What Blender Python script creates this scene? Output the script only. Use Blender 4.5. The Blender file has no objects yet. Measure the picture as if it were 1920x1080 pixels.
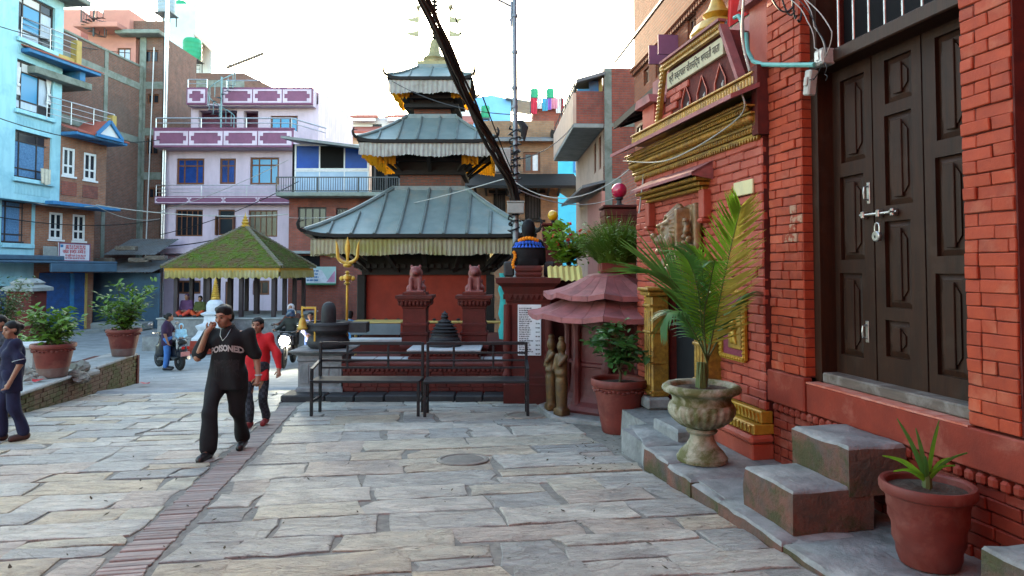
import bpy, bmesh, math, random
import numpy as np
from mathutils import Vector, Matrix
from math import sin, cos, pi, radians, atan2, hypot, sqrt
R = random.Random(7)
S = bpy.context.scene
COL = S.collection
# -- camera, sky, sun, exposure
PITCH = radians(2.2); FP = 1280.0; PCY = 505 - FP * math.tan(PITCH); EYE = 1.6
cam = bpy.data.objects.new('camera', bpy.data.cameras.new('camera'))
COL.objects.link(cam)
cam.location = (0, 0, EYE)
cam.rotation_euler = (radians(90) + PITCH, 0, 0)
cam.data.sensor_width = 36; cam.data.lens = 24
cam.data.shift_y = -(540 - PCY) / 1920
cam.data.clip_start = 0.05; cam.data.clip_end = 3000
S.camera = cam
SUN_EL = radians(12.5); SUN_AZ = radians(-10)         # low behind the houses, back left
world = bpy.data.worlds.new('World'); S.world = world
world.use_nodes = True
nt = world.node_tree; nt.nodes.clear()
sky = nt.nodes.new('ShaderNodeTexSky'); sky.sky_type = 'NISHITA'; sky.sun_disc = False
sky.sun_elevation = SUN_EL; sky.sun_rotation = SUN_AZ
sky.air_density = 1.0; sky.dust_density = 2.5; sky.ozone_density = 1.0; sky.altitude = 1300
bg = nt.nodes.new('ShaderNodeBackground'); bg.inputs[1].default_value = 0.15
wo = nt.nodes.new('ShaderNodeOutputWorld')
nt.links.new(sky.outputs[0], bg.inputs[0]); nt.links.new(bg.outputs[0], wo.inputs[0])
sl = bpy.data.lights.new('sun', 'SUN'); sl.energy = 2.0; sl.angle = radians(0.6); sl.color = (1, .86, .7)
sun = bpy.data.objects.new('sun', sl); COL.objects.link(sun)
_sd = Vector((sin(SUN_AZ) * cos(SUN_EL), cos(SUN_AZ) * cos(SUN_EL), sin(SUN_EL)))
sun.rotation_euler = _sd.to_track_quat('Z', 'Y').to_euler()
S.view_settings.view_transform = 'Standard'; S.view_settings.look = 'None'
S.view_settings.exposure = 3.45; S.view_settings.gamma = 1.0
S.view_settings.use_curve_mapping = False
try:
 S.view_settings.use_white_balance = True; S.view_settings.white_balance_temperature = 7600; S.view_settings.white_balance_tint = 1
except Exception: pass
try:
 S.cycles.max_bounces = 6; S.cycles.diffuse_bounces = 1; S.cycles.use_denoising = True
except Exception: pass
# -- picture geometry -> world
def ray(px, py):
 u = (px - 960) / FP; v = (PCY - py) / FP
 yw = cos(PITCH) - v * sin(PITCH)
 return u / yw, (sin(PITCH) + v * cos(PITCH)) / yw
def gz(y):
 return -0.064 * y if y < 20 else -1.28
def at(px, py, Y):
 a, b = ray(px, py); return Vector((a * Y, Y, EYE + b * Y))
def gnd(px, py):
 a, b = ray(px, py)
 t = EYE / (-b - 0.064)
 if t > 20 or t < 0: t = (EYE + 1.28) / -b
 return Vector((a * t, t, gz(t)))
class Fac:
 """a vertical plane: x along it to the right as seen, y into it, z up (world height minus base)"""
 def __init__(s, X, Y, dx, dy, z0=0.0):
  s.O = Vector((X, Y, z0)); n = hypot(dx, dy)
  s.xa = Vector((dx / n, dy / n, 0)); s.ya = Vector((-s.xa.y, s.xa.x, 0))
  s.rz = atan2(s.xa.y, s.xa.x)
 def p(s, px, py, off=0.0):
  a, b = ray(px, py); d = Vector((a, 1, b)); C = Vector((0, 0, EYE))
  t = (off + (s.O - C).dot(s.ya)) / d.dot(s.ya)
  P = C + d * t
  return (P - s.O).dot(s.xa), P.z - s.O.z
 def rect(s, x0, y0, x1, y1, off=0.0):
  xm, ym = (x0 + x1) / 2, (y0 + y1) / 2
  a = s.p(x0, ym, off)[0]; b = s.p(x1, ym, off)[0]
  return a, b, s.p(xm, y1, off)[1], s.p(xm, y0, off)[1]
 def w(s, x, y, z):
  return s.O + s.xa * x + s.ya * y + Vector((0, 0, z))
# -- objects
def tagit(o, label=None, cat=None, group=None, kind=None):
 if label: o['label'] = label
 if cat: o['category'] = cat
 if group: o['group'] = group
 if kind: o['kind'] = kind
 return o
def thing(name, label, cat, loc=(0, 0, 0), rz=0.0, group=None, kind=None):
 o = bpy.data.objects.new(name, None); COL.objects.link(o)
 o.empty_display_size = .2
 o.location = loc; o.rotation_euler = (0, 0, rz)
 return tagit(o, label, cat, group, kind)
def link(name, me, parent=None, loc=None, rz=None):
 o = bpy.data.objects.new(name, me); COL.objects.link(o)
 if parent: o.parent = parent
 if loc is not None: o.location = loc
 if rz is not None: o.rotation_euler = (0, 0, rz)
 return o
KIDS = {}
def copy_tree(o, loc=None, rz=None, label=None, scale=None):
 def rec(a, p):
  c = a.copy(); COL.objects.link(c)
  if p: c.parent = p
  for ch in a.children: rec(ch, c)
  return c
 bpy.context.view_layer.update()
 c = rec(o, None)
 if loc is not None: c.location = loc
 if rz is not None: c.rotation_euler = (0, 0, rz)
 if scale is not None: c.scale = (scale,) * 3
 if label: c['label'] = label
 return c
def mkmesh(name, v, f, mats, smooth=False, fm=None, angle=40):
 me = bpy.data.meshes.new(name)
 me.from_pydata([tuple(x) for x in v], [], f)
 for m in (mats if isinstance(mats, (list, tuple)) else [mats]): me.materials.append(m)
 if fm: me.polygons.foreach_set('material_index', fm)
 if smooth:
  me.polygons.foreach_set('use_smooth', [True] * len(me.polygons))
  if angle and angle < 180: me.set_sharp_from_angle(angle=radians(angle))
 me.update()
 return me
class MB:
 def __init__(s): s.v = []; s.f = []; s.m = []; s.mi = 0
 def add(s, vs, fs):
  n = len(s.v); s.v += [Vector(x) for x in vs]
  for q in fs: s.f.append([i + n for i in q]); s.m.append(s.mi)
  return s
 def box(s, x0, x1, y0, y1, z0, z1):
  if x0 > x1: x0, x1 = x1, x0
  if y0 > y1: y0, y1 = y1, y0
  if z0 > z1: z0, z1 = z1, z0
  return s.add([(x0, y0, z0), (x1, y0, z0), (x1, y1, z0), (x0, y1, z0), (x0, y0, z1), (x1, y0, z1), (x1, y1, z1), (x0, y1, z1)],
      [(3, 2, 1, 0), (4, 5, 6, 7), (0, 1, 5, 4), (1, 2, 6, 5), (2, 3, 7, 6), (3, 0, 4, 7)])
 def bev(s, x0, x1, y0, y1, z0, z1, b=.006):
  if x0 > x1: x0, x1 = x1, x0
  if y0 > y1: y0, y1 = y1, y0
  if z0 > z1: z0, z1 = z1, z0
  b = min(b, (x1 - x0) * .45, (y1 - y0) * .45, (z1 - z0) * .45)
  xs = (x0, x1); ys = (y0, y1); zs = (z0, z1); ix = {}; vs = []
  for a in (0, 1):
   for c in (0, 1):
    for d in (0, 1):
     sx = b if a == 0 else -b; sy = b if c == 0 else -b; sz = b if d == 0 else -b
     for ax in range(3):
      p = [xs[a] + sx, ys[c] + sy, zs[d] + sz]; p[ax] = (xs[a], ys[c], zs[d])[ax]
      ix[(a, c, d, ax)] = len(vs); vs.append(p)
  fs = []
  def face(keys):
   fs.append([ix[k] for k in keys])
  for ax in range(3):
   o = [i for i in range(3) if i != ax]
   for sgn in (0, 1):
    ks = []
    for (p, q) in ((0, 0), (1, 0), (1, 1), (0, 1)):
     k = [0, 0, 0]; k[ax] = sgn; k[o[0]] = p; k[o[1]] = q; ks.append((k[0], k[1], k[2], ax))
    face(ks)
  for ax in range(3):
   o = [i for i in range(3) if i != ax]
   for p in (0, 1):
    for q in (0, 1):
     k0 = [0, 0, 0]; k0[o[0]] = p; k0[o[1]] = q; k1 = list(k0); k1[ax] = 1
     face([(*k0, o[0]), (*k1, o[0]), (*k1, o[1]), (*k0, o[1])])
  for a in (0, 1):
   for c in (0, 1):
    for d in (0, 1): face([(a, c, d, 0), (a, c, d, 1), (a, c, d, 2)])
  ctr = Vector(((x0 + x1) / 2, (y0 + y1) / 2, (z0 + z1) / 2)); V = [Vector(p) for p in vs]
  for q in fs:
   n = (V[q[1]] - V[q[0]]).cross(V[q[2]] - V[q[0]]); c = sum((V[i] for i in q), Vector()) / len(q)
   if n.dot(c - ctr) < 0: q.reverse()
  return s.add(vs, fs)
 def xf(s, M, fn):
  """run fn(sub MB) and add it transformed by M"""
  t = MB(); t.mi = s.mi; fn(t); n = len(s.v); s.v += [M @ p for p in t.v]
  s.f += [[i + n for i in q] for q in t.f]; s.m += t.m
  return s
 def frame(s, p0, p1):
  d = (Vector(p1) - Vector(p0)); L = d.length or 1e-6; d = d / L
  a = Vector((0, 0, 1)) if abs(d.z) < .9 else Vector((1, 0, 0))
  u = d.cross(a).normalized(); return d, u, u.cross(d)
 def bar(s, p0, p1, w, h=None):
  """rectangular bar"""
  h = h or w; d, u, w2 = s.frame(p0, p1); p0 = Vector(p0); p1 = Vector(p1)
  c = [u * (a * w / 2) + w2 * (b * h / 2) for a, b in ((-1, -1), (1, -1), (1, 1), (-1, 1))]
  return s.add([p0 + x for x in c] + [p1 + x for x in c], [(0, 1, 2, 3), (7, 6, 5, 4), (0, 4, 5, 1), (1, 5, 6, 2), (2, 6, 7, 3), (3, 7, 4, 0)])
 def tube(s, pts, r, n=6, caps=True):
  pts = [Vector(p) for p in pts]; rs = r if isinstance(r, (list, tuple)) else [r] * len(pts)
  u = None; vs = []; fs = []
  for i, p in enumerate(pts):
   d = (pts[min(i + 1, len(pts) - 1)] - pts[max(i - 1, 0)])
   if d.length < 1e-9: d = Vector((0, 0, 1))
   d.normalize()
   if u is None: u = s.frame(Vector(), d)[1]
   u = (u - d * u.dot(d)); u = u.normalized() if u.length > 1e-6 else s.frame(Vector(), d)[1]
   w = d.cross(u)
   for k in range(n):
    a = 2 * pi * k / n; vs.append(p + (u * cos(a) + w * sin(a)) * rs[i])
  for i in range(len(pts) - 1):
   for k in range(n):
    k2 = (k + 1) % n; fs.append((i * n + k, i * n + k2, (i + 1) * n + k2, (i + 1) * n + k))
  if caps: fs.append(tuple(range(n - 1, -1, -1))); m = (len(pts) - 1) * n; fs.append(tuple(range(m, m + n)))
  return s.add(vs, fs)
 def cyl(s, p0, p1, r0, r1=None, n=12): return s.tube([p0, p1], [r0, r0 if r1 is None else r1], n)
 def lathe(s, prof, n=24, c=(0, 0, 0), a0=0.0, sx=1.0, sy=1.0, flute=0, fl=0.0, frange=None):
  """prof: (r, z) bottom to top; n = 4 with a0 = pi/4 makes square tiers (r is then the half width)"""
  k4 = sqrt(2) if n == 4 else 1.0
  vs = []; fs = []; m = len(prof)
  for r, z in prof:
   for k in range(n):
    a = a0 + 2 * pi * k / n; rr = r * k4
    if flute and (frange is None or frange[0] <= z <= frange[1]): rr *= 1 + fl * abs(sin(a * flute / 2)) - fl / 2
    vs.append((c[0] + rr * cos(a) * sx, c[1] + rr * sin(a) * sy, c[2] + z))
  for i in range(m - 1):
   for k in range(n):
    k2 = (k + 1) % n; fs.append((i * n + k, i * n + k2, (i + 1) * n + k2, (i + 1) * n + k))
  fs.append(tuple(range(n - 1, -1, -1))); fs.append(tuple(range((m - 1) * n, m * n)))
  return s.add(vs, fs)
 def tier(s, prof, c=(0, 0, 0)): return s.lathe(prof, 4, c, pi / 4)
 def ball(s, c, r, n=10, m=7):
  rx, ry, rz = (r, r, r) if not isinstance(r, (tuple, list)) else r
  vs = []; fs = []
  for i in range(1, m):
   t = pi * i / m
   for k in range(n):
    a = 2 * pi * k / n; vs.append((c[0] + rx * sin(t) * cos(a), c[1] + ry * sin(t) * sin(a), c[2] - rz * cos(t)))
  b = len(vs); vs += [(c[0], c[1], c[2] - rz), (c[0], c[1], c[2] + rz)]
  for i in range(m - 2):
   for k in range(n):
    k2 = (k + 1) % n; fs.append((i * n + k, i * n + k2, (i + 1) * n + k2, (i + 1) * n + k))
  for k in range(n):
   k2 = (k + 1) % n; fs.append((b, k2, k)); fs.append((b + 1, (m - 2) * n + k, (m - 2) * n + k2))
  return s.add(vs, fs)
 def prism(s, poly, y0, y1):
  """poly: (x, z) counter-clockwise seen from -y; extruded from y0 (front) to y1 (back)"""
  n = len(poly)
  vs = [(x, y0, z) for x, z in poly] + [(x, y1, z) for x, z in poly]
  fs = [tuple(range(n)), tuple(range(2 * n - 1, n - 1, -1))] + [((i + 1) % n, i, i + n, (i + 1) % n + n) for i in range(n)]
  return s.add(vs, fs)
 def slab(s, pts, t):
  """polygon of 3-D points (ccw from above) with thickness t straight down"""
  n = len(pts); P = [Vector(p) for p in pts]
  return s.add(P + [p - Vector((0, 0, t)) for p in P], [tuple(range(n)), tuple(range(2 * n - 1, n - 1, -1))] + [(i, i + n, (i + 1) % n + n, (i + 1) % n) for i in range(n)])
 def holes(s, x0, x1, z0, z1, hs, y=0.0, depth=.15):
  """a front face with rectangular openings and their reveals"""
  hs = [(max(a, x0), min(b, x1), max(c, z0), min(d, z1)) for a, b, c, d in hs]
  xs = sorted(set([x0, x1] + [h[0] for h in hs] + [h[1] for h in hs])); zs = sorted(set([z0, z1] + [h[2] for h in hs] + [h[3] for h in hs]))
  for i in range(len(xs) - 1):
   for j in range(len(zs) - 1):
    cx = (xs[i] + xs[i + 1]) / 2; cz = (zs[j] + zs[j + 1]) / 2
    if any(h[0] < cx < h[1] and h[2] < cz < h[3] for h in hs): continue
    s.add([(xs[i], y, zs[j]), (xs[i + 1], y, zs[j]), (xs[i + 1], y, zs[j + 1]), (xs[i], y, zs[j + 1])], [(0, 1, 2, 3)])
  for a, b, c, d in hs:
   e = y + depth
   s.add([(a, y, c), (b, y, c), (b, y, d), (a, y, d), (a, e, c), (b, e, c), (b, e, d), (a, e, d)],
     [(0, 4, 5, 1), (1, 5, 6, 2), (2, 6, 7, 3), (3, 7, 4, 0)])
  return s
 def build(s, name, mats, parent=None, smooth=False, kind=None, loc=None, rz=None, angle=40):
  me = mkmesh(name, s.v, s.f, mats, smooth, s.m if isinstance(mats, (list, tuple)) else None, angle)
  o = link(name, me, parent, loc, rz)
  if kind: o['kind'] = kind
  return o
# -- materials
def _n(t, typ, **kw):
 n = t.nodes.new(typ)
 for k, v in kw.items(): setattr(n, k, v)
 return n
def _coord(t, rand=True):
 tc = _n(t, 'ShaderNodeTexCoord')
 if not rand: return tc.outputs['Object'], None
 oi = _n(t, 'ShaderNodeObjectInfo')
 ml = _n(t, 'ShaderNodeVectorMath', operation='SCALE'); ml.inputs[0].default_value = (37, 91, 53)
 t.links.new(oi.outputs['Random'], ml.inputs['Scale'])
 ad = _n(t, 'ShaderNodeVectorMath', operation='ADD'); t.links.new(tc.outputs['Object'], ad.inputs[0]); t.links.new(ml.outputs[0], ad.inputs[1])
 return ad.outputs[0], oi.outputs['Random']
def _noise(t, co, scale, detail=5, rough=.6, dist=0.0, stretch=None):
 if stretch:
  mp = _n(t, 'ShaderNodeMapping'); mp.inputs['Scale'].default_value = stretch; t.links.new(co, mp.inputs[0]); co = mp.outputs[0]
 n = _n(t, 'ShaderNodeTexNoise'); n.inputs['Scale'].default_value = scale; n.inputs['Detail'].default_value = detail
 n.inputs['Roughness'].default_value = rough; n.inputs['Distortion'].default_value = dist
 t.links.new(co, n.inputs['Vector']); return n.outputs['Fac']
def _ramp(t, fac, a, b, c0=(0, 0, 0, 1), c1=(1, 1, 1, 1)):
 r = _n(t, 'ShaderNodeValToRGB'); e = r.color_ramp.elements
 e[0].position = a; e[1].position = b; e[0].color = c0; e[1].color = c1
 t.links.new(fac, r.inputs[0]); return r.outputs[0]
def _mix(t, fac, a, b, mode='MIX'):
 m = _n(t, 'ShaderNodeMix', data_type='RGBA', blend_type=mode)
 if isinstance(fac, (int, float)): m.inputs[0].default_value = fac
 else: t.links.new(fac, m.inputs[0])
 for i, x in ((6, a), (7, b)):
  if isinstance(x, (tuple, list)): m.inputs[i].default_value = (*x[:3], 1)
  else: t.links.new(x, m.inputs[i])
 return m.outputs[2]
def c4(c): return (*c[:3], 1)
def _newmat(name):
 m = bpy.data.materials.new(name); m.use_nodes = True; t = m.node_tree; t.nodes.clear()
 b = _n(t, 'ShaderNodeBsdfPrincipled'); o = _n(t, 'ShaderNodeOutputMaterial'); t.links.new(b.outputs[0], o.inputs[0])
 return m, t, b
def _bump(t, b, h, strength, dist):
 bp = _n(t, 'ShaderNodeBump'); bp.inputs['Strength'].default_value = strength; bp.inputs['Distance'].default_value = dist
 t.links.new(h, bp.inputs['Height']); t.links.new(bp.outputs[0], b.inputs['Normal'])
def mat(name, col, col2=None, scale=6, rough=.75, bump=.3, bscale=40, bdist=.01, metal=0.0, spec=.3, rand=True, vary=.0, stain=None,
  samt=.6, sscale=1.3, sr=(.5, .66), stretch=None, bstretch=None, trans=0.0, coat=0.0, lo=.35, hi=.65):
 m, t, b = _newmat(name)
 co, rnd = _coord(t, rand)
 if col2 is None: col2 = tuple(x * .7 for x in col)
 c = _ramp(t, _noise(t, co, scale, 6, .65, .2, stretch), lo, hi, c4(col), c4(col2))
 if stain:
  f = _ramp(t, _noise(t, co, sscale, 8, .68, .3), sr[0], sr[1])
  mm = _n(t, 'ShaderNodeMath', operation='MULTIPLY'); mm.inputs[1].default_value = samt; t.links.new(f, mm.inputs[0])
  c = _mix(t, mm.outputs[0], c, stain)
 if vary and rnd:
  hs = _n(t, 'ShaderNodeHueSaturation')
  mr = _n(t, 'ShaderNodeMapRange'); mr.inputs[3].default_value = 1 - vary; mr.inputs[4].default_value = 1 + vary
  t.links.new(rnd, mr.inputs[0]); t.links.new(mr.outputs[0], hs.inputs['Value']); t.links.new(c, hs.inputs['Color']); c = hs.outputs[0]
 t.links.new(c, b.inputs['Base Color'])
 b.inputs['Roughness'].default_value = rough; b.inputs['Metallic'].default_value = metal
 b.inputs['Specular IOR Level'].default_value = spec
 if coat: b.inputs['Coat Weight'].default_value = coat
 if bump: _bump(t, b, _noise(t, co, bscale, 6, .65, .1, bstretch), bump, bdist)
 if trans:
  tr = _n(t, 'ShaderNodeBsdfTranslucent'); t.links.new(c, tr.inputs[0])
  ms = _n(t, 'ShaderNodeMixShader'); ms.inputs[0].default_value = trans
  t.links.new(b.outputs[0], ms.inputs[1]); t.links.new(tr.outputs[0], ms.inputs[2])
  t.links.new(ms.outputs[0], [n for n in t.nodes if n.type == 'OUTPUT_MATERIAL'][0].inputs[0])
 return m
def brickmat(name, c1, c2, mortar, bw=.23, bh=.075, ms=.012, stain=(.06, .05, .045), samt=.7, sscale=.5, sr=(.48, .66), bump=.6):
 """far brickwork: courses follow the local x + y and z of the wall"""
 m, t, b = _newmat(name); tc = _n(t, 'ShaderNodeTexCoord'); sp = _n(t, 'ShaderNodeSeparateXYZ'); t.links.new(tc.outputs['Object'], sp.inputs[0])
 ad = _n(t, 'ShaderNodeMath', operation='ADD'); t.links.new(sp.outputs[0], ad.inputs[0]); t.links.new(sp.outputs[1], ad.inputs[1])
 cb = _n(t, 'ShaderNodeCombineXYZ'); t.links.new(ad.outputs[0], cb.inputs[0]); t.links.new(sp.outputs[2], cb.inputs[1])
 br = _n(t, 'ShaderNodeTexBrick'); t.links.new(cb.outputs[0], br.inputs['Vector'])
 br.inputs['Color1'].default_value = c4(c1); br.inputs['Color2'].default_value = c4(c2); br.inputs['Mortar'].default_value = c4(mortar)
 br.inputs['Scale'].default_value = 1; br.inputs['Brick Width'].default_value = bw; br.inputs['Row Height'].default_value = bh
 br.inputs['Mortar Size'].default_value = ms; br.inputs['Mortar Smooth'].default_value = .3; br.inputs['Bias'].default_value = -.1
 co = tc.outputs['Object']
 f = _ramp(t, _noise(t, co, sscale, 8, .7, .4, (1, 1, .7)), sr[0], sr[1])
 mm = _n(t, 'ShaderNodeMath', operation='MULTIPLY'); mm.inputs[1].default_value = samt; t.links.new(f, mm.inputs[0])
 c = _mix(t, mm.outputs[0], br.outputs['Color'], stain)
 v = _ramp(t, _noise(t, co, 3, 6, .7), .3, .75, (.75, .75, .75, 1), (1.2, 1.2, 1.2, 1))
 c = _mix(t, 1.0, c, v, 'MULTIPLY')
 t.links.new(c, b.inputs['Base Color']); b.inputs['Roughness'].default_value = .9; b.inputs['Specular IOR Level'].default_value = .2
 iv = _n(t, 'ShaderNodeMath', operation='SUBTRACT'); iv.inputs[0].default_value = 1; t.links.new(br.outputs['Fac'], iv.inputs[1])
 _bump(t, b, iv.outputs[0], bump, .012)
 return m
def glassmat(name, col, rough=.16):
 m, t, b = _newmat(name); co, r = _coord(t)
 b.inputs['Base Color'].default_value = c4(col); b.inputs['Roughness'].default_value = rough
 b.inputs['Specular IOR Level'].default_value = .3
 _bump(t, b, _noise(t, co, 1.6, 2), .06, .05)
 return m
# -- implicit bodies (people, statues)
def surface_nets(F, org, h):
 ins = F < 0; nx, ny, nz = F.shape
 acc = np.zeros((nx - 1, ny - 1, nz - 1, 3), np.float32); cnt = np.zeros((nx - 1, ny - 1, nz - 1), np.float32)
 def sl3(a, b, c): return (slice(a, nx - 1 + a), slice(b, ny - 1 + b), slice(c, nz - 1 + c))
 for ax in range(3):
  for u in (0, 1):
   for w in (0, 1):
    o0 = [0, 0, 0]; oo = [i for i in range(3) if i != ax]; o0[oo[0]] = u; o0[oo[1]] = w; o1 = list(o0); o1[ax] = 1
    a = F[sl3(*o0)]; b = F[sl3(*o1)]; cr = (a < 0) != (b < 0)
    t = np.where(cr, a / np.where(cr, a - b, 1), 0)
    for k in range(3):
     acc[..., k] += np.where(cr, (t if k == ax else o0[k]), 0)
    cnt += cr
 mk = cnt > 0; idx = np.full(mk.shape, -1, np.int64); idx[mk] = np.arange(mk.sum())
 ijk = np.argwhere(mk).astype(np.float32)
 V = (ijk + acc[mk] / cnt[mk][:, None]) * h + np.array(org, np.float32)
 faces = []
 for ax in range(3):
  o = [1, 2] if ax == 0 else ([2, 0] if ax == 1 else [0, 1])
  s0 = [slice(0, n - 1) for n in F.shape]; s1 = [slice(0, n - 1) for n in F.shape]
  s1[ax] = slice(1, F.shape[ax])
  for q in o: s0[q] = slice(1, F.shape[q] - 1); s1[q] = slice(1, F.shape[q] - 1)
  a = ins[tuple(s0)]; b = ins[tuple(s1)]
  for sg, sel in ((0, a & ~b), (1, ~a & b)):
   e = np.argwhere(sel)
   if len(e) == 0: continue
   for q in o: e[:, q] += 1
   def cell(d0, d1):
    c = e.copy(); c[:, o[0]] += d0; c[:, o[1]] += d1; return idx[c[:, 0], c[:, 1], c[:, 2]]
   quad = np.stack([cell(-1, -1), cell(0, -1), cell(0, 0), cell(-1, 0)], 1)
   faces.append(quad if sg == 0 else quad[:, ::-1])
 fq = np.concatenate(faces) if faces else np.zeros((0, 4), int)
 return V, fq
def sdf(prims, res, k=.03, cuts=(), noise=0.0, nscale=8.0, seed=1):
 """prims: ('c', a, b, ra, rb) tapered limb, ('e', centre, radii[, yaw, tilt]) ellipsoid, ('b', centre, half, round); '-e', '-c' carve"""
 lo = np.full(3, 1e9); hi = -lo
 for p in prims:
  if p[0] == 'c':
   for q, r in ((p[1], p[3]), (p[2], p[4])): lo = np.minimum(lo, np.array(q) - r); hi = np.maximum(hi, np.array(q) + r)
  elif p[0] == 'e':
   m = max(p[2]) if len(p) > 3 else np.array(p[2]); lo = np.minimum(lo, np.array(p[1]) - m); hi = np.maximum(hi, np.array(p[1]) + m)
  elif p[0] == 'b': lo = np.minimum(lo, np.array(p[1]) - np.array(p[2])); hi = np.maximum(hi, np.array(p[1]) + np.array(p[2]))
 lo -= 2.5 * res + k * .4 + noise; hi += 2.5 * res + k * .4 + noise
 ax = [np.arange(lo[i], hi[i] + res, res, dtype=np.float32) for i in range(3)]
 X, Y, Z = np.meshgrid(*ax, indexing='ij'); F = np.full(X.shape, 9.0, np.float32)
 for p in prims:
  kk = k
  if p[0] in ('c', '-c'):
   a = np.array(p[1], np.float32); b = np.array(p[2], np.float32); d = b - a; L2 = float(d @ d) + 1e-9
   t = np.clip(((X - a[0]) * d[0] + (Y - a[1]) * d[1] + (Z - a[2]) * d[2]) / L2, 0, 1)
   f = np.sqrt((X - a[0] - t * d[0]) ** 2 + (Y - a[1] - t * d[1]) ** 2 + (Z - a[2] - t * d[2]) ** 2) - (p[3] + (p[4] - p[3]) * t)
  elif p[0] in ('e', '-e'):
   c = p[1]; r = p[2]; x = X - c[0]; y = Y - c[1]; z = Z - c[2]
   if len(p) > 3:
    ca, sa = cos(p[3]), sin(p[3]); x, y = x * ca + y * sa, -x * sa + y * ca
    if len(p) > 4: ca, sa = cos(p[4]), sin(p[4]); x, z = x * ca + z * sa, -x * sa + z * ca
   q = np.sqrt((x / r[0]) ** 2 + (y / r[1]) ** 2 + (z / r[2]) ** 2); g = np.sqrt((x / r[0] ** 2) ** 2 + (y / r[1] ** 2) ** 2 + (z / r[2] ** 2) ** 2)
   f = q * (q - 1) / np.maximum(g, 1e-6)
  else:
   c, hf, rd = p[1], p[2], p[3]
   dx = np.abs(X - c[0]) - hf[0] + rd; dy = np.abs(Y - c[1]) - hf[1] + rd; dz = np.abs(Z - c[2]) - hf[2] + rd
   f = np.sqrt(np.maximum(dx, 0) ** 2 + np.maximum(dy, 0) ** 2 + np.maximum(dz, 0) ** 2) + np.minimum(np.maximum(np.maximum(dx, dy), dz), 0) - rd
  if p[0][0] == '-':
   kk = k * .4; hh = np.clip(.5 - .5 * (F + f) / kk, 0, 1); F = F * (1 - hh) - f * hh + kk * hh * (1 - hh)
  else:
   hh = np.clip(.5 + .5 * (F - f) / kk, 0, 1); F = F * (1 - hh) + f * hh - kk * hh * (1 - hh)
 if noise:
  rr = random.Random(seed)
  for _ in range(5):
   a = [rr.uniform(-1, 1) * nscale for _ in range(3)]; a[2] *= .6
   F = F + noise * .45 * np.sin(X * a[0] + Y * a[1] + Z * a[2] + rr.uniform(0, 6))
 for pt, n in cuts:
  n = np.array(n, float); n /= np.linalg.norm(n)
  F = np.maximum(F, (X - pt[0]) * n[0] + (Y - pt[1]) * n[1] + (Z - pt[2]) * n[2])
 F[0] = F[-1] = 1; F[:, 0] = F[:, -1] = 1; F[:, :, 0] = F[:, :, -1] = 1
 return surface_nets(F.astype(np.float32), lo, res)
def sdf_mesh(name, m, prims, res, extra=None, **kw):
 V, Q = sdf(prims, res, **kw)
 v = V.tolist(); f = Q.tolist()
 if extra:
  n = len(v); v += [tuple(x) for x in extra.v]; f += [[i + n for i in q] for q in extra.f]
 return mkmesh(name, v, f, m, True, None, 180)
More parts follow.
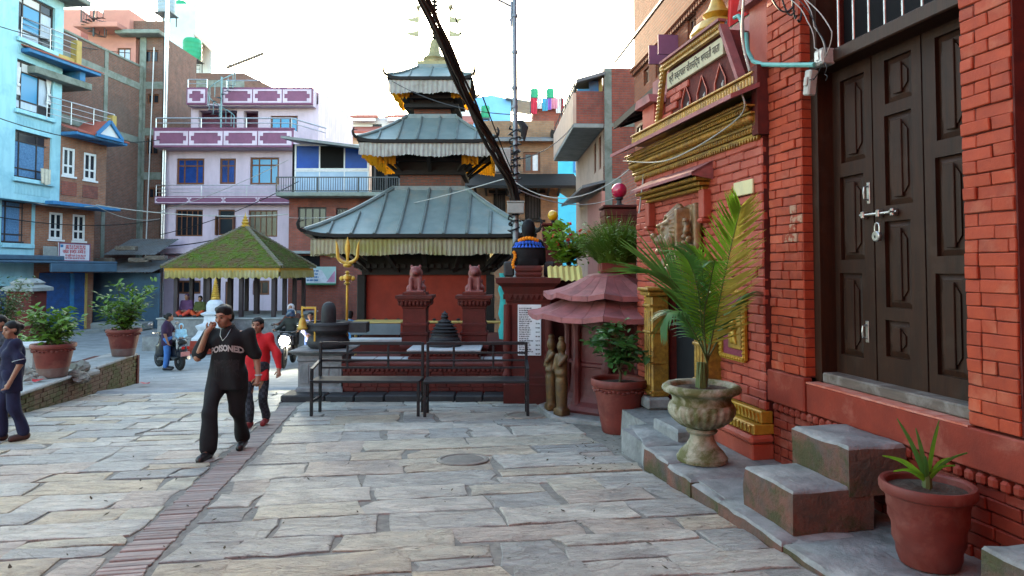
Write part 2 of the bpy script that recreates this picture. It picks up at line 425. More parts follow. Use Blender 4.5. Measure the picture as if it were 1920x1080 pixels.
# -- materials used in many places
def darker(c, k): return tuple(x * k for x in c)
RED = (.40, .065, .04)
m_mortar = mat('joint_sand', (.22, .205, .175), (.12, .115, .10), 14, .95, .6, 90, .01)
m_asphalt = mat('worn_road', (.30, .31, .31), (.21, .215, .22), 2.5, .9, .5, 60, .01, stain=(.12, .12, .12), samt=.35)
def stonemat(name, grey, bd, dirt):
 m, t, b = _newmat(name); co, rnd = _coord(t)
 r = _n(t, 'ShaderNodeValToRGB'); r.color_ramp.interpolation = 'CONSTANT'; e = r.color_ramp.elements
 cols = [(.42, .41, .38), (.29, .305, .305), (.44, .395, .30), (.34, .34, .325), (.43, .355, .25), (.26, .275, .28), (.43, .41, .37), (.40, .33, .28), (.32, .325, .315), (.47, .445, .39)]
 cols = [tuple((v * (1 - grey) + sum(c) / 3 * grey) * k for v, k in zip(c, ((1.02, 1.0, .955) if grey < .3 else (1.13, 1.10, 1.04)))) for c in cols]
 e[0].color = c4(cols[0]); e[0].position = 0; e[1].color = c4(cols[1]); e[1].position = .1
 for i, c in enumerate(cols[2:]): q = e.new(.2 + i * .1); q.color = c4(c)
 t.links.new(rnd, r.inputs[0])
 lay = _noise(t, co, 3.0, 9, .72, .6, (1.0, 2.0, 1.0))
 v = _ramp(t, lay, .32, .72, (.62, .62, .63, 1), (1.22, 1.2, 1.16, 1))
 c = _mix(t, 1.0, r.outputs[0], v, 'MULTIPLY')
 st = _ramp(t, _noise(t, co, 1.6, 8, .7, .5), .5, .68)
 sm = _n(t, 'ShaderNodeMath', operation='MULTIPLY'); sm.inputs[1].default_value = dirt; t.links.new(st, sm.inputs[0])
 c = _mix(t, sm.outputs[0], c, (.20, .19, .175))
 ck = _n(t, 'ShaderNodeValToRGB'); ce = ck.color_ramp.elements; ce[0].position = .484; ce[0].color = (1, 1, 1, 1); ce[1].position = .516; ce[1].color = (1, 1, 1, 1); q = ce.new(.5); q.color = (.66, .65, .64, 1)
 t.links.new(_noise(t, co, 1.5, 9, .62, 1.2, (1.0, 2.6, 1.0)), ck.inputs[0]); c = _mix(t, 1.0, c, ck.outputs[0], 'MULTIPLY')
 sp_ = _ramp(t, _noise(t, co, 45, 4, .7), .3, .42, (.62, .61, .6, 1), (1.06, 1.06, 1.05, 1)); c = _mix(t, 1.0, c, sp_, 'MULTIPLY')
 oc = _ramp(t, _noise(t, co, 2.3, 5, .6, .2), .6, .72)
 om = _n(t, 'ShaderNodeMath', operation='MULTIPLY'); om.inputs[1].default_value = .35; t.links.new(oc, om.inputs[0])
 c = _mix(t, om.outputs[0], c, (.36, .25, .15))
 t.links.new(c, b.inputs['Base Color']); b.inputs['Roughness'].default_value = .55; b.inputs['Specular IOR Level'].default_value = .45
 h1 = _noise(t, co, 6, 12, .74, 1.2, (1.0, 1.8, 1)); h2 = _ramp(t, _noise(t, co, 2.2, 8, .6, .8, (1, 1.8, 1)), .47, .53); hm = _n(t, 'ShaderNodeMath', operation='MULTIPLY_ADD'); t.links.new(h2, hm.inputs[0]); hm.inputs[1].default_value = .3; t.links.new(h1, hm.inputs[2]); _bump(t, b, hm.outputs[0], 1.0, bd)
 return m
m_stone = stonemat('lane_stone', .18, .034, .6); m_stone2 = stonemat('plaza_stone', .38, .062, .7)
m_stripbrick = mat('strip_brick', (.28, .225, .195), (.22, .18, .16), 9, .9, .5, 60, .008, vary=.22, stain=(.25, .235, .22), samt=.75, sscale=2.2)
# -- ground
g = MB(); ys = [-30, 0, 5, 10, 14, 17, 20, 40, 120, 900]
for i in range(len(ys) - 1):
 a, b_ = ys[i], ys[i + 1]; w = 900
 g.add([(-w, a, gz(a) - .034), (w, a, gz(a) - .034), (w, b_, gz(b_) - .034), (-w, b_, gz(b_) - .034)], [(0, 1, 2, 3)])
g.build('ground', m_asphalt, kind='structure')
ET = Vector((-.1843, .9829)); ES = Vector((.9829, .1843))     # along / across the lane
def st(s, t): p = ES * s + ET * t; return p.x, p.y
def sheet(name, m, s0, s1, t0, t1, dz):
 mb = MB(); n = 24
 for i in range(n):
  a = t0 + (t1 - t0) * i / n; b_ = t0 + (t1 - t0) * (i + 1) / n; q = []
  for s, t in ((s0, a), (s1, a), (s1, b_), (s0, b_)): x, y = st(s, t); q.append((x, y, gz(y) + dz))
  mb.add(q, [(0, 1, 2, 3)])
 return mb.build(name, m, kind='structure')
road = sheet('road', m_mortar, -6.05, -1.44, 1.0, 15.2, -.013)
plaza = sheet('plaza', m_mortar, -1.44, 5.0, 1.0, 13.0, -.012)
RS = random.Random(21)
def paver(parent, s0, s1, t0, t1, lift, rough=.022):
 """one slab: uneven outline, chipped rim, slightly tilted top"""
 cs = [(s0, t0), (s1, t0), (s1, t1), (s0, t1)]
 j = lambda k: RS.uniform(-k, k)
 cs = [(a + j(.045), b_ + j(.03)) for a, b_ in cs]
 out = []
 for i in range(4):
  a, b_ = cs[i], cs[(i + 1) % 4]; L = hypot(b_[0] - a[0], b_[1] - a[1]); n = max(2, int(L / .16)); w = 0
  for k in range(n):
   f = k / n; w = w * .5 + j(rough)
   e = 0 if k else j(.006)
   nx, ny = (b_[1] - a[1]) / L, -(b_[0] - a[0]) / L
   out.append((a[0] + (b_[0] - a[0]) * f + nx * (w if k else e), a[1] + (b_[1] - a[1]) * f + ny * (w if k else e)))
 if RS.random() < .35:   # a broken corner
  k = RS.randrange(len(out)); a = out[k]; c0 = ((s0 + s1) / 2, (t0 + t1) / 2); f = RS.uniform(.1, .22); out[k] = (a[0] + (c0[0] - a[0]) * f, a[1] + (c0[1] - a[1]) * f)
 cx, cy = sum(p[0] for p in out) / len(out), sum(p[1] for p in out) / len(out)
 ox, oy = st(cx, cy); oz = gz(oy); tx, ty = j(.008), j(.008)
 def P(s, t, dz):
  x, y = st(s, t); return (x - ox, y - oy, gz(y) - oz + dz + lift + tx * (s - cx) + ty * (t - cy))
 n = len(out); v = [];
 for (k, dz) in ((1.0, -.05), (1.0, -.005)):
  v += [P(cx + (a - cx) * k, cy + (b_ - cy) * k, dz) for a, b_ in out]
 for ins, dz in ((.009, -.0005), (.075, .0)):
  for a, b_ in out:
   d = hypot(a - cx, b_ - cy) or 1; k = max(.3, 1 - ins / d); v.append(P(cx + (a - cx) * k, cy + (b_ - cy) * k, dz + j(.0035)))
 v.append(P(cx, cy, j(.005)))
 f = []
 for r_ in range(3):
  for i in range(n): i2 = (i + 1) % n; f.append((r_ * n + i, r_ * n + i2, (r_ + 1) * n + i2, (r_ + 1) * n + i))
 for i in range(n): f.append((3 * n + i, 3 * n + (i + 1) % n, 4 * n))
 o = link('paving_stone', mkmesh('paving_stone', v, f, m_stone2 if parent is plaza else m_stone, True, None, 28), parent, (ox, oy, oz))
 return o
def lay(parent, s0, s1, t0, t1, hs, ws, skip=None, big=None):
 t = t0
 while t < t1:
  h = RS.uniform(*hs); s = s0 - RS.uniform(0, .5) if s0 < -2 else s0
  if s0 < -2: s = s0
  first = True
  while s < s1 - .08:
   w = RS.uniform(*ws)
   if first: w *= RS.uniform(.45, 1); first = False
   e = min(s + w, s1)
   if s1 - e < .25: e = s1
   x, y = st((s + e) / 2, t + h / 2)
   if not (skip and skip((s + e) / 2, t + h / 2)) and y > .9 and abs(x / y) < 1.0:
    gap = RS.uniform(.003, .018)
    if RS.random() < .16 and h > .4:
     q = t + h * RS.uniform(.4, .6); paver(parent, s + gap, e - gap, t + gap, q - .01, RS.uniform(-.006, .006)); paver(parent, s + gap, e - gap, q + .01, t + h - gap, RS.uniform(-.006, .006))
    else: paver(parent, s + gap, e - gap, t + gap, t + h - gap, RS.uniform(-.006, .005))
   s = e
  t += h
lay(road, -6.0, -1.78, 2.2, 14.6, (.34, .66), (.5, 1.15))
def in_plinth(s, t): return t > 4.9 and s > 2.72
lay(plaza, -1.40, 2.66, 2.0, 6.4, (.34, .60), (.45, 1.15)); lay(plaza, -1.40, 2.66, 6.4, 12.9, (.30, .80), (.5, 1.6))
strip = sheet('brick_strip', m_mortar, -1.765, -1.43, 1.5, 12.6, -.016)
t = 2.9; k = 0; bm_ = MB(); bm_.bev(-.145, .145, -.026, .026, -.05, .0, .005); bme = mkmesh('brick', bm_.v, bm_.f, m_stripbrick)
sb = MB()
while t < 12.4:
 x, y = st(-1.597 + RS.uniform(-.01, .01), t)
 if t < 12.4 and k < 160:
  o = link('brick', bme, strip, (x, y, gz(y) + RS.uniform(-.006, .004))); o.rotation_euler = (-.064, 0, atan2(ES.y, ES.x) + RS.uniform(-.03, .03)); k += 1
 t += .0615
hb = MB()
for i in range(20):
 a = -6 + 4.3 * i / 20; b_ = -6 + 4.3 * (i + 1) / 20
 q = []
 for s, t, dz in ((a, 14.9, -.02), (b_, 14.9, -.02), (b_, 15.15, .035), (a, 15.15, .035)): x, y = st(s, t + .12 * sin(s * 1.7)); q.append((x, y, gz(y) + dz))
 hb.add(q, [(0, 1, 2, 3)])
 q2 = []
 for s, t, dz in ((a, 15.15, .035), (b_, 15.15, .035), (b_, 16.2, -.02), (a, 16.2, -.02)): x, y = st(s, t + .12 * sin(s * 1.7)); q2.append((x, y, gz(y) + dz))
 hb.add(q2, [(0, 1, 2, 3)])
hb.build('road_hump', m_asphalt, kind='structure')
# -- the red temple front on the right
W = Fac(1.89, 10.08, .1843, -.9829)
PZ = -.237                                        # top of the stone platform
m_red = mat('red_painted_brick', (.33, .045, .014), (.235, .030, .011), 5, .72, .5, 45, .008, spec=.35, vary=.14, stain=(.42, .16, .09), samt=.45, sscale=2.6, sr=(.55, .72))
m_pinkred = mat('rose_painted_brick', (.34, .056, .030), (.26, .04, .021), 4, .6, .35, 30, .010, spec=.4, vary=.09, stain=(.36, .10, .07), samt=.5, sscale=2.5)
m_peel = mat('peeled_brick', (.34, .20, .13), (.26, .04, .018), 9, .8, .5, 30, .012, lo=.46, hi=.54)
m_redmortar = mat('red_joint', (.10, .015, .010), (.06, .010, .008), 12, .85, .5, 60, .008)
m_plaster = mat('red_plaster', (.21, .025, .011), (.145, .018, .009), 3, .7, .45, 35, .008, stain=(.30, .10, .07), samt=.7, sscale=2.2, sr=(.53, .7))
m_worn = mat('worn_red_edge', (.48, .22, .17), (.42, .10, .06), 9, .8, .4, 40, .008)
m_pinkroof = mat('rose_cement', (.29, .10, .10), (.21, .07, .07), 5, .7, .5, 24, .012, stain=(.12, .055, .055), samt=.6, sscale=2.5)
m_gold = mat('gilt_paint', (.38, .215, .036), (.19, .10, .018), 14, .45, .5, 60, .006, metal=.35, spec=.5, stain=(.14, .08, .03), samt=.7, sscale=5)
m_brightgold = mat('bright_gilt', (.46, .27, .035), (.33, .18, .02), 14, .4, .35, 60, .005, metal=.3, spec=.5)
m_door = mat('dark_door_wood', (.032, .011, .005), (.017, .007, .004), 3, .55, .35, 30, .004, spec=.18, stain=(.055, .036, .026), samt=.4, sscale=3, stretch=(6, 6, .7), bstretch=(4, 4, .25), sr=(.55, .75))
m_dark = mat('interior_shade_black', (.006, .006, .007), None, 3, .95, 0)  # near-black colour standing in for the shade inside openings
m_wood = mat('weathered_wood', (.13, .10, .08), (.075, .06, .05), 4, .75, .5, 30, .006, stretch=(.6, 5, 5), stain=(.24, .22, .2), samt=.6, sscale=4)
m_stepstone = mat('step_stone', (.26, .26, .25), (.15, .153, .15), 4, .7, .9, 22, .016, stain=(.075, .078, .07), samt=.7, sscale=2.2)
m_stepred = mat('red_washed_stone', (.15, .062, .042), (.06, .052, .042), 3.2, .85, 1.0, 22, .022, stain=(.042, .046, .014), samt=.8, sscale=2.2, sr=(.5, .6))
m_steel = mat('worn_steel', (.45, .44, .42), (.30, .29, .28), 20, .35, .2, 60, .002, metal=.9)
m_teal = mat('teal_pipe_paint', (.10, .32, .29), (.07, .24, .22), 8, .5, .1)
m_black = mat('black_cable', (.012, .012, .013), None, 8, .6, 0)
m_grey = mat('grey_plastic', (.35, .34, .31), (.24, .23, .21), 12, .6, .2)
_bc = {}
def brick_mesh(w, h, d, m, b, wob, var):
 k = (round(w, 2), round(h, 3), m.name, var)
 if k not in _bc:
  q = MB(); q.bev(0, k[0], 0, d, 0, h, b); rr = random.Random(hash((k[0], var)) & 0xffff)
  sk = [rr.uniform(-wob, wob) for _ in range(8)]
  for p in q.v:
   a = p.x / max(k[0], .01); c = p.z / h
   p.z += (sk[0] * (1 - a) + sk[1] * a) * .8; p.x += (sk[2] * (1 - c) + sk[3] * c) * .6; p.y += sk[4] * a + sk[5] * c + sk[6]
  _bc[k] = mkmesh('brick', q.v, q.f, m)
 return _bc[k]
def courses(x0, x1, z0, z1, hgt, L, inside=None, seed=3, half=True):
 rr = random.Random(seed); out = []; z = z0; row = 0
 while z < z1 - .03:
  h = min(hgt, z1 - z); x = x0; first = row % 2
  while x < x1 - .01:
   w = L * rr.uniform(.94, 1.06)
   if first: w *= .5; first = 0
   elif half and rr.random() < .16: w *= .5
   e = x + w
   if x1 - e < .05: e = x1
   e = min(e, x1)
   if inside is None or inside((x + e) / 2, z + h / 2, x, e, z, z + h): out.append((x, e, z, z + h))
   x = e
  z += h; row += 1
 return out
def lay_bricks(parent, lst, m, y, d, gap, b, wob, limit=300, name='brick', peel=None):
 rest = MB()
 for i, (x0, x1, z0, z1) in enumerate(lst):
  w, h = x1 - x0 - gap, z1 - z0 - gap
  me = brick_mesh(w, h, d, m_peel if peel and peel(x0, z0) and R.random() < .3 else m, b, wob, R.randrange(5))
  if i < limit: link(name, me, parent, (x0 + gap / 2, y + R.uniform(-.004, .003), z0 + gap / 2))
  else:
   M = Matrix.Translation((x0 + gap / 2, y + R.uniform(-.004, .003), z0 + gap / 2)); n = len(rest.v)
   rest.v += [M @ v.co for v in me.vertices]; rest.f += [[j + n for j in p.vertices] for p in me.polygons]; rest.m += [0] * len(me.polygons)
 if rest.v:
  o = rest.build('brick_courses', m, parent, kind='stuff')
# -- the door building: two brick piers, door of carved leaves, sill and plinth
DB = thing('door_building', 'red painted brick building with tall dark carved wooden double door', 'building', W.O, W.rz)
DX0, DX1 = 3.99, 5.73
SZ = .60
mb = MB()
mb.box(3.44, DX0, .014, .30, .63, 4.6); mb.box(DX1, 6.11, .014, .30, .60, 4.6); mb.box(6.11, 6.9, .30, .6, -.3, 4.6)
mb.box(3.44, 3.99, .30, .5, .0, 4.6); mb.box(5.73, 6.11, .30, .5, .0, 4.6)
mb.build('wall', m_redmortar, DB)
mb = MB(); mb.box(6.115, 6.9, .24, .298, SZ, 4.6); mb.build('recess_panel', m_door, DB)  # dark panel closing the recess beyond the right pier
lst = courses(3.45, DX0, .635, 4.55, .0865, .225, seed=5); lay_bricks(DB, lst, m_red, 0, .1, .008, .006, .006, peel=lambda x, z: 3.6 < x < 3.9 and 1.55 < z < 2.2)
lst = courses(DX1, 6.10, .605, 4.0, .0845, .225, seed=9); lay_bricks(DB, lst, m_red, 0, .1, .005, .005, .004, peel=lambda x, z: x > 5.85 and .68 < z < 1.0)
lst = courses(.0, .25, .635, 4.3, .0865, .235, seed=15)
mb = MB()
for x0, x1, z0, z1 in lst: mb.bev(DX0 - .02, DX0 + .004, x0 + .004, x1 - .004, z0 + .004, z1 - .004, .004)
mb.build('reveal_bricks', m_red, DB, kind='stuff')
mb = MB(); mb.bev(3.44, 4.03, -.045, .05, .33, .632, .012); mb.build('plinth', m_plaster, DB)
mb = MB(); mb.bev(4.032, 6.9, -.02, .3, .33, SZ - .012, .01); mb.build('sill_wall', m_plaster, DB)
mb = MB()
xs = [4.032 + i * .09 for i in range(20)] + [5.73]
for a, b_ in zip(xs[:-1], xs[1:]):
 d = R.uniform(.0, .03); mb.box(a, b_, -.024 + d * .25, .26, SZ - .014, SZ + .002 - d * .2)
mb.build('sill_edge', m_worn, DB)
mb = MB(); mb.box(3.44, 6.9, .03, .3, PZ - .3, .335); mb.build('base_wall', m_redmortar, DB)
for i in range(33):
 x = 3.5 + i * .088
 q = MB(); q.bev(0, .07, -.03, .05, 0, .075, .018)
 if i == 0: dme = mkmesh('dentil', q.v, q.f, m_plaster)
 link('dentil', dme, DB, (x, 0, .245 + R.uniform(-.003, .003)))
lst = [q for q in courses(3.46, 6.6, PZ - .02, .24, .086, .23, seed=31)]
lay_bricks(DB, lst, m_plaster, .012, .1, .008, .006, .006, 120)
mb = MB(); mb.box(DX0 + .006, DX0 + .10, .10, .3, SZ, 4.4); mb.box(DX1 - .02, DX1 + .02, .24, .32, SZ, 4.4); mb.build('door_frame', m_door, DB)
mb = MB(); mb.bev(DX0 + .10, DX1, .10, .30, SZ + .002, SZ + .09, .012); mb.build('threshold', m_wood, DB)
LZ = W.p(1700, 54, .06)[1]
mb = MB(); mb.bev(DX0 + .05, DX1 - .002, .05, .30, LZ, LZ + .115, .01); mb.build('lintel', m_door, DB)
mb = MB(); mb.box(DX0 + .05, DX1, .42, .44, LZ + .1, 4.6); mb.build('transom_dark_sheet', m_dark, DB)  # flat black sheet painted for the dark above the lintel
for px in (1572, 1600, 1629, 1659, 1693, 1730, 1765):
 x = W.p(px, 30, .13)[0]; mb = MB(); mb.cyl((x, .13, LZ + .11), (x, .13, 4.5), .011, None, 8); mb.build('transom_bar', m_steel, DB)
mb = MB(); mb.box(DX0 + .1, DX1 + .02, .335, .36, SZ + .05, LZ + .02); mb.build('door_dark_sheet', m_dark, DB)  # flat black sheet painted for the dark behind the leaves
DY = .25
def leaf(pxs, panels, name='door_leaf'):
 x0 = W.p(pxs[0], 400, DY)[0]; x1 = W.p(pxs[1], 400, DY)[0]; x1 = min(x1, DX1 + .06)
 z0, z1 = SZ + .09, LZ + .03
 rs = []
 for a, b_, c, d in panels:
  r = W.rect(a, c, b_, d, DY); rs.append((max(r[0], x0 + .03), min(r[1], x1 - .03), r[2], r[3]))
 mb = MB(); mb.holes(x0, x1, z0, z1, rs, DY, .035); mb.box(x0, x1, DY + .035, DY + .05, z0, z1)
 mb.box(x0, x0 + .004, DY, DY + .04, z0, z1); mb.box(x1 - .004, x1, DY, DY + .04, z0, z1)
 o = mb.build(name, m_door, DB)
 for r in rs:
  p = MB(); ax, bx, az, bz = r; w, h = bx - ax, bz - az; g_ = .018; y = DY + .034
  A = [(ax + .004, y, az + .004), (bx - .004, y, az + .004), (bx - .004, y, bz - .004), (ax + .004, y, bz - .004)]
  i1 = .045; B = [(ax + i1, y - .016, az + i1), (bx - i1, y - .016, az + i1), (bx - i1, y - .016, bz - i1), (ax + i1, y - .016, bz - i1)]
  p.add(A + B, [(0, 1, 5, 4), (1, 2, 6, 5), (2, 3, 7, 6), (3, 0, 4, 7), (4, 5, 6, 7)])
  cx = (ax + bx) / 2; hw = w * .5 - i1; zz0, zz1 = az + i1, bz - i1; n = min(.05, h * .12)
  p.prism([(cx - hw * .95, zz0 + 2 * n), (cx - hw * .55, zz0 + n), (cx + hw * .55, zz0 + n), (cx + hw * .95, zz0 + 2 * n), (cx + hw * .95, zz1 - 2 * n), (cx + hw * .55, zz1 - n), (cx - hw * .55, zz1 - n), (cx - hw * .95, zz1 - 2 * n)], y - .030, y - .014)
  p.bev(cx - hw * .45, cx + hw * .45, y - .044, y - .028, zz0 + n * .3, zz1 - n * .3, .004)
  p.build('panel', m_door, o)
 return o
L1 = leaf((1563, 1638), [(1576, 1621, 143, 302), (1576, 1620, 328, 487), (1576, 1618, 512, 667)])
L2 = leaf((1640, 1733), [(1658, 1709, 103, 188), (1659, 1710, 210, 383), (1660, 1709, 413, 578), (1661, 1706, 602, 672)])
L3 = leaf((1735, 1830), [(1754, 1812, 58, 258), (1755, 1812, 290, 480), (1756, 1812, 513, 707)])
x0, z0 = W.p(1622, 404, DY); x1, _ = W.p(1688, 400, DY)
mb = MB(); mb.cyl((x0 - .02, DY - .03, z0), (x1, DY - .03, z0), .012, None, 10)
for x in (x0 + .02, (x0 + x1) / 2, x1 - .04): mb.bev(x - .018, x + .018, DY - .05, DY, z0 - .03, z0 + .03, .006)
mb.cyl((x1 - .02, DY - .03, z0), (x1 - .02, DY - .085, z0), .008, None, 8)
mb.build('door_bolt', m_steel, DB)
for px, py in ((1629, 362), (1627, 622)):
 x, z = W.p(px, py, DY); mb = MB(); mb.bev(x - .018, x + .018, DY - .008, DY, z - .09, z + .09, .004)
 mb.tube([(x, DY, z - .06), (x, DY - .045, z - .045), (x, DY - .05, z), (x, DY - .045, z + .045), (x, DY, z + .06)], .008, 8); mb.build('door_handle', m_steel, DB)
x, z = W.p(1647, 443, DY - .05)
pl = thing('padlock', 'steel padlock hanging from the bolt of the dark door', 'padlock', W.w(x, DY - .06, z), W.rz)
mb = MB(); mb.lathe([(.0, -.022), (.036, -.022), (.043, -.016), (.043, .016), (.036, .022), (.0, .022)], 20); mb.v = [Vector((p.x, p.z, p.y)) for p in mb.v]; mb.f = [q[::-1] for q in mb.f]
mb.build('lock_body', m_steel, pl, True)
mb = MB(); mb.tube([(-.026, 0, .03), (-.026, 0, .08), (-.018, 0, .1), (0, 0, .108), (.018, 0, .1), (.026, 0, .08), (.026, 0, .03)], .007, 8); mb.build('shackle', m_steel, pl, True)
mb = MB(); mb.bev(-.006, .006, -.026, -.02, -.016, .006, .002); mb.build('keyhole', m_dark, pl)
mb = MB(); mb.box(2.6, 4.6, .5, 2.5, 4.62, 4.75); mb.build('roof_slab', m_pinkroof, DB)
mb = MB(); mb.box(3.7, 6.12, .62, 8, 4.76, 10.5); mb.box(6.13, 22, .02, 8, 4.62, 10.5); mb.box(6.9, 22, .31, 8, -.4, 4.61); mb.build('sky_block_storeys', m_plaster, DB)  # unseen storeys and wall added to cut skylight from the right
mb = MB(); mb.box(12.5, 22, -13, .019, -1, 10.4); mb.build('sky_block_wing', m_plaster, DB)  # unseen wing added behind the camera to darken surfaces facing it
# -- the shrine front
SH = thing('shrine', 'rose red brick shrine front with gilded cornices, pediment and lion relief', 'shrine', W.O, W.rz)
SY = -.05; SX1 = 3.42
door = (.98, 2.36, PZ - .2, 1.33)
BZ = 2.93
mb = MB(); mb.holes(-.02, SX1, PZ - .3, 3.30, [door], SY + .014, .5); mb.box(SX1 - .002, SX1, SY + .014, .2, .2, 3.3)
mb.box(-.02, 0, SY + .014, 2.0, PZ - .4, 3.3)
mb.build('wall', m_redmortar, SH)
mb = MB(); mb.box(.985, 2.355, SY + .17, SY + .19, PZ - .2, 1.325); mb.build('doorway_dark_sheet', m_dark, SH)  # black sheet set close behind the opening, in place of interior shade
def ins(cx, cz, a, b_, c, d):
 return not (cx > door[0] - .02 and cx < door[1] + .02 and cz < door[3])
lst = courses(0, SX1, .22, BZ, .093, .33, ins, 12, False)
lst += courses(0, door[0] - .02, PZ, .22, .093, .33, None, 13, False)
lst.sort(key=lambda q: -q[0]); lay_bricks(SH, lst, m_pinkred, SY, .06, .004, .012, .007)
def beadrow(mb, x0, x1, y, z, r, step, sx=1.0):
 n = int((x1 - x0) / step)
 for i in range(n): mb.ball((x0 + (i + .5) * step, y, z), (step * .46 * sx, r, r), 6, 4)
mb = MB(); mb.bev(.0, SX1, SY - .03, .1, 2.93, 2.965, .006); mb.bev(.0, SX1, SY - .07, .1, 3.02, 3.05, .006); beadrow(mb, 0, SX1, SY - .045, 2.992, .03, .055)
for i in range(62): x = i * .055; mb.prism([(x + .004, 2.93), (x + .027, 2.885), (x + .051, 2.93)], SY - .034, SY + .0)
mb.build('leaf_moulding', m_gold, SH)
mb = MB(); mb.box(0, SX1, SY - .07, .1, 3.052, 3.14)
for i in range(49):
 x = .02 + i * .069; mb.ball((x + .034, SY - .075, 3.097), (.036, .07, .047), 8, 6)
mb.build('fluted_torus', m_gold, SH, True)
mb = MB(); mb.bev(0, SX1, SY - .12, .1, 3.142, 3.165, .005); beadrow(mb, 0, SX1, SY - .13, 3.19, .026, .05); mb.bev(0, SX1, SY - .16, .1, 3.212, 3.235, .005); beadrow(mb, 0, SX1, SY - .17, 3.25, .018, .036)
mb.build('bead_moulding', m_gold, SH)
def lean(mb, x0, x1, y0, y1, z0, z1, t):  # sloping slab, low edge at y0
 mb.add([(x0, y0, z0), (x1, y0, z0), (x1, y1, z1), (x0, y1, z1), (x0, y0, z0 - t), (x1, y0, z0 - t), (x1, y1, z1 - t), (x0, y1, z1 - t)],
   [(0, 1, 2, 3), (7, 6, 5, 4), (0, 4, 5, 1), (1, 5, 6, 2), (2, 6, 7, 3), (3, 7, 4, 0)])
mb = MB(); lean(mb, -.12, SX1 + .06, SY - .36, SY - .05, 3.31, 3.44, .045); mb.build('cornice_slab', m_pinkroof, SH)
mb = MB(); mb.bev(-.02, SX1 - .02, SY - .055, .1, 3.42, 3.55, .006)
for i in range(56):
 x = .0 + i * .061; mb.bev(x + .008, x + .05, SY - .075, SY - .05, 3.44, 3.53, .012);
mb.bev(-.02, SX1 - .02, SY - .085, .1, 3.552, 3.575, .006)
mb.build('frieze', m_gold, SH)
mb = MB(); mb.box(SX1 - .06, SX1 + .05, SY - .07, .12, 2.93, 3.62); mb.build('end_post', m_redmortar, SH)
P0, P1, Q0, Q1, PB, PT = .93, 3.06, 1.16, 2.68, 3.577, 4.25
def pedx(z): f = (z - PB) / (PT - PB); return P0 + (Q0 - P0) * f, P1 + (Q1 - P1) * f
ped = MB(); ped.prism([(P0, PB), (P1, PB), (Q1, PT), (Q0, PT)], SY + .03, .25); ped.build('pediment', m_redmortar, SH)
niche = []; m_nich = mat('niche_shade_red', (.035, .006, .005), None, 6, .9, .2)  # dark red replaces the shade that a deeper niche would have
for px, y0, y1 in ((1285, 162, 222), (1315, 143, 206), (1349, 122, 186)):
 x, z0 = W.p(px, y1, SY); z1 = W.p(px, y0, SY)[1]; niche.append((x - .115, x + .115, z0, z1))
def pin(cx, cz, a, b_, c, d):
 l, r = pedx(cz)
 if cx - .1 < l or cx + .1 > r: return False
 return not any(n[0] - .0 < b_ and n[1] + .0 > a and n[2] < d - .02 and n[3] > c + .02 for n in niche)
l2 = courses(P0, P1, PB, 3.95, .093, .33, pin, 41, False); lay_bricks(SH, l2, m_pinkred, SY, .06, .006, .012, .005, 120)
for n in niche:
 a, b_, c, d = n; cx = (a + b_) / 2; mb = MB()
 mb.prism([(a, c), (b_, c), (b_, c + (d - c) * .55), (cx, d), (a, c + (d - c) * .55)], SY + .022, SY + .028); nn = mb.build('niche', m_nich, SH)
 st_ = MB(); out = [(a - .02, c - .02), (b_ + .02, c - .02), (b_ + .02, c + (d - c) * .55), (cx, d + .03), (a - .02, c + (d - c) * .55)]; inn = [(a, c), (b_, c), (b_, c + (d - c) * .55), (cx, d), (a, c + (d - c) * .55)]
 for i in range(5):
  j = (i + 1) % 5; v = [(out[i][0], SY + .004, out[i][1]), (out[j][0], SY + .004, out[j][1]), (inn[j][0], SY + .004, inn[j][1]), (inn[i][0], SY + .004, inn[i][1]), (inn[j][0], SY + .024, inn[j][1]), (inn[i][0], SY + .024, inn[i][1])]
  st_.add(v, [(0, 1, 2, 3), (3, 2, 4, 5)])
 st_.build('niche_surround', m_pinkred, nn)
 fig = sdf_mesh('figure', m_grey, [('e', (0, 0, .10), (.045, .04, .09)), ('e', (0, -.01, .22), (.032, .032, .04)), ('c', (-.05, -.02, .15), (.02, -.05, .1), .016, .012), ('c', (.05, -.02, .15), (-.02, -.05, .1), .016, .012), ('e', (0, 0, .02), (.07, .05, .03)), ('e', (0, 0, .265), (.016, .016, .03))], .014, k=.02)
 q_ = link('niche_figure', fig, nn, (cx + .055, SY + .018, c)); q_.scale = (.55, .5, .7)
mb = MB()
def band(mb, a, b_, w=.075, y=SY - .03):
 mb.bar((a[0], y, a[1]), (b_[0], y, b_[1]), .05, w); L = hypot(b_[0] - a[0], b_[1] - a[1]); n = int(L / .05)
 for i in range(n): f = (i + .5) / n; mb.ball((a[0] + (b_[0] - a[0]) * f, y - .03, a[1] + (b_[1] - a[1]) * f), .024, 6, 4)
band(mb, (P0 - .02, PB), (Q0 - .02, PT)); band(mb, (Q0 - .03, PT + .02), (Q1 + .03, PT + .02), .11)
mb.build('gilt_band', m_gold, SH)
mb = MB(); mb.bar((Q1 + .02, SY - .02, PT + .03), (P1 + .02, SY - .02, PB), .1, .05); mb.bar((Q0 - .06, SY - .04, PT + .085), (Q1 + .05, SY - .04, PT + .085), .1, .03); mb.build('pediment_coping', m_pinkroof, SH)
mb = MB()
for i in range(7): mb.ball((P0 - .09 + i * .02, SY + .02, PB + .12 + i * .1), (.05, .05, .06), 7, 5)
mb.build('gilt_scroll', m_gold, SH)
m_board = mat('cream_board', (.42, .37, .25), (.34, .30, .2), 7, .8, .15)
m_ink = mat('dark_lettering', (.05, .04, .035), None, 5, .8, 0)
a, b_ = pedx(4.07)
bx0, bx1 = a + .07, b_ - .10
mb = MB(); mb.bev(bx0, bx1, SY - .012, SY + .03, 3.97, 4.175, .005); sg = mb.build('inscription_board', m_board, SH)
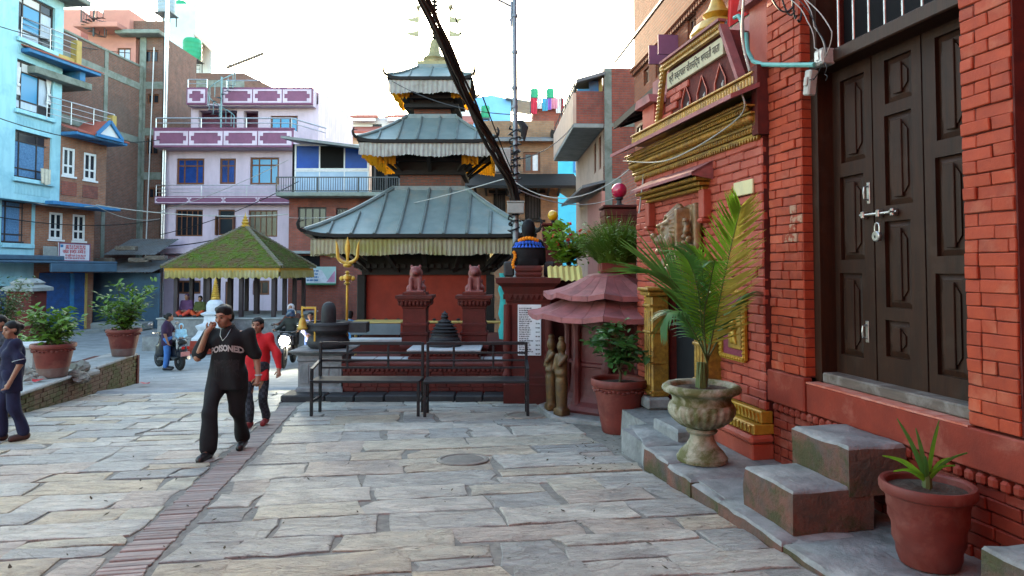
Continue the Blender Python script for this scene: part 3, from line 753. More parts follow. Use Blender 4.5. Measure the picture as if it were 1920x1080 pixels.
def text(body, m, parent, loc, size, rot=(pi / 2, 0, 0), ext=.002, align='CENTER', name='lettering', sx=1.0, space=1.0, line=1.0):
 c = bpy.data.curves.new(name, 'FONT'); c.body = body; c.size = size; c.extrude = ext; c.align_x = align; c.align_y = 'CENTER'; c.resolution_u = 3
 c.space_character = space; c.space_line = line
 o = bpy.data.objects.new(name, c); COL.objects.link(o)
 bpy.context.view_layer.update()
 me = bpy.data.meshes.new_from_object(o.evaluated_get(bpy.context.evaluated_depsgraph_get()))
 bpy.data.objects.remove(o); bpy.data.curves.remove(c)
 me.materials.clear(); me.materials.append(m)
 q = link(name, me, parent, loc); q.rotation_euler = rot; q.scale = (sx, 1, 1)
 return q
def deva(mb, x0, x1, zb, h, y, seed, t=None, bold=1.0):
 """devanagari-like lettering as strokes hung from a head line, word by word"""
 rr = random.Random(seed); x = x0; w = t or h * .11 * bold
 while x < x1 - h * .5:
  nl = rr.randint(2, 5); s = x
  for _ in range(nl):
   cw = h * rr.uniform(.42, .62)
   if x + cw > x1: break
   k = rr.randrange(5)
   def stroke(pts):
    for (a0, b0), (a1, b1) in zip(pts[:-1], pts[1:]):
     p0 = Vector((x + a0 * cw, y, zb + b0 * h)); p1 = Vector((x + a1 * cw, y, zb + b1 * h)); d = (p1 - p0);
     if d.length < 1e-6: continue
     d.normalize(); n = Vector((-d.z, 0, d.x)) * w / 2; e = d * w * .3
     mb.add([p0 - e - n, p1 + e - n, p1 + e + n, p0 - e + n], [(0, 1, 2, 3)])
   stroke([(.85, 0), (.85, 1)])
   if k == 0: stroke([(.85, .45), (.45, .5), (.2, .35), (.35, .12), (.6, .2)])
   elif k == 1: stroke([(.1, .85), (.15, .45), (.5, .35), (.85, .5)])
   elif k == 2: stroke([(.1, .8), (.45, .8), (.5, .6), (.2, .5), (.5, .35), (.45, .1), (.1, .12)])
   elif k == 3: stroke([(.4, 1), (.35, .7), (.1, .5), (.25, .2), (.6, .25)])
   else: stroke([(.1, .6), (.4, .75), (.6, .5), (.3, .25), (.1, .35)])
   if rr.random() < .3: stroke([(.3, 1.0), (.55, 1.25), (.85, 1.05)])
   if rr.random() < .2: stroke([(.5, -.05), (.7, -.22), (.9, -.1)])
   x += cw
  p0 = Vector((s, y, zb + h)); mb.add([p0 + Vector((0, 0, -w / 2)), Vector((x, y, zb + h - w / 2)), Vector((x, y, zb + h + w / 2)), p0 + Vector((0, 0, w / 2))], [(0, 1, 2, 3)])
  x += h * .38
def nepali(body, parent, loc, size, m, sx=1.0, name='lettering', width=None):
 """the real words through the built-in font's devanagari glyphs, fitted to a width"""
 o = text(body, m, parent, loc, size, ext=.0015, name=name)
 xs = [v.co.x for v in o.data.vertices]
 if width and xs and max(xs) > min(xs): o.scale = (width / (max(xs) - min(xs)), 1, 1)
 return o
nepali('\u0936\u094d\u0930\u0940 \u091a\u0915\u094d\u0930\u092a\u093e\u0932 \u091a\u094c\u0930\u093e\u0938\u093f\u0926\u094d\u0927 \u092d\u0917\u0935\u0924\u0940 \u092e\u093e\u0924\u093e', sg, ((bx0 + bx1) / 2, SY - .0145, 4.07), .135, m_ink, width=(bx1 - bx0) * .9)
for x0, x1, zt in ((-.02, .42, 3.98), (3.02, 3.38, 4.35)):
 mb = MB(); mb.bev(x0, x1, .06, .4, 3.577, zt, .01); pr = mb.build('pier', m_pinkred, SH)
 mb = MB(); mb.prism([(x0 - .08, zt), (x1 + .08, zt), (x1 + .02, zt + .12), (x0 - .02, zt + .12)], -.03, .5); mb.build('pier_cap', m_pinkroof, pr)
m_hood = m_pinkroof
hx0, hx1 = .52, 2.36
mb = MB(); lean(mb, hx0 - .05, hx1 + .05, SY - .27, SY, 2.70, 2.84, .035); mb.add([(hx1 + .05, SY - .27, 2.665), (hx1 + .05, SY, 2.62), (hx1 + .05, SY, 2.84), (hx1 + .05, SY - .27, 2.70)], [(0, 1, 2, 3)]); mb.build('hood_slab', m_pinkroof, SH)
mb = MB()
for k, (z, dy) in enumerate(((2.635, .2), (2.585, .14), (2.535, .08))):
 mb.bev(hx0 + .1 * k * .4, hx1 - .1 * k * .4, SY - dy, SY + .01, z - .02, z + .022, .006); beadrow(mb, hx0 + .04 * k, hx1 - .04 * k, SY - dy - .004, z, .02, .045)
mb.build('hood_moulding', m_gold, SH)
for x in (.58, 2.22):
 mb = MB(); mb.bev(x, x + .13, SY - .10, SY + .01, 2.19, 2.515, .01); mb.bev(x + .01, x + .12, SY - .13, SY + .01, 2.13, 2.19, .02); mb.build('bracket', m_pinkred, SH)
m_relief = mat('aged_gilt_relief', (.22, .12, .045), (.11, .055, .02), 9, .45, .5, 50, .008, spec=.5, metal=.1, stain=(.26, .22, .16), samt=.5, sscale=6)
pr = [('e', (-.02, -.16, .62), (.21, .20, .22)), ('e', (-.05, -.33, .50), (.13, .12, .085)), ('e', (-.05, -.33, .36), (.10, .09, .045)), ('e', (-.06, -.44, .56), (.06, .045, .045)),
  ('e', (-.13, -.33, .665), (.048, .04, .04)), ('e', (.05, -.34, .665), (.048, .04, .04)), ('c', (-.22, -.28, .74), (-.06, -.38, .70), .03, .028), ('c', (.16, -.29, .75), (-.02, -.38, .70), .03, .028),
  ('e', (-.18, -.24, .5), (.08, .10, .09)), ('e', (.12, -.25, .5), (.08, .10, .09)), ('e', (0, -.1, .2), (.24, .14, .22)), ('c', (-.22, -.16, .3), (-.14, -.3, .1), .07, .055), ('c', (.24, -.16, .3), (.16, -.3, .1), .07, .055),
  ('e', (-.14, -.33, .07), (.08, .08, .06)), ('e', (.16, -.33, .07), (.08, .08, .06)), ('b', (.06, -.0, .5), (.44, .05, .48), .04), ('b', (.29, -.12, .62), (.045, .12, .30), .03)]
for i in range(17):
 a = pi * (-.1 + 1.2 * i / 16); pr.append(('c', (-.02 + .20 * cos(a), -.27, .64 + .20 * sin(a)), (-.02 + .34 * cos(a), -.12, .64 + .34 * sin(a)), .026, .034))
for i in range(16):
 rr = random.Random(i); pr.append(('e', (.42 + rr.uniform(-.08, .07), -.12 + rr.uniform(-.03, .03), .36 + i * .026), (.035, .04, .032)))
for i in range(4): pr.append(('c', (-.14 + i * .045, -.30, .24), (-.14 + i * .045, -.34, .03), .022, .02))
pr += [('-e', (-.06, -.43, .43), (.085, .08, .028)), ('-e', (-.13, -.385, .665), (.026, .03, .018)), ('-e', (.05, -.39, .665), (.026, .03, .018)), ('-c', (-.21, -.36, .6), (-.15, -.42, .5), .018, .012), ('-c', (.1, -.38, .58), (.05, -.43, .5), .018, .012)]
me = sdf_mesh('relief', m_relief, pr, .0105, k=.012)
q_ = link('lion_relief', me, SH, (1.74, SY, 1.50)); q_.scale = (.86, .95, .90); q_.rotation_euler = (0, 0, -.18)
for x0, x1 in ((.80, 1.05), (2.30, 2.55)):
 mb = MB(); cx = (x0 + x1) / 2; w = (x1 - x0) / 2
 mb.bev(cx - w * .9, cx + w * .9, SY - .2, SY + .05, PZ + .16, 1.25, .02)
 for k in range(3): mb.bev(cx - w * .75 + k * w * .55, cx - w * .4 + k * w * .55, SY - .225, SY - .19, PZ + .3, 1.05, .01)
 for z in (PZ + .2, .35, .75, 1.1): mb.bev(cx - w, cx + w, SY - .235, SY, z, z + .035, .01)
 mb.bev(cx - w * 1.25, cx + w * 1.25, SY - .26, SY + .02, 1.25, 1.31, .015); mb.bev(cx - w * 1.45, cx + w * 1.45, SY - .29, SY + .02, 1.312, 1.36, .015)
 mb.build('door_post', m_gold, SH)
 mb = MB(); mb.bev(cx - w * 1.2, cx + w * 1.2, SY - .28, SY + .05, PZ + .002, PZ + .158, .03); mb.build('post_base', m_stepstone, SH)
m_mag = mat('magenta_panel', (.20, .03, .05), (.13, .02, .035), 30, .7, .6, 70, .006)
for pxs, off in (((1357, 1401, 547, 670), 0), ((1216, 1242, 541, 664), 0)):
 x0, x1, z0, z1 = W.rect(pxs[0], pxs[2], pxs[1], pxs[3], SY)
 mb = MB(); mb.bev(x0, x1, SY - .02, SY + .02, z0, z1, .006); pn = mb.build('relief_panel', m_mag, SH)
 mb = MB(); w = .07
 for a, b_ in (((x0, z0), (x1, z0)), ((x0, z1), (x1, z1)), ((x0, z0), (x0, z1)), ((x1, z0), (x1, z1))):
  mb.bar((a[0], SY - .03, a[1]), (b_[0], SY - .03, b_[1]), .03, .05); L = hypot(b_[0] - a[0], b_[1] - a[1]); n = int(L / .045)
  for i in range(n):
   f = (i + .5) / n; px_, pz_ = a[0] + (b_[0] - a[0]) * f, a[1] + (b_[1] - a[1]) * f
   mb.ball((px_, SY - .045, pz_), .021, 6, 4)
 mb.build('gilt_frame', m_brightgold, pn)
 ix0, ix1, iz0, iz1 = x0 + (x1 - x0) * .34, x1 - (x1 - x0) * .12, z0 + (z1 - z0) * .14, z1 - (z1 - z0) * .22
 mb = MB(); mb.bev(ix0, ix1, SY - .045, SY - .015, iz0, iz1, .008)
 mb.build('inner_tablet', m_gold, pn)
 hh = iz1 - iz0; cx = (ix0 + ix1) / 2
 fm = sdf_mesh('figure', m_brightgold, [('e', (0, 0, hh * .3), (.05, .03, hh * .18)), ('e', (0, -.005, hh * .62), (.04, .03, .05)), ('c', (-.06, 0, hh * .5), (.02, -.02, hh * .35), .018, .014), ('c', (.06, 0, hh * .5), (-.01, -.02, hh * .42), .018, .014), ('e', (0, 0, hh * .75), (.03, .02, .04)), ('c', (-.03, 0, hh * .2), (-.05, 0, .06), .02, .015), ('c', (.03, 0, hh * .2), (.05, 0, .06), .02, .015)], .012, k=.02)
 link('figure', fm, pn, (cx, SY - .05, iz0))
x0, x1, z0, z1 = W.rect(1379, 339, 1415, 366, SY)
mb = MB(); mb.bev(x0, x1, SY - .025, SY + .0, z0, z1, .006); mb.build('plain_tablet', mat('pale_tablet', (.55, .48, .26), (.45, .40, .24), 8, .7, .2), SH)
mb = MB(); mb.bev(2.72, SX1 + .02, SY - .06, .02, .10, .22, .01); mb.bev(2.68, SX1 + .04, SY - .15, .02, .0, .098, .01)
for i in range(10):
 x = 2.74 + i * .068; mb.prism([(x, .115), (x + .03, .2), (x + .06, .115)], SY - .075, SY - .055); mb.bev(x, x + .05, SY - .165, SY - .148, .012, .085, .01)
mb.build('gilt_foot', m_brightgold, SH)
mb = MB(); mb.bev(2.6, SX1 + .06, SY - .2, .02, -.09, -.002, .03); mb.bev(2.64, SX1 + .03, SY - .16, .02, PZ - .01, -.092, .01); mb.build('foot_brick', m_pinkred, SH)
mb = MB(); fx, fy = W.p(1345, 45, .75)[0], .75
mb.lathe([(.30, 0), (.32, .05), (.22, .12), (.16, .2), (.30, .3), (.36, .4), (.30, .52), (.14, .6), (.2, .66), (.12, .75), (.05, .95), (.0, 1.1)], 16, (fx, fy, 4.42), flute=12, fl=.12, frange=(.25, .55))
mb.build('finial', m_brightgold, SH, True)
mb = MB(); mb.box(-.1, SX1, .26, 1.6, 3.3, 4.42); mb.build('shrine_roof', m_pinkroof, SH)
m_redcloth = mat('red_cloth', (.42, .02, .02), (.3, .015, .015), 6, .85, .2)
m_fringe = mat('cream_cloth', (.45, .40, .30), (.36, .31, .22), 8, .9, .2)
cl = thing('red_cloth', 'red cloth hanging with a pale fringe above the pediment', 'cloth', W.w(W.p(1375, 40, .5)[0], .5, 4.42), W.rz)
mb = MB(); n = 26
for i in range(n + 1):
 x = -.1 + .9 * i / n; y = .03 * sin(i * 1.9); mb.v += [Vector((x, y, .62)), Vector((x, y - .03, .18 + .02 * sin(i * 1.9)))]
mb.f = [[2 * i, 2 * i + 1, 2 * i + 3, 2 * i + 2][::-1] for i in range(n)]; mb.m = [0] * n
mb.build('cloth', m_redcloth, cl, True)
mb = MB()
for i in range(26): x = -.1 + .9 * i / 26; mb.bar((x, -.03, .16), (x + .01, -.04, .07), .02, .008)
mb.build('fringe', m_fringe, cl)
# -- platform of long stones, steps
PL = thing('stone_platform', 'low moss stained stone platform along the foot of the red wall', 'platform', W.O, W.rz)
mb = MB(); mb.box(1.95, 7.2, -1.0, .03, PZ - .5, PZ - .004); mb.box(.7, 1.95, -.62, .03, PZ - .5, PZ - .006); mb.build('platform_core', m_stepstone, PL)
def block(name, m2, parent, pts, z0, z1, b=.022, mats=None):
 """a stone with a grey worn top and red-washed sides; pts: plan polygon ccw"""
 n = len(pts); cx = sum(p[0] for p in pts) / n; cy = sum(p[1] for p in pts) / n; mb = MB(); V = []
 out = []
 for i in range(n):
  a, c = pts[i], pts[(i + 1) % n]; L = hypot(c[0] - a[0], c[1] - a[1]); k = max(1, int(L / .12))
  for j in range(k): f = j / k; q = .006 if j else 0; out.append((a[0] + (c[0] - a[0]) * f + R.uniform(-q, q), a[1] + (c[1] - a[1]) * f + R.uniform(-q, q)))
 N = len(out); fs = []; fm = []
 zc = [z0, z0 + (z1 - z0) * .5, z1 - b, z1]
 for li, z in enumerate(zc):
  for (x, y) in out:
   d = hypot(x - cx, y - cy); k = 1 - (b / d if li == 3 else 0) + R.uniform(-.011, .009) / d
   V.append((cx + (x - cx) * k, cy + (y - cy) * k, z + (R.uniform(-.009, .004) if li > 1 else 0)))
 for li in range(3):
  for i in range(N): j = (i + 1) % N; fs.append((li * N + i, li * N + j, (li + 1) * N + j, (li + 1) * N + i)); fm.append(1 if li < 2 else 0)
 V.append((cx, cy, z1 + R.uniform(-.004, .002)));
 for i in range(N): fs.append((3 * N + i, 3 * N + (i + 1) % N, 4 * N)); fm.append(0)
 return link(name, mkmesh(name, V, fs, [m_stepstone, m2], True, fm, 50), parent)
curb = [(2.82, 3.42), (3.43, 3.93), (3.94, 4.44), (4.45, 5.32), (5.33, 6.2), (6.21, 7.1)]
for i, (a, b_) in enumerate(curb):
 fo = -1.06 - .012 * (i % 2) - .01; block('curb_stone', m_stepred, PL, [(a, fo), (b_, fo), (b_, -.5), (a, -.5)], PZ - .34, PZ + (.012, 0, -.015, .0, .004, 0)[i] + .003)
block('curb_stone', m_stepstone, PL, [(1.78, -.86), (2.81, -1.05), (2.81, -.45), (1.78, -.45)], PZ - .4, PZ + .006)
block('curb_stone', m_stepstone, PL, [(2.05, -.64), (2.7, -.64), (2.7, -.3), (2.05, -.3)], PZ + .001, PZ + .13)
ST = thing('door_steps', 'worn stone steps with red washed sides below the wooden door', 'steps', W.O, W.rz)
block('step', m_stepred, ST, [(4.585, -.94), (5.22, -.93), (5.22, -.3), (4.585, -.3)], PZ + .004, .07)
block('step', m_stepred, ST, [(4.56, -.5), (5.22, -.49), (5.22, -.022), (4.56, -.022)], .0, .35)
a = W.p(1893, 1040, -.25)
bl = block('red_block', m_stepred, None, [(-.2, -.2), (.25, -.2), (.25, .2), (-.2, .2)], -.2, .34); bl.location = W.w(6.52, -.32, PZ); bl.rotation_euler = (0, 0, W.rz)
tagit(bl, 'low red washed stone block at the foot of the wall below the terracotta pot', 'stone block')
# -- pipe, boxes and wires by the door
tp = thing('teal_pipe', 'thin teal pipe bent along the brick pier to a junction box', 'pipe', W.O, W.rz)
pts = [(3.0, -.05, 4.32), (3.08, -.1, 4.42), (3.14, -.12, 4.36), (3.17, -.12, 4.0)]
pp = [W.p(1399, 62, -.06), W.p(1402, 95, -.06), W.p(1412, 115, -.06), W.p(1430, 121, -.06), W.p(1470, 122, -.06), W.p(1535, 122, -.02)]
mb = MB(); mb.tube([(x, -.06, z) for x, z in pp], .022, 8); mb.build('pipe', m_teal, tp, True)
mb = MB(); pp = [W.p(1385, 34, -.04), W.p(1393, 30, -.04), W.p(1399, 40, -.04), W.p(1401, 70, -.04)]; mb.tube([(x, -.09, z) for x, z in pp], .022, 8); mb.build('pipe_bend', m_teal, tp, True)
x, z = W.p(1548, 108, .02); jb = thing('junction_box', 'small grey junction box with loose wires at the door lintel', 'junction box', W.w(x, .02, z), W.rz)
mb = MB(); mb.bev(-.06, .06, -.07, .05, -.07, .07, .01); mb.build('box', m_grey, jb)
mb = MB(); mb.bev(-.05, .05, -.076, -.068, -.05, .05, .004); mb.bev(-.02, .02, -.082, -.07, -.03, .03, .003); mb.build('box_cover', m_steel, jb)
x, z = W.p(1522, 158, -.0); jb = thing('switch_box', 'pale switch box hanging tilted on the dark door reveal', 'switch box', W.w(x + .04, -.03, z), W.rz)
mb = MB(); mb.xf(Matrix.Rotation(.2, 4, 'Y'), lambda q: (q.bev(-.045, .045, -.05, .03, -.11, .11, .012), q.bev(-.025, .025, -.065, -.05, -.03, .05, .006))); mb.build('box', m_grey, jb)
wi = 0
for pts in ([(1508, 0), (1530, 50), (1548, 100)], [(1500, 0), (1540, 60), (1552, 104)], [(1515, 0), (1568, 60), (1550, 108)], [(1545, 120), (1535, 150), (1524, 150)], [(1490, 0), (1525, 40), (1535, 90), (1546, 108)], [(1556, 118), (1560, 140), (1558, 152)]):
 w = MB(); P = [W.p(a, b_, -.05 + .02 * (i % 2)) for i, (a, b_) in enumerate(pts)]; V = [Vector((x, -.05 - .01 * wi, z)) for x, z in P]
 cur = []
 for i in range(len(V) - 1):
  for k in range(6): f = k / 6; cur.append(V[i].lerp(V[i + 1], f) + Vector((.03 * sin(pi * f), 0, 0)))
 cur.append(V[-1]); w.tube(cur, .005, 5)
 o = w.build('wire', m_black if wi % 2 else m_grey, None, True, loc=W.O, rz=W.rz)
 tagit(o, ('thin black wire', 'thin grey wire', 'looped grey wire', 'short black wire', 'long thin grey wire', 'short dangling wire')[wi] + (' drooping down the door reveal to the junction box' if wi not in (3, 5) else (' from the junction box to the switch box' if wi == 3 else ' hanging below the lintel end')), 'wire', 'wires at the door reveal'); wi += 1
# -- the pagoda temple
m_metalroof = mat('weathered_copper_sheet', (.185, .235, .225), (.13, .175, .175), 2.2, .42, .35, 9, .012, spec=.5, metal=.1, vary=.12, stain=(.27, .235, .18), samt=.6, sscale=1.5, sr=(.52, .72))
m_roofrib = mat('roof_rib_metal', (.15, .19, .185), (.11, .14, .14), 4, .45, .2, 30, .006, metal=.25, stain=(.17, .16, .13), samt=.5, sscale=3)
m_blacktimber = mat('near_black_timber', (.014, .011, .010), (.008, .007, .006), 5, .8, .3, 30, .008)  # one near-black wood colour for roof timbers, struts and eaves
m_templered = mat('temple_red_wall', (.22, .026, .013), (.16, .019, .010), 2.5, .85, .5, 30, .006, stain=(.2, .03, .02), samt=.6, sscale=1.5)
m_cloth = mat('grey_white_cloth', (.42, .40, .36), (.34, .32, .28), 5, .9, .25, 30, .01, trans=.25, stain=(.25, .22, .17), samt=.6, sscale=2.5)
m_oldcloth = mat('yellowed_cloth', (.36, .32, .24), (.30, .27, .17), 5, .9, .25, 30, .01, trans=.25, stain=(.24, .22, .05), samt=.75, sscale=.9, sr=(.46, .6))
m_orange = mat('orange_cloth', (.62, .25, .015), (.5, .19, .012), 6, .9, .2, 30, .01, trans=.55, stain=(.06, .03, .01), samt=.8, sscale=5, sr=(.58, .64))
m_temple_brick = brickmat('temple_brick', (.20, .075, .05), (.15, .06, .045), (.10, .08, .07))
TX, TY, TZ = -2.3, 20.0, -1.28
TP = thing('pagoda_temple', 'three tiered pagoda temple with blue grey metal roofs and cloth valances', 'temple', (TX, TY, TZ))
def tz(z): return z - TZ
def sidexf(k): return Matrix.Rotation(k * pi / 2, 4, 'Z')
def hip_roof(hw0, z0, hw1, z1, nrib, curl, hornlen, kids=True):
 hornlen *= .6
 """panels between ribs on four slopes, hips, eave board, upturned horns; kids are parts of the temple"""
 def prof(f):  # slight sag of the roof line
  return z0 + (z1 - z0) * (f - .045 * sin(pi * f))
 NS = 6
 xs_ = [-1 + 2 * i / (nrib + 1) for i in range(nrib + 2)]
 for k in range(4):
  M = sidexf(k)
  for a, b_ in zip(xs_[:-1], xs_[1:]):
   mb = MB(); v = [];
   X0, X1 = a * hw0, b_ * hw0
   for i in range(NS + 1):
    f = i / NS; hw = hw0 + (hw1 - hw0) * f; l, r = max(X0, -hw), min(X1, hw)
    if l > r: l = r = (max(min(X0, hw), -hw))
    up = 0
    for x in (l, r):
     e = abs(x) / hw; up = curl * max(0, e - .72) ** 2 * 12 * (1 - f) ** 3
     v.append(M @ Vector((x, -hw, prof(f) + up - TZ)))
   fs = [(2 * i, 2 * i + 1, 2 * i + 3, 2 * i + 2) for i in range(NS)]
   mb.add(v, fs); mb.build('roof_panel', m_metalroof, TP)
  for x in xs_[1:-1]:
   X = x * hw0; pts = []
   for i in range(9):
    f = i / 8; hw = hw0 + (hw1 - hw0) * f
    if abs(X) > hw: break
    e = abs(X) / hw; up = curl * max(0, e - .72) ** 2 * 12 * (1 - f) ** 3
    pts.append(M @ Vector((X, -hw - .01, prof(f) + up - TZ + .015)))
   if len(pts) > 1:
    mb = MB(); mb.tube(pts, .032 * hw0 / 2.9 + .014, 6); mb.build('roof_rib', m_roofrib, TP, True)
  pts = []
  for i in range(11):
   f = i / 10; hw = hw0 + (hw1 - hw0) * f; pts.append(M @ Vector((hw, -hw, prof(f) + curl * .94 * (1 - f) ** 3 - TZ + .03)))
  mb = MB(); mb.tube(pts, .05 * hw0 / 2.9 + .015, 7); mb.build('roof_hip', m_roofrib, TP, True)
  h = hornlen; c = hw0; zz = prof(0) + curl * .94 - TZ; d = .7071
  hp = [(c - .1, zz - .03, .06), (c + .10 * h, zz + .01, .065), (c + .2 * h, zz + .12 * h, .055), (c + .24 * h, zz + .30 * h, .045), (c + .20 * h, zz + .46 * h, .028), (c + .15 * h, zz + .56 * h, .008)]
  mb = MB(); mb.tube([M @ Vector((q, -q, z)) for q, z, r in hp], [r * (h ** .5) for q, z, r in hp], 8)
  mb.tube([M @ Vector((q, -q, z)) for q, z in ((c + .22 * h, zz + .38 * h), (c + .02 * h, zz + .44 * h))], [.03 * h, .006], 6)
  mb.build('roof_horn', m_blacktimber, TP, True)
  mb = MB(); v = []
  N = 14
  for i in range(N + 1):
   x = -1 + 2 * i / N; up = curl * max(0, abs(x) - .72) ** 2 * 12
   for dy, dz in ((-.03, .02), (-.03, -.07), (.22, -.08)): v.append(M @ Vector((x * (hw0 + dy * 0), -hw0 + dy, z0 + up + dz - TZ)))
  mb.add(v, [(3 * i + j, 3 * i + j + 1, 3 * i + j + 4, 3 * i + j + 3) for i in range(N) for j in range(2)])
  mb.build('eave_board', m_blacktimber, TP)
 mb = MB(); mb.box(-hw1 - .05, hw1 + .05, -hw1 - .05, hw1 + .05, z1 - TZ - .05, z1 - TZ + .07); mb.build('roof_cap', m_roofrib, TP)
def soffit(hw0, z0, hw1, z1):
 mb = MB()
 for k in range(4):
  M = sidexf(k); mb.add([M @ Vector(p) for p in ((-hw0, -hw0, z0 - TZ), (hw0, -hw0, z0 - TZ), (hw1, -hw1, z1 - TZ), (-hw1, -hw1, z1 - TZ))], [(3, 2, 1, 0)])
 mb.build('soffit', m_blacktimber, TP)
def valance(hw, ztop, h, m, side, x0=-1, x1=1, flare=.0, pleat=.11, amp=.022, rag=.05, seed=1, parent=None, sagl=0.0):
 rr = random.Random(seed); M = sidexf(side); L = (x1 - x0) * hw; n = max(8, int(L / pleat * 4)); mb = MB(); ph = 0; rows = 4
 for i in range(n + 1):
  f = i / n; x = (x0 + (x1 - x0) * f) * hw; ph += 2 * pi * (L / n) / pleat * rr.uniform(.6, 1.4); o = amp * sin(ph)
  e = rr.uniform(-rag, rag) * .4 + rag * sin(f * 17 + seed) * .5
  for r in range(rows):
   g_ = r / (rows - 1); mb.v.append(M @ Vector((x, -hw - o * (.4 + g_) - flare * g_, ztop - TZ - (h + e) * g_ - sagl * sin(pi * f) * (1 - .0 * g_))))
 for i in range(n):
  for r in range(rows - 1): a = i * rows + r; mb.f.append([a, a + 1, a + rows + 1, a + rows]); mb.m.append(0)
 return mb.build('valance', m, TP, True, angle=180)
mb = MB()
for i, (h, z0, z1) in enumerate(((2.75, -1.4, -1.0), (2.45, -.998, -.72))): mb.bev(-h, h, -h, h, tz(z0), tz(z1), .03)
mb.build('plinth', m_temple_brick, TP)
mb = MB(); mb.box(-1.63, 1.63, -1.63, 1.63, tz(-.72), tz(1.45)); mb.build('wall', m_templered, TP)
mb = MB(); mb.box(-1.72, 1.72, -1.72, 1.72, tz(1.452), tz(1.62)); mb.box(-1.85, 1.85, -1.85, 1.85, tz(1.622), tz(1.75)); mb.box(-1.6, 1.6, -1.6, 1.6, tz(1.75), tz(2.5))
for i in range(19):
 for k in range(4):
  x = -1.7 + i * 3.4 / 18; mb.xf(sidexf(k), lambda q: q.box(x - .05, x + .05, -1.93, -1.84, tz(1.64), tz(1.74)))
mb.build('carved_band', m_blacktimber, TP)
for sx in (-1, 1):
 mb = MB(); mb.bev(sx * 1.72 - .11, sx * 1.72 + .11, -1.80, -1.60, tz(-.72), tz(1.46), .02); mb.build('corner_post', m_blacktimber, TP)
for k in range(4):                                       # slanting carved struts
 for i in range(5):
  x = -1.5 + i * .75; mb = MB()
  mb.xf(sidexf(k), lambda q: q.bar((x, -1.70, tz(1.55)), (x * 1.45, -2.55, tz(2.28)), .12, .09)); mb.build('strut', m_blacktimber, TP)
hip_roof(2.9, 2.47, 1.0, 3.85, 9, .10, 1.0)
soffit(2.82, 2.36, 1.55, 2.44)
valance(2.78, 2.37, .40, m_oldcloth, 0, seed=3); valance(2.78, 2.37, .40, m_oldcloth, 3, seed=4); valance(2.78, 2.37, .40, m_oldcloth, 1, seed=5); valance(2.78, 2.37, .4, m_oldcloth, 2, seed=6)
mb = MB(); mb.box(-.86, .86, -.86, .86, tz(3.9), tz(4.25)); mb.build('upper_wall', m_temple_brick, TP)
mb = MB(); mb.box(-.98, .98, -.98, .98, tz(4.252), tz(4.38)); mb.box(-.9, .9, -.9, .9, tz(4.38), tz(5.1)); mb.box(-1.1, 1.1, -1.1, 1.1, tz(4.62), tz(4.70)); mb.build('upper_timber', m_blacktimber, TP)
for k in range(4):
 for i in range(3):
  x = -.8 + i * .8; mb = MB(); mb.xf(sidexf(k), lambda q: q.bar((x, -.95, tz(4.35)), (x * 1.6, -1.62, tz(4.95)), .1, .07)); mb.build('strut', m_blacktimber, TP)
hip_roof(1.83, 5.06, .67, 5.95, 6, .08, .8)
soffit(1.78, 4.98, .95, 5.0)
valance(1.80, 5.0, .36, m_cloth, 0, flare=.05, seed=11, rag=.06)
for s_ in (1, 2, 3): valance(1.74, 4.98, .36, m_orange, s_, seed=12 + s_, rag=.06)
for sx in (-1, 1): valance(1.5, 4.72, .26, m_orange, 0, x0=sx * .92 if sx < 0 else .62, x1=-.58 if sx < 0 else .92, seed=20 + sx)
mb = MB(); mb.box(-.52, .52, -.52, .52, tz(6.0), tz(6.2)); mb.build('upper_wall', m_temple_brick, TP)
mb = MB(); mb.box(-.78, .78, -.78, .78, tz(6.202), tz(6.30)); mb.box(-.62, .62, -.62, .62, tz(6.3), tz(6.45)); mb.box(-.86, .86, -.86, .86, tz(6.45), tz(6.53)); mb.box(-.55, .55, -.55, .55, tz(6.53), tz(7.0)); mb.build('upper_timber', m_blacktimber, TP)
for k in range(4):
 for i in range(3):
  x = -.5 + i * .5; mb = MB(); mb.xf(sidexf(k), lambda q: q.bar((x, -.6, tz(6.4)), (x * 1.7, -1.02, tz(6.85)), .08, .06)); mb.build('strut', m_blacktimber, TP)
hip_roof(1.17, 6.95, .38, 7.48, 3, .07, .72)
soffit(1.12, 6.87, .6, 6.9)
valance(1.15, 6.88, .37, m_cloth, 0, flare=.04, seed=31, pleat=.13)
for s_ in (1, 2, 3): valance(1.10, 6.87, .34, m_orange, s_, seed=32 + s_)
for sx in (-1, 1): valance(.95, 6.62, .2, m_orange, 0, x0=-.95 if sx < 0 else .62, x1=-.62 if sx < 0 else .95, seed=40 + sx)
m_oldgilt = mat('dull_gilt', (.30, .25, .12), (.20, .17, .09), 8, .5, .3, 40, .006, metal=.4)
mb = MB(); mb.tier([(.42, tz(7.52)), (.42, tz(7.64)), (.37, tz(7.66))]); mb.build('pinnacle_base', m_oldgilt, TP)
mb = MB(); mb.lathe([(.35, 0), (.36, .06), (.30, .1), (.33, .16), (.30, .2), (.22, .24), (.17, .34), (.135, .55), (.10, .72), (.02, .75)], 20, (0, 0, tz(7.66))); mb.build('bell_spire', m_oldgilt, TP, True)
mb = MB(); pr_ = [(.05, 0)]; z = 0
for i in range(11):
 r = .10 - .004 * abs(i - 6); pr_ += [(.035, z + .02), (r, z + .06), (r, z + .08), (.035, z + .12)]; z += .12
pr_ += [(.09, z + .05), (.10, z + .12), (.05, z + .2), (.015, z + .3), (.004, z + .5)]
mb.lathe(pr_, 14, (0, 0, tz(8.40))); mb.build('ringed_spire', m_blacktimber, TP, True)
m_flag = mat('dull_brass', (.34, .30, .16), (.24, .2, .12), 8, .45, .2, metal=.5)
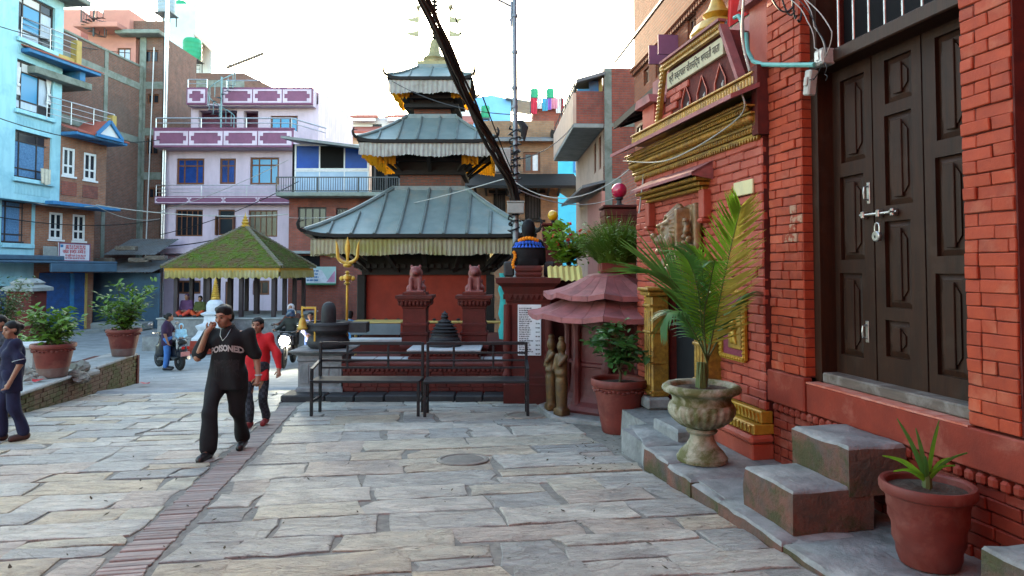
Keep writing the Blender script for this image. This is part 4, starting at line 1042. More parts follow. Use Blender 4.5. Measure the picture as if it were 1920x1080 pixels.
for sx in (-1, 1):
 mb = MB(); mb.bar((sx * .40, -.05, tz(7.66)), (sx * .12, -.02, tz(8.75)), .05, .04); mb.build('spire_brace', m_oldgilt, TP)
 mb = MB(); x = sx * (.50 if sx < 0 else .46); mb.cyl((x, .1, tz(7.66)), (x - .02 * sx, .1, tz(9.35)), .018, None, 6); mb.ball((x, .1, tz(9.42)), .07, 10, 8); mb.lathe([(.0, 0), (.05, .02), (.02, .06)], 8, (x, .1, tz(9.3))); po = mb.build('banner_pole', m_flag, TP)
 for zz in (9.05, 8.62):
  mb = MB(); mb.prism([(x, tz(zz) + .1), (x, tz(zz) - .1), (x + sx * .24, tz(zz) - .1), (x + sx * .38, tz(zz) + .04), (x + sx * .2, tz(zz) + .02)] if sx > 0 else [(x, tz(zz) - .1), (x, tz(zz) + .1), (x - .2, tz(zz) + .04), (x - .42, tz(zz) + .06), (x - .24, tz(zz) - .06)], .09, .105); mb.build('metal_pennant', m_flag, po)
# -- brick stage in front of the temple, seen over the benches
m_dkstone = mat('dark_stone', (.030, .029, .032), (.018, .0175, .019), 6, .6, .5, 30, .008, spec=.25, stain=(.055, .055, .053), samt=.5, sscale=3)
m_greystone = mat('grey_stone', (.20, .20, .20), (.13, .13, .135), 6, .7, .6, 30, .012, stain=(.09, .09, .085), samt=.6, sscale=3)
m_stagered = mat('stage_red_wall', (.090, .013, .009), (.062, .010, .007), 4, .8, .5, 30, .008, vary=.1, stain=(.055, .017, .014), samt=.6, sscale=2)
m_capwhite = mat('pale_cap', (.40, .41, .42), (.30, .31, .32), 7, .8, .3)
def gpt(px, Y): a, b_ = ray(px, 540); return a * Y
SY0 = 12.75; SX0 = gpt(548, SY0); SXE = gpt(1040, 12.4); SGZ = gz(12.8)
SP = thing('shrine_platform', 'low red brick shrine platform with grey stone kerb behind the benches', 'platform', (0, SY0, SGZ))
kx = SX0 - .12; i = 0
while kx < SXE:
 w = R.uniform(.5, .85); e = min(kx + w, SXE); mb = MB(); mb.bev(kx + .008, e - .008, -.25 + R.uniform(-.012, .012), .35, -.12, .13 + R.uniform(-.006, .006), .02); mb.build('kerb_stone', m_dkstone, SP); kx = e
bx = gpt(648, SY0 + .3)
mb = MB(); mb.box(bx, SXE, .16, 3.2, .1, .62); mb.build('wall', m_redmortar, SP)
lst = courses(bx, SXE, .132, .60, .078, .22, seed=51); lay_bricks(SP, lst, m_stagered, .14, .06, .01, .006, .004, 260)
mb = MB(); mb.bev(bx - .02, SXE, .10, .30, .60, .66, .015); mb.build('coping', m_stagered, SP)
for i in range(int((SXE - bx) / .09)):
 q = MB(); q.bev(0, .06, -.03, .05, 0, .06, .012)
 if i == 0: dme2 = mkmesh('dentil', q.v, q.f, m_stagered)
 link('dentil', dme2, SP, (bx + i * .09, .14, .50))
def zrow(px, py, Y): a, b_ = ray(px, py); return EYE + b_ * Y - SGZ
Y2 = SY0 + 1.0
x0 = gpt(650, Y2); x1 = gpt(990, Y2); z1 = zrow(700, 676, Y2)
mb = MB(); mb.box(x0, x1, 1.0, 3.2, .6, z1 - .03); mb.build('upper_step', m_stagered, SP)
mb = MB(); kx = x0
while kx < x1 - .05: e = min(kx + .55, x1); mb.bev(kx + .005, e - .005, .96, 1.4, z1 - .03, z1 + .03, .01); kx = e
mb.build('pale_capping', m_capwhite, SP, kind='stuff')
Y3 = SY0 + 2.2; z3 = zrow(700, 638, Y3); x0 = gpt(655, Y3); x1 = gpt(1000, Y3)
mb = MB(); mb.box(x0, x1, 2.2, 4.4, .6, z3 - .03); mb.build('back_wall', m_stagered, SP)
mb = MB(); mb.bev(gpt(655, Y3), gpt(762, Y3), 2.14, 2.5, z3 - .03, z3 + .03, .01); mb.build('back_capping', m_capwhite, SP)
Y4 = SY0 + .75;
sx0, sx1 = gpt(766, Y4), gpt(900, Y4); zt = zrow(830, 655, Y4)
SB = thing('stupa_block', 'red brick block with pale rim carrying the small dark stupa', 'pedestal', ((sx0 + sx1) / 2, Y4 + .6, SGZ + .62))
hw = (sx1 - sx0) / 2; mb = MB(); mb.bev(-hw + .04, hw - .04, -.6, .6, 0, zt - .66, .015)
for i in range(3): mb.bev(-hw + .0, hw - .0, -.64, .64, .15 + i * .02 - .15, .02 + i * .03, .01)
mb.build('block', m_stagered, SB)
mb = MB(); mb.bev(-hw - .02, hw + .02, -.66, .66, zt - .658, zt - .62, .01); mb.build('rim', m_capwhite, SB)
for i in range(15):
 q = MB(); q.bev(-.03, .03, -.03, .03, 0, .05, .012)
 if i == 0: dme3 = mkmesh('dentil', q.v, q.f, m_stagered)
 link('dentil', dme3, SB, (-hw + .07 + i * (2 * hw - .14) / 14, -.62, zt - .74))
bx_, bz_ = (sx0 + sx1) / 2, SGZ + zt
rr_ = (gpt(862, Y4 + .6) - gpt(806, Y4 + .6)) / 2
STU = thing('small_stupa', 'dark stone bell shaped stupa with stepped cone and round knob', 'stupa', (gpt(834, Y4 + .6), Y4 + .6, bz_))
k = rr_ * .92; STU.scale = (1, 1, .62)
mb = MB(); mb.lathe([(1.22 * k, 0), (1.25 * k, .06), (1.15 * k, .1), (1.2 * k, .14), (1.08 * k, .2), (1.12 * k, .24), (.98 * k, .30)], 28); mb.build('base_rings', m_dkstone, STU, True)
mb = MB(); pf = [(.98 * k, .30), (.96 * k, .36)]
for i in range(5):
 r0 = (.95, .90, .79, .63, .43)[i] * k; z = .36 + i * .105; pf += [(r0, z), (r0 + .03, z + .03), (r0 - .02, z + .06), (r0 - .05, z + .1)]
pf += [(.2 * k, .9), (.24 * k, .93), (.0, .94)]
mb.lathe(pf, 28); mb.build('cone', m_dkstone, STU, True)
mb = MB(); mb.lathe([(.22 * k, .93), (.3 * k, .97), (.2 * k, 1.02), (.24 * k, 1.06), (.1 * k, 1.1), (.0, 1.18)], 16); mb.build('knob', m_dkstone, STU, True)
def lion_pillar(px, label, lab2):
 Y = 14.6; X = gpt(px, Y); w = (gpt(px + 24, Y) - gpt(px - 24, Y)) / 2
 z0 = SGZ + .6; zt = at(px, 553, Y).z
 P = thing('lion_pillar', label, 'pillar', (X, Y, z0), 0, 'red pillars carrying lions'); H = zt - z0
 mb = MB(); mb.tier([(w, 0), (w, H * .12), (w * 1.12, H * .13), (w * 1.12, H * .17), (w * .95, H * .19), (w * .95, H * .34), (w * 1.05, H * .355), (w * 1.05, H * .39), (w * .9, H * .4), (w * .9, H * .50)]); mb.build('base', m_stagered, P)
 mb = MB(); mb.tier([(w * .96, H * .5), (w * .96, H * .53), (w * .88, H * .55), (w * .88, H * .78), (w * .95, H * .79), (w * .95, H * .81)]); mb.build('shaft', m_stagered, P)
 mb = MB(); mb.tier([(w * .95, H * .81), (w * 1.06, H * .84), (w * 1.1, H * .88), (w * 1.25, H * .91), (w * 1.25, H * .945), (w * 1.4, H * .95), (w * 1.4, H), (w * .9, H + .0), (w * .9, H + .06)])
 for k in range(4):
  for j in range(7): mb.xf(sidexf(k), lambda q: q.ball(((-.9 + j * .3) * w, -w * 1.14, H * .875), (w * .14, .04, w * .22), 6, 5))
 mb.build('capital', m_stagered, P)
 L = thing('lion_statue', lab2, 'statue', (X, Y, zt + .062), 0, 'seated lion statues')
 pr = [('e', (0, .06, .14), (.15, .17, .15)), ('e', (0, .0, .28), (.125, .12, .16)), ('c', (-.09, -.1, .27), (-.09, -.16, .03), .05, .04), ('c', (.09, -.1, .27), (.09, -.16, .03), .05, .04),
   ('e', (-.14, .06, .08), (.07, .14, .08)), ('e', (.14, .06, .08), (.07, .14, .08)), ('e', (0, -.08, .44), (.12, .12, .115)), ('e', (0, -.19, .41), (.065, .07, .055)),
   ('e', (-.09, -.03, .54), (.03, .025, .045)), ('e', (.09, -.03, .54), (.03, .025, .045)), ('e', (0, .02, .40), (.14, .1, .14)), ('b', (0, 0, .015), (.19, .22, .02), .01), ('c', (.1, .18, .08), (.16, .14, .26), .03, .02)]
 link('lion', sdf_mesh('lion', m_lion, pr, .016, k=.035), L)
m_lion = mat('pink_red_stone', (.20, .058, .052), (.14, .038, .034), 10, .6, .3, 40, .005)
lion_pillar(780, 'red pillar with carved capital just left of the small stupa', 'seated pinkish lion on the pillar left of the small stupa')
lion_pillar(890, 'red pillar with carved capital just right of the small stupa', 'seated pinkish lion on the pillar right of the small stupa')
Y = 13.3; X = gpt(612, Y); wz = SGZ
LP = thing('lingam_pedestal', 'grey stone pedestal with flaring slab beside the left bench', 'pedestal', (X, Y, gz(Y) + .1))
def zz_(px, py, Y, b): return at(px, py, Y).z - b
b0 = gz(Y) + .1; ht = zz_(610, 657, Y - .4, b0); w = (gpt(650, Y) - gpt(572, Y)) / 2
mb = MB(); mb.tier([(w * 1.08, 0), (w * 1.08, .12), (w, .15), (w, ht * .74)]); mb.build('shaft', m_greystone, LP)
mb = MB(); mb.tier([(w, ht * .742), (w * 1.06, ht * .77), (w * 1.03, ht * .82), (w * 1.03, ht * .88), (w * 1.34, ht * .97), (w * 1.36, ht), (w * .8, ht + .01)]); mb.build('flared_slab', m_greystone, LP)
for k in range(4):
 for j in range(4):
  mb = MB(); mb.xf(sidexf(k), lambda q: q.bev(-w * .92 + j * w * .47, -w * .92 + j * w * .47 + w * .42, -w - .012, -w + .02, .2, ht * .68, .01)); mb.build('panel', m_greystone, LP)
LG = thing('shiva_lingam', 'black rounded stone lingam on wide grooved dark basin', 'lingam', (X + .05, Y, b0 + ht + .01))
r = w * 1.02
mb = MB(); mb.lathe([(r * .8, 0), (r * .92, .04), (r * .98, .12), (r * .9, .2), (r * .8, .24), (r * .82, .27), (r, .30), (r * 1.12, .36), (r * 1.1, .42), (r * 1.14, .46), (r * 1.08, .5), (r * .9, .5), (r * .88, .46), (0, .46)], 30)
mb.box(r * .5, r * 1.85, -.16, .16, .30, .49); mb.build('basin', m_dkstone, LG, True)
mb = MB(); q = r * .34; mb.lathe([(q, .42), (q * 1.03, .6), (q * 1.0, .72), (q * .9, .80), (q * .65, .855), (q * .3, .88), (0, .885)], 22); mb.build('shaft', m_dkstone, LG, True)
Y = 13.6; X = gpt(651, Y); TR = thing('golden_trident', 'tall golden trident standing behind the dark lingam', 'trident', (X, Y, b0 + .5))
tb = b0 + .5; z = lambda py: at(651, py, Y).z - tb
s_ = Y / 1280
mb = MB(); mb.cyl((0, 0, 0), (0, 0, z(510)), .026, .024, 10); mb.build('pole', m_brightgold, TR)
mb = MB(); mb.lathe([(.02, 0), (.07, .04), (.03, .08), (.09, .13), (.085, .19), (.025, .23), (.05, .26), (.02, .29)], 14, (0, 0, z(535))); mb.ball((-.11, 0, z(522)), (.05, .03, .05)); mb.ball((.11, 0, z(522)), (.05, .03, .05)); mb.build('drum_knob', m_brightgold, TR, True)
mb = MB(); pts = []
for i in range(13):
 a = -pi + pi * i / 12; pts.append((.20 * cos(a), 0, z(478) + .16 * sin(a) * 1.0))
mb.tube([(-.24, 0, z(451)), (-.215, 0, z(458)), (-.205, 0, z(468))] + pts[1:-1] + [(.205, 0, z(468)), (.215, 0, z(458)), (.24, 0, z(451))], [.005, .022, .032] + [.038] * 11 + [.032, .022, .005], 8); mb.build('side_prongs', m_brightgold, TR, True)
mb = MB(); mb.lathe([(.02, 0), (.024, .1), (.03, .2), (.06, .36), (.045, .46), (.0, .60)], 10, (0, 0, z(500)), sy=.5); mb.ball((0, 0, z(497)), (.09, .05, .05)); mb.build('centre_prong', m_brightgold, TR, True)
Y = 12.9; X = gpt(582, Y); BL = thing('temple_bell', 'small brass bell hanging from gilded frame beside the lingam', 'bell', (X, Y, at(582, 620, Y).z)); bb = at(582, 620, Y).z
z = lambda py: at(582, py, Y).z - bb; xx = lambda px: gpt(px, Y) - X
mb = MB(); mb.bar((xx(567), 0, z(590)), (xx(567), 0, z(574)), .03); mb.bar((xx(567), 0, z(577)), (xx(593), 0, z(577)), .035); mb.bar((xx(592), 0, z(577)), (xx(591), 0, z(640)), .03); mb.build('frame', m_brightgold, BL)
mb = MB(); mb.tube([(xx(568), 0, z(577)), (xx(568), 0, z(598))], .01, 6); mb.lathe([(.09, 0), (.1, .03), (.08, .06), (.07, .13), (.05, .2), (.02, .23), (.03, .27), (.0, .3)], 16, (xx(568), 0, z(618))); mb.build('bell', m_brightgold, BL, True)
# -- bust pillar on the right of the platform
Y = 12.6; X = gpt(992, Y); b0 = gz(Y) - .02
BP = thing('bust_pillar', 'broad red pillar with white name plaque below the bust', 'pillar', (X, Y, b0), -.06)
w = (gpt(1036, Y) - gpt(946, Y)) / 2; ht = at(990, 521, Y - .5).z - b0
mb = MB(); mb.tier([(w * 1.0, 0), (w * 1.0, .38), (w * .92, .4), (w * .92, .5), (w * .86, .53)]); mb.build('base', m_stagered, BP)
mb = MB(); mb.tier([(w * .86, .53), (w * .86, ht * .80)]); mb.build('shaft', m_stagered, BP)
mb = MB(); mb.tier([(w * .86, ht * .8), (w * .92, ht * .82), (w * .98, ht * .88), (w * 1.08, ht * .93), (w * 1.28, ht * .96), (w * 1.30, ht), (w * .6, ht + .01)])
for k in range(4):
 for j in range(8): mb.xf(sidexf(k), lambda q: q.prism([((-.85 + j * .22) * w, ht * .87), ((-.74 + j * .22) * w, ht * .83), ((-.63 + j * .22) * w, ht * .87)], -w * 1.02, -w * .9))
mb.build('capital', m_stagered, BP)
for sx in (-1, 1):
 mb = MB(); mb.lathe([(.07, .5), (.09, .56), (.06, .62), (.085, .75), (.10, .85), (.06, .95), (.08, 1.0), (.07, ht * .79)], 10, (sx * w * .84, -w * .84, 0)); mb.build('corner_baluster', m_stagered, BP, True)
m_white = mat('white_marble', (.62, .63, .65), (.54, .55, .57), 5, .5, .1)
m_text = mat('black_print', (.02, .02, .022), None, 5, .7, 0)
pw = w * .47; pz0, pz1 = at(990, 668, Y - .5).z - b0, ht * .79
mb = MB(); mb.bev(-pw * .9, pw * 1.1, -w * .86 - .03, -w * .86 + .01, pz0, pz1, .006); pq = mb.build('name_plaque', m_white, BP)
mb = MB(); n = 22; lh = (pz1 - pz0 - .06) / n
for i in range(n):
 zb = pz1 - .05 - (i + .7) * lh; ln = random.Random(i).uniform(.62, 1.0)
 deva(mb, -pw * .8, -pw * .8 + pw * 1.25 * ln, zb, lh * .52, -w * .86 - .0315, i + 100, bold=1.5)
 if i % 2: deva(mb, pw * .62, pw * 1.0, zb, lh * .5, -w * .86 - .0315, i + 200, bold=1.5)
mb.build('names', m_text, pq)
mb = MB(); mb.bev(-w * .86 - .03, -w * .86 + .01, -w * .5, w * .3, .5, ht * .78, .006); mb.build('side_plaque', m_white, BP)
mb = MB(); mb.tier([(w * .5, ht + .011), (w * .55, ht + .06), (w * .5, ht + .1), (w * .56, ht + .13), (w * .56, ht + .18), (w * .48, ht + .22)], (0, 0, 0)); mb.build('bust_plinth', m_stagered, BP)
for sx in (-1, 1):
 mb = MB(); mb.bev(sx * w * .84 - .1, sx * w * .84 + .1, -.02, .05, ht + .012, ht + .3, .05); mb.build('back_slab', m_dkstone, BP)
m_bust = mat('black_bust_stone', (.010, .010, .012), (.007, .007, .008), 8, .6, .2, 40, .004, spec=.12)
BU = thing('bust_statue', 'black stone bust seen from behind with marigold and blue garlands', 'bust', (X - .01, Y, b0 + ht + .22), -.06)
kk = 1.0
pr = [('e', (0, 0, .22), (.29, .17, .26)), ('c', (-.16, 0, .38), (.16, 0, .38), .12, .12), ('c', (0, 0, .45), (0, -.01, .58), .09, .085), ('e', (0, -.01, .68), (.128, .14, .185)), ('e', (0, .12, .65), (.025, .04, .04)), ('c', (-.22, 0, .3), (-.24, .02, .08), .09, .08), ('c', (.22, 0, .3), (.24, .02, .08), .09, .08), ('b', (0, 0, .05), (.2, .14, .06), .03)]
link('bust', sdf_mesh('bust', m_bust, pr, .018, k=.05), BU)
m_mari = mat('marigold', (.75, .25, .01), (.6, .16, .01), 20, .8, .3); m_blue = mat('blue_petal', (.02, .11, .55), (.015, .08, .4), 20, .8, .3)
mb = MB()
for i in range(22):
 a = 2 * pi * i / 22; mb.ball((.19 * cos(a), .17 * sin(a), .47 - .03 * cos(2 * a)), .038, 7, 5)
for i in range(7): mb.ball((-.26 + .02 * sin(i), -.12, .24 - i * .045), .032, 6, 5)
mb.build('marigold_garland', m_mari, BU, True)
mb = MB()
for i in range(26):
 a = 2 * pi * i / 26; mb.ball((.245 * cos(a), .20 * sin(a), .40 - .02 * cos(2 * a) + R.uniform(-.01, .01)), .034, 6, 4)
 mb.add([(.24 * cos(a), .20 * sin(a), .41), (.31 * cos(a + .1), .24 * sin(a + .1), .33), (.31 * cos(a - .1), .24 * sin(a - .1), .33)], [(0, 1, 2)])
mb.build('blue_garland', m_blue, BU, True)
# -- rose octagonal side shrine
Y = 10.95; X = 1.55; b0 = gz(10.2) - .03
OS = thing('side_shrine', 'rose painted octagonal shrine with two tiered cement roof', 'shrine', (X, Y, b0), radians(11))
m_rose = mat('rose_paint', (.125, .028, .026), (.085, .02, .018), 4, .55, .5, 18, .015, spec=.4, stain=(.05, .018, .016), samt=.6, sscale=2.5)
def oct_(prof, n=8, a0=pi / 8): mb = MB(); return mb.lathe(prof, n, (0, 0, 0), a0)
oct_([(1.16, 0), (1.16, .08), (1.12, .10)]).build('stone_base', m_stepstone, OS)
oct_([(.80, .10), (.82, .14), (.78, .2), (.70, .26), (.66, .34), (.64, .44), (.62, .6), (.62, .78), (.66, .8), (.66, .84), (.61, .86), (.61, 1.48), (.66, 1.52), (.72, 1.56), (.80, 1.60)]).build('body', m_rose, OS)
for k in range(8):
 a = pi / 8 + k * pi / 4 ; mb = MB()
 mb.lathe([(.12, .1), (.14, .15), (.10, .22), (.075, .3), (.06, .42), (.058, .7), (.08, .76), (.085, .82), (.055, .88), (.055, 1.36), (.08, 1.42), (.1, 1.52), (.06, 1.56)], 8, (.66 * cos(a), .66 * sin(a), 0)); mb.build('corner_column', m_rose, OS, True)
for k in range(8):
 a = k * pi / 4 + pi / 4; M = Matrix.Rotation(a + pi / 2, 4, 'Z')
 def eave(r0, z0, r1, z1, nm, nt):
  for j in range(nt):
   mb = MB(); t_ = math.tan(pi / 8); x0 = -1 + 2 * j / nt; x1 = -1 + 2 * (j + 1) / nt; v = []
   for i in range(5):
    f = i / 4; rr = r0 + (r1 - r0) * f; zz = z0 + (z1 - z0) * (f ** 1.35) + .03 * max(0, .4 - f)
    up0 = .05 * abs(x0) ** 3 * (1 - f); up1 = .05 * abs(x1) ** 3 * (1 - f)
    v += [M @ Vector((x0 * rr * t_ + .003, -rr, zz + up0)), M @ Vector((x1 * rr * t_ - .003, -rr, zz + up1))]
   n = len(v); v += [p - Vector((0, 0, .075)) for p in v]
   fs = [(2 * i, 2 * i + 1, 2 * i + 3, 2 * i + 2) for i in range(4)] + [(n + 2 * i + 2, n + 2 * i + 3, n + 2 * i + 1, n + 2 * i) for i in range(4)] + [(0, n, n + 1, 1)] + [(2 * i + 1, n + 2 * i + 1, n + 2 * i + 3, 2 * i + 3) for i in range(4)] + [(2 * i + 2, n + 2 * i + 2, n + 2 * i, 2 * i) for i in range(4)]
   mb.add(v, fs); mb.build(nm, m_pinkroof, OS, True, angle=35)
 eave(1.22, 1.56, .66, 1.82, 'roof_slab', 3); eave(.98, 1.87, .36, 2.16, 'roof_slab', 3)
oct_([(.62, 1.76), (.64, 1.79), (.60, 1.81), (.60, 1.86), (.72, 1.92)]).build('upper_drum', m_rose, OS)
oct_([(.37, 2.12), (.38, 2.17), (.32, 2.2), (.2, 2.22)]).build('roof_top', m_pinkroof, OS)
m_oldgold = mat('worn_gold_figure', (.11, .06, .018), (.05, .028, .012), 12, .5, .4, 50, .008, metal=.2, stain=(.08, .05, .03), samt=.6, sscale=6)
for i, (a, b_) in enumerate(((-3.07, .95), (-2.67, 1.0))):
 pr = [('e', (0, 0, 1.02), (.075, .07, .1)), ('e', (0, 0, 1.14), (.05, .05, .04)), ('e', (0, 0, .78), (.095, .08, .17)), ('c', (-.1, 0, .88), (-.1, -.07, .68), .035, .03), ('c', (.1, 0, .88), (.06, -.1, .76), .035, .03), ('c', (-.04, 0, .65), (-.045, -.01, .3), .06, .045), ('c', (.04, 0, .65), (.045, -.01, .3), .06, .045), ('c', (0, 0, .5), (0, 0, .05), .095, .08), ('b', (0, 0, .05), (.1, .09, .05), .02), ('e', (0, -.02, .62), (.1, .08, .05))]
 link('guardian_figure', sdf_mesh('guardian', m_oldgold, pr, .016, k=.03), OS, (b_ * cos(a) * 1.02, b_ * sin(a) * 1.02, .10), a + pi / 2)
oct_([(.36, 0), (.36, .02)]).build('shrine_floor', m_stepstone, OS)
# -- houses round the square
m_blueG = mat('blue_reflection_glass', (.008, .025, .10), (.012, .05, .22), 1.4, .25, 0, spec=.2); m_deepG = mat('deep_blue_glass', (.004, .055, .30), (.003, .04, .22), 1.2, .35, 0, spec=.12); m_darkG = glassmat('dark_glass', (.012, .014, .02)); m_skyG = glassmat('pale_blue_glass', (.04, .22, .40))  # first glass: blue reflection is put into its base colour
m_brownF = mat('brown_frame', (.16, .055, .025), (.11, .04, .02), 8, .6, .2); m_whiteF = mat('white_frame', (.62, .62, .63), (.52, .52, .53), 8, .6, .15); m_darkF = mat('dark_frame', (.04, .03, .03), None, 8, .6, .2)
m_lilac = mat('lilac_render', (.55, .43, .52), (.44, .345, .42), 3, .85, .2, 20, .005, stain=(.36, .30, .36), samt=.4, sscale=.9, stretch=(1, 1, .18), lo=.42, hi=.75)
m_plum = mat('plum_paint', (.20, .075, .135), (.16, .06, .11), 3, .75, .2, stain=(.13, .055, .09), samt=.5, sscale=1.2)
m_lightblue = mat('light_blue_render', (.30, .55, .62), (.22, .44, .51), 3.5, .8, .2, 20, .005, stain=(.14, .33, .42), samt=.55, sscale=1.0, stretch=(1, 1, .15), lo=.42, hi=.75)
m_blueP = mat('blue_paint', (.03, .17, .36), (.02, .12, .27), 4, .6, .2, stain=(.10, .13, .17), samt=.6, sscale=2)
m_brickA = brickmat('old_brick', (.19, .078, .055), (.14, .062, .048), (.15, .13, .115), stain=(.11, .085, .075), sscale=.35)
m_brickB = brickmat('warm_brick', (.32, .125, .07), (.25, .10, .06), (.22, .16, .13), stain=(.12, .08, .065), sscale=.5)
m_brickC = brickmat('brown_mud_brick', (.27, .145, .085), (.22, .12, .075), (.20, .14, .10), stain=(.10, .075, .06), sscale=.6, bw=.24, bh=.08)
m_brickD = brickmat('orange_brick', (.22, .055, .022), (.17, .042, .019), (.13, .06, .04), stain=(.22, .08, .05), samt=.4, sscale=.6)
m_brickE = brickmat('red_brick', (.28, .075, .05), (.22, .06, .045), (.15, .09, .08), stain=(.10, .05, .045), sscale=.6)
m_conc = mat('concrete', (.27, .28, .27), (.20, .21, .205), 3, .9, .5, 30, .008, stain=(.12, .13, .12), samt=.6, sscale=1.2)
m_concmoss = mat('mossy_concrete', (.20, .22, .20), (.14, .16, .14), 3, .9, .5, 30, .008, stain=(.07, .08, .055), samt=.7, sscale=1.2)
m_terra = mat('terracotta_render', (.48, .21, .17), (.42, .18, .15), 1.5, .85, .2, stain=(.35, .17, .14), samt=.4, sscale=1)
m_peach = mat('peach_render', (.52, .36, .28), (.46, .31, .24), 1.5, .85, .25, stain=(.34, .25, .2), samt=.5, sscale=1.2)
m_whiteW = mat('white_render', (.62, .62, .63), (.55, .55, .57), 1.5, .85, .2, stain=(.42, .42, .43), samt=.4, sscale=.8)
m_tile = mat('red_roof_sheet', (.33, .085, .06), (.26, .07, .055), 2, .7, .3)
m_tin = mat('grey_tin', (.16, .17, .18), (.11, .115, .12), 3, .55, .3, 20, .006, metal=.3, stain=(.14, .09, .06), samt=.6, sscale=2)
m_bluetin = mat('blue_tin', (.06, .12, .18), (.045, .09, .14), 2.5, .55, .2, metal=.2, stain=(.06, .06, .06), samt=.5, sscale=1.5)
m_rail = mat('steel_rail', (.55, .55, .56), None, 8, .35, 0, metal=.8); m_darkrail = mat('dark_rail', (.05, .055, .06), None, 8, .5, 0)
m_green = mat('green_tank', (.015, .26, .13), (.012, .20, .10), 2, .55, .1); m_greytank = mat('grey_tank', (.24, .30, .34), (.20, .25, .29), 2, .5, .1, metal=.2)
m_yellow = mat('yellow_paint', (.40, .28, .09), (.32, .22, .07), 4, .7, .2); m_curtain = mat('pale_curtain', (.50, .55, .62), (.35, .42, .52), 9, .9, .2, stretch=(6, 1, .4))
m_bluecurt = mat('blue_patterned_curtain', (.10, .22, .36), (.05, .12, .24), 16, .9, .2)
BZ0 = -1.28
def wpart(parent, rect, y, mf, mg, nx=2, zs=(), fw=.05, dep=.06, name='window', panes=True, mgs=None, cols=None):
 """frame with mullions as one part, each pane a sub-part; rect is the opening"""
 a, b_, c, d = rect; mb = MB(); e = .012
 a, b_, c, d = a + e, b_ - e, c + e, d - e
 mb.box(a, a + fw, y, y + dep, c, d); mb.box(b_ - fw, b_, y, y + dep, c, d); mb.box(a + fw, b_ - fw, y, y + dep, c, c + fw); mb.box(a + fw, b_ - fw, y, y + dep, d - fw, d)
 xs = [a + fw * .5] + [a + (b_ - a) * f for f in (cols or [i / nx for i in range(1, nx)])] + [b_ - fw * .5]; zz = [c + fw * .5] + [c + (d - c) * f for f in zs] + [d - fw * .5]
 for x in xs[1:-1]: mb.box(x - fw * .4, x + fw * .4, y + .004, y + dep - .004, c + fw, d - fw)
 for z in zz[1:-1]: mb.box(a + fw, b_ - fw, y + .007, y + dep - .007, z - fw * .4, z + fw * .4)
 w = mb.build(name, mf, parent)
 k = 0
 for i in range(len(xs) - 1):
  for j in range(len(zz) - 1):
   q = MB(); q.box(xs[i] + .01, xs[i + 1] - .01, y + dep * .5, y + dep * .5 + .012, zz[j] + .01, zz[j + 1] - .01)
   q.build('pane', (mgs[k % len(mgs)] if mgs else mg), w); k += 1
 return w
def rail(parent, pts, h, nb, m, r=.022, post=1.2, name='railing'):
 """posts, a top rail and nb thinner bars along a 3-D polyline"""
 mb = MB(); P = [Vector(p) for p in pts]
 for a, b_ in zip(P[:-1], P[1:]):
  L = (b_ - a).length; n = max(1, int(round(L / post)))
  for i in range(n + 1): q = a.lerp(b_, i / n); mb.cyl(q, q + Vector((0, 0, h)), r, None, 6)
  for k in range(nb + 1):
   z = h * (1 - k / (nb + 1)); mb.cyl(a + Vector((0, 0, z)), b_ + Vector((0, 0, z)), r * (1.1 if k == 0 else .7), None, 6)
 return mb.build(name, m, parent)
# -- lilac house with plum balcony bands
PF = Fac(gpt(299, 37) , 37, 1, 0, BZ0)
PH = thing('lilac_house', 'lilac rendered house with plum banded balconies behind the mossy pavilion', 'house', PF.O, 0)
X1 = PF.p(588, 300)[0]; z = lambda py: PF.p(450, py)[1]
wr = {}
for nm, q in dict(a=(331, 297, 383, 346), b=(412, 297, 442, 345), c=(469, 295, 523, 346), d=(329, 393, 380, 443), e=(409, 393, 440, 441), f=(466, 394, 520, 444), g=(325, 526, 376, 551), h=(474, 526, 505, 553)).items(): wr[nm] = PF.rect(*q)
dr = PF.rect(422, 528, 434, 584); wr['dr'] = dr
zf3 = z(278) + .15
mb = MB(); mb.holes(0, X1, -.3, zf3, list(wr.values()), 0, .22); mb.box(X1 - .002, X1, 0, 9, -.3, zf3); mb.box(0, .002, 0, 9, -.3, zf3); mb.box(0, X1, .3, .32, -.3, zf3); mb.box(0, X1, 8.9, 9, -.3, zf3)
mb.build('wall', m_lilac, PH)
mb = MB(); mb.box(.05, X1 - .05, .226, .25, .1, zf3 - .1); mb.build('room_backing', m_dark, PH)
for nm, gl, cols, zs, fr in (('a', m_blueG, [.27, .73], [.72], m_brownF), ('b', m_blueG, [.5], [.72], m_brownF), ('c', m_skyG, [.3, .72], [.72], m_brownF), ('g', m_darkG, [.33, .66], [], m_brownF), ('h', m_darkG, [.5], [], m_brownF)):
 wpart(PH, wr[nm], .06, fr, gl, cols=cols, zs=zs, fw=.09)
for nm in ('d', 'f'):
 wi_ = wpart(PH, wr[nm], .06, m_brownF, m_darkG, cols=[.2, .4, .6, .8], zs=[.75], fw=.06)
wi_ = wpart(PH, wr['e'], .08, m_brownF, m_darkG, nx=1, zs=[.66], fw=.06)
a, b_, c, d = wr['e']
for x in (a - .05, b_): mb = MB(); mb.box(x, x + .05, -.3, .04, c, c + (d - c) * .72); mb.build('shutter', m_brownF, PH)
mb = MB(); mb.box(dr[0], dr[1], .1, .15, 0, dr[3]); mb.build('door', m_brownF, PH)
mb = MB(); mb.box(-.05, X1, -.06, -.003, -.3, z(590)); mb.build('plinth', m_conc, PH)
mb = MB(); mb.bev(-.35, PF.p(372, 470)[0], -.5, -.003, z(476), z(466), .02); mb.build('ledge', m_lilac, PH)
mb = MB(); xl = PF.p(306, 380)[0]; mb.box(xl, xl + .10, -.03, -.003, z(620), z(368)); mb.build('corner_strip', m_plum, PH)
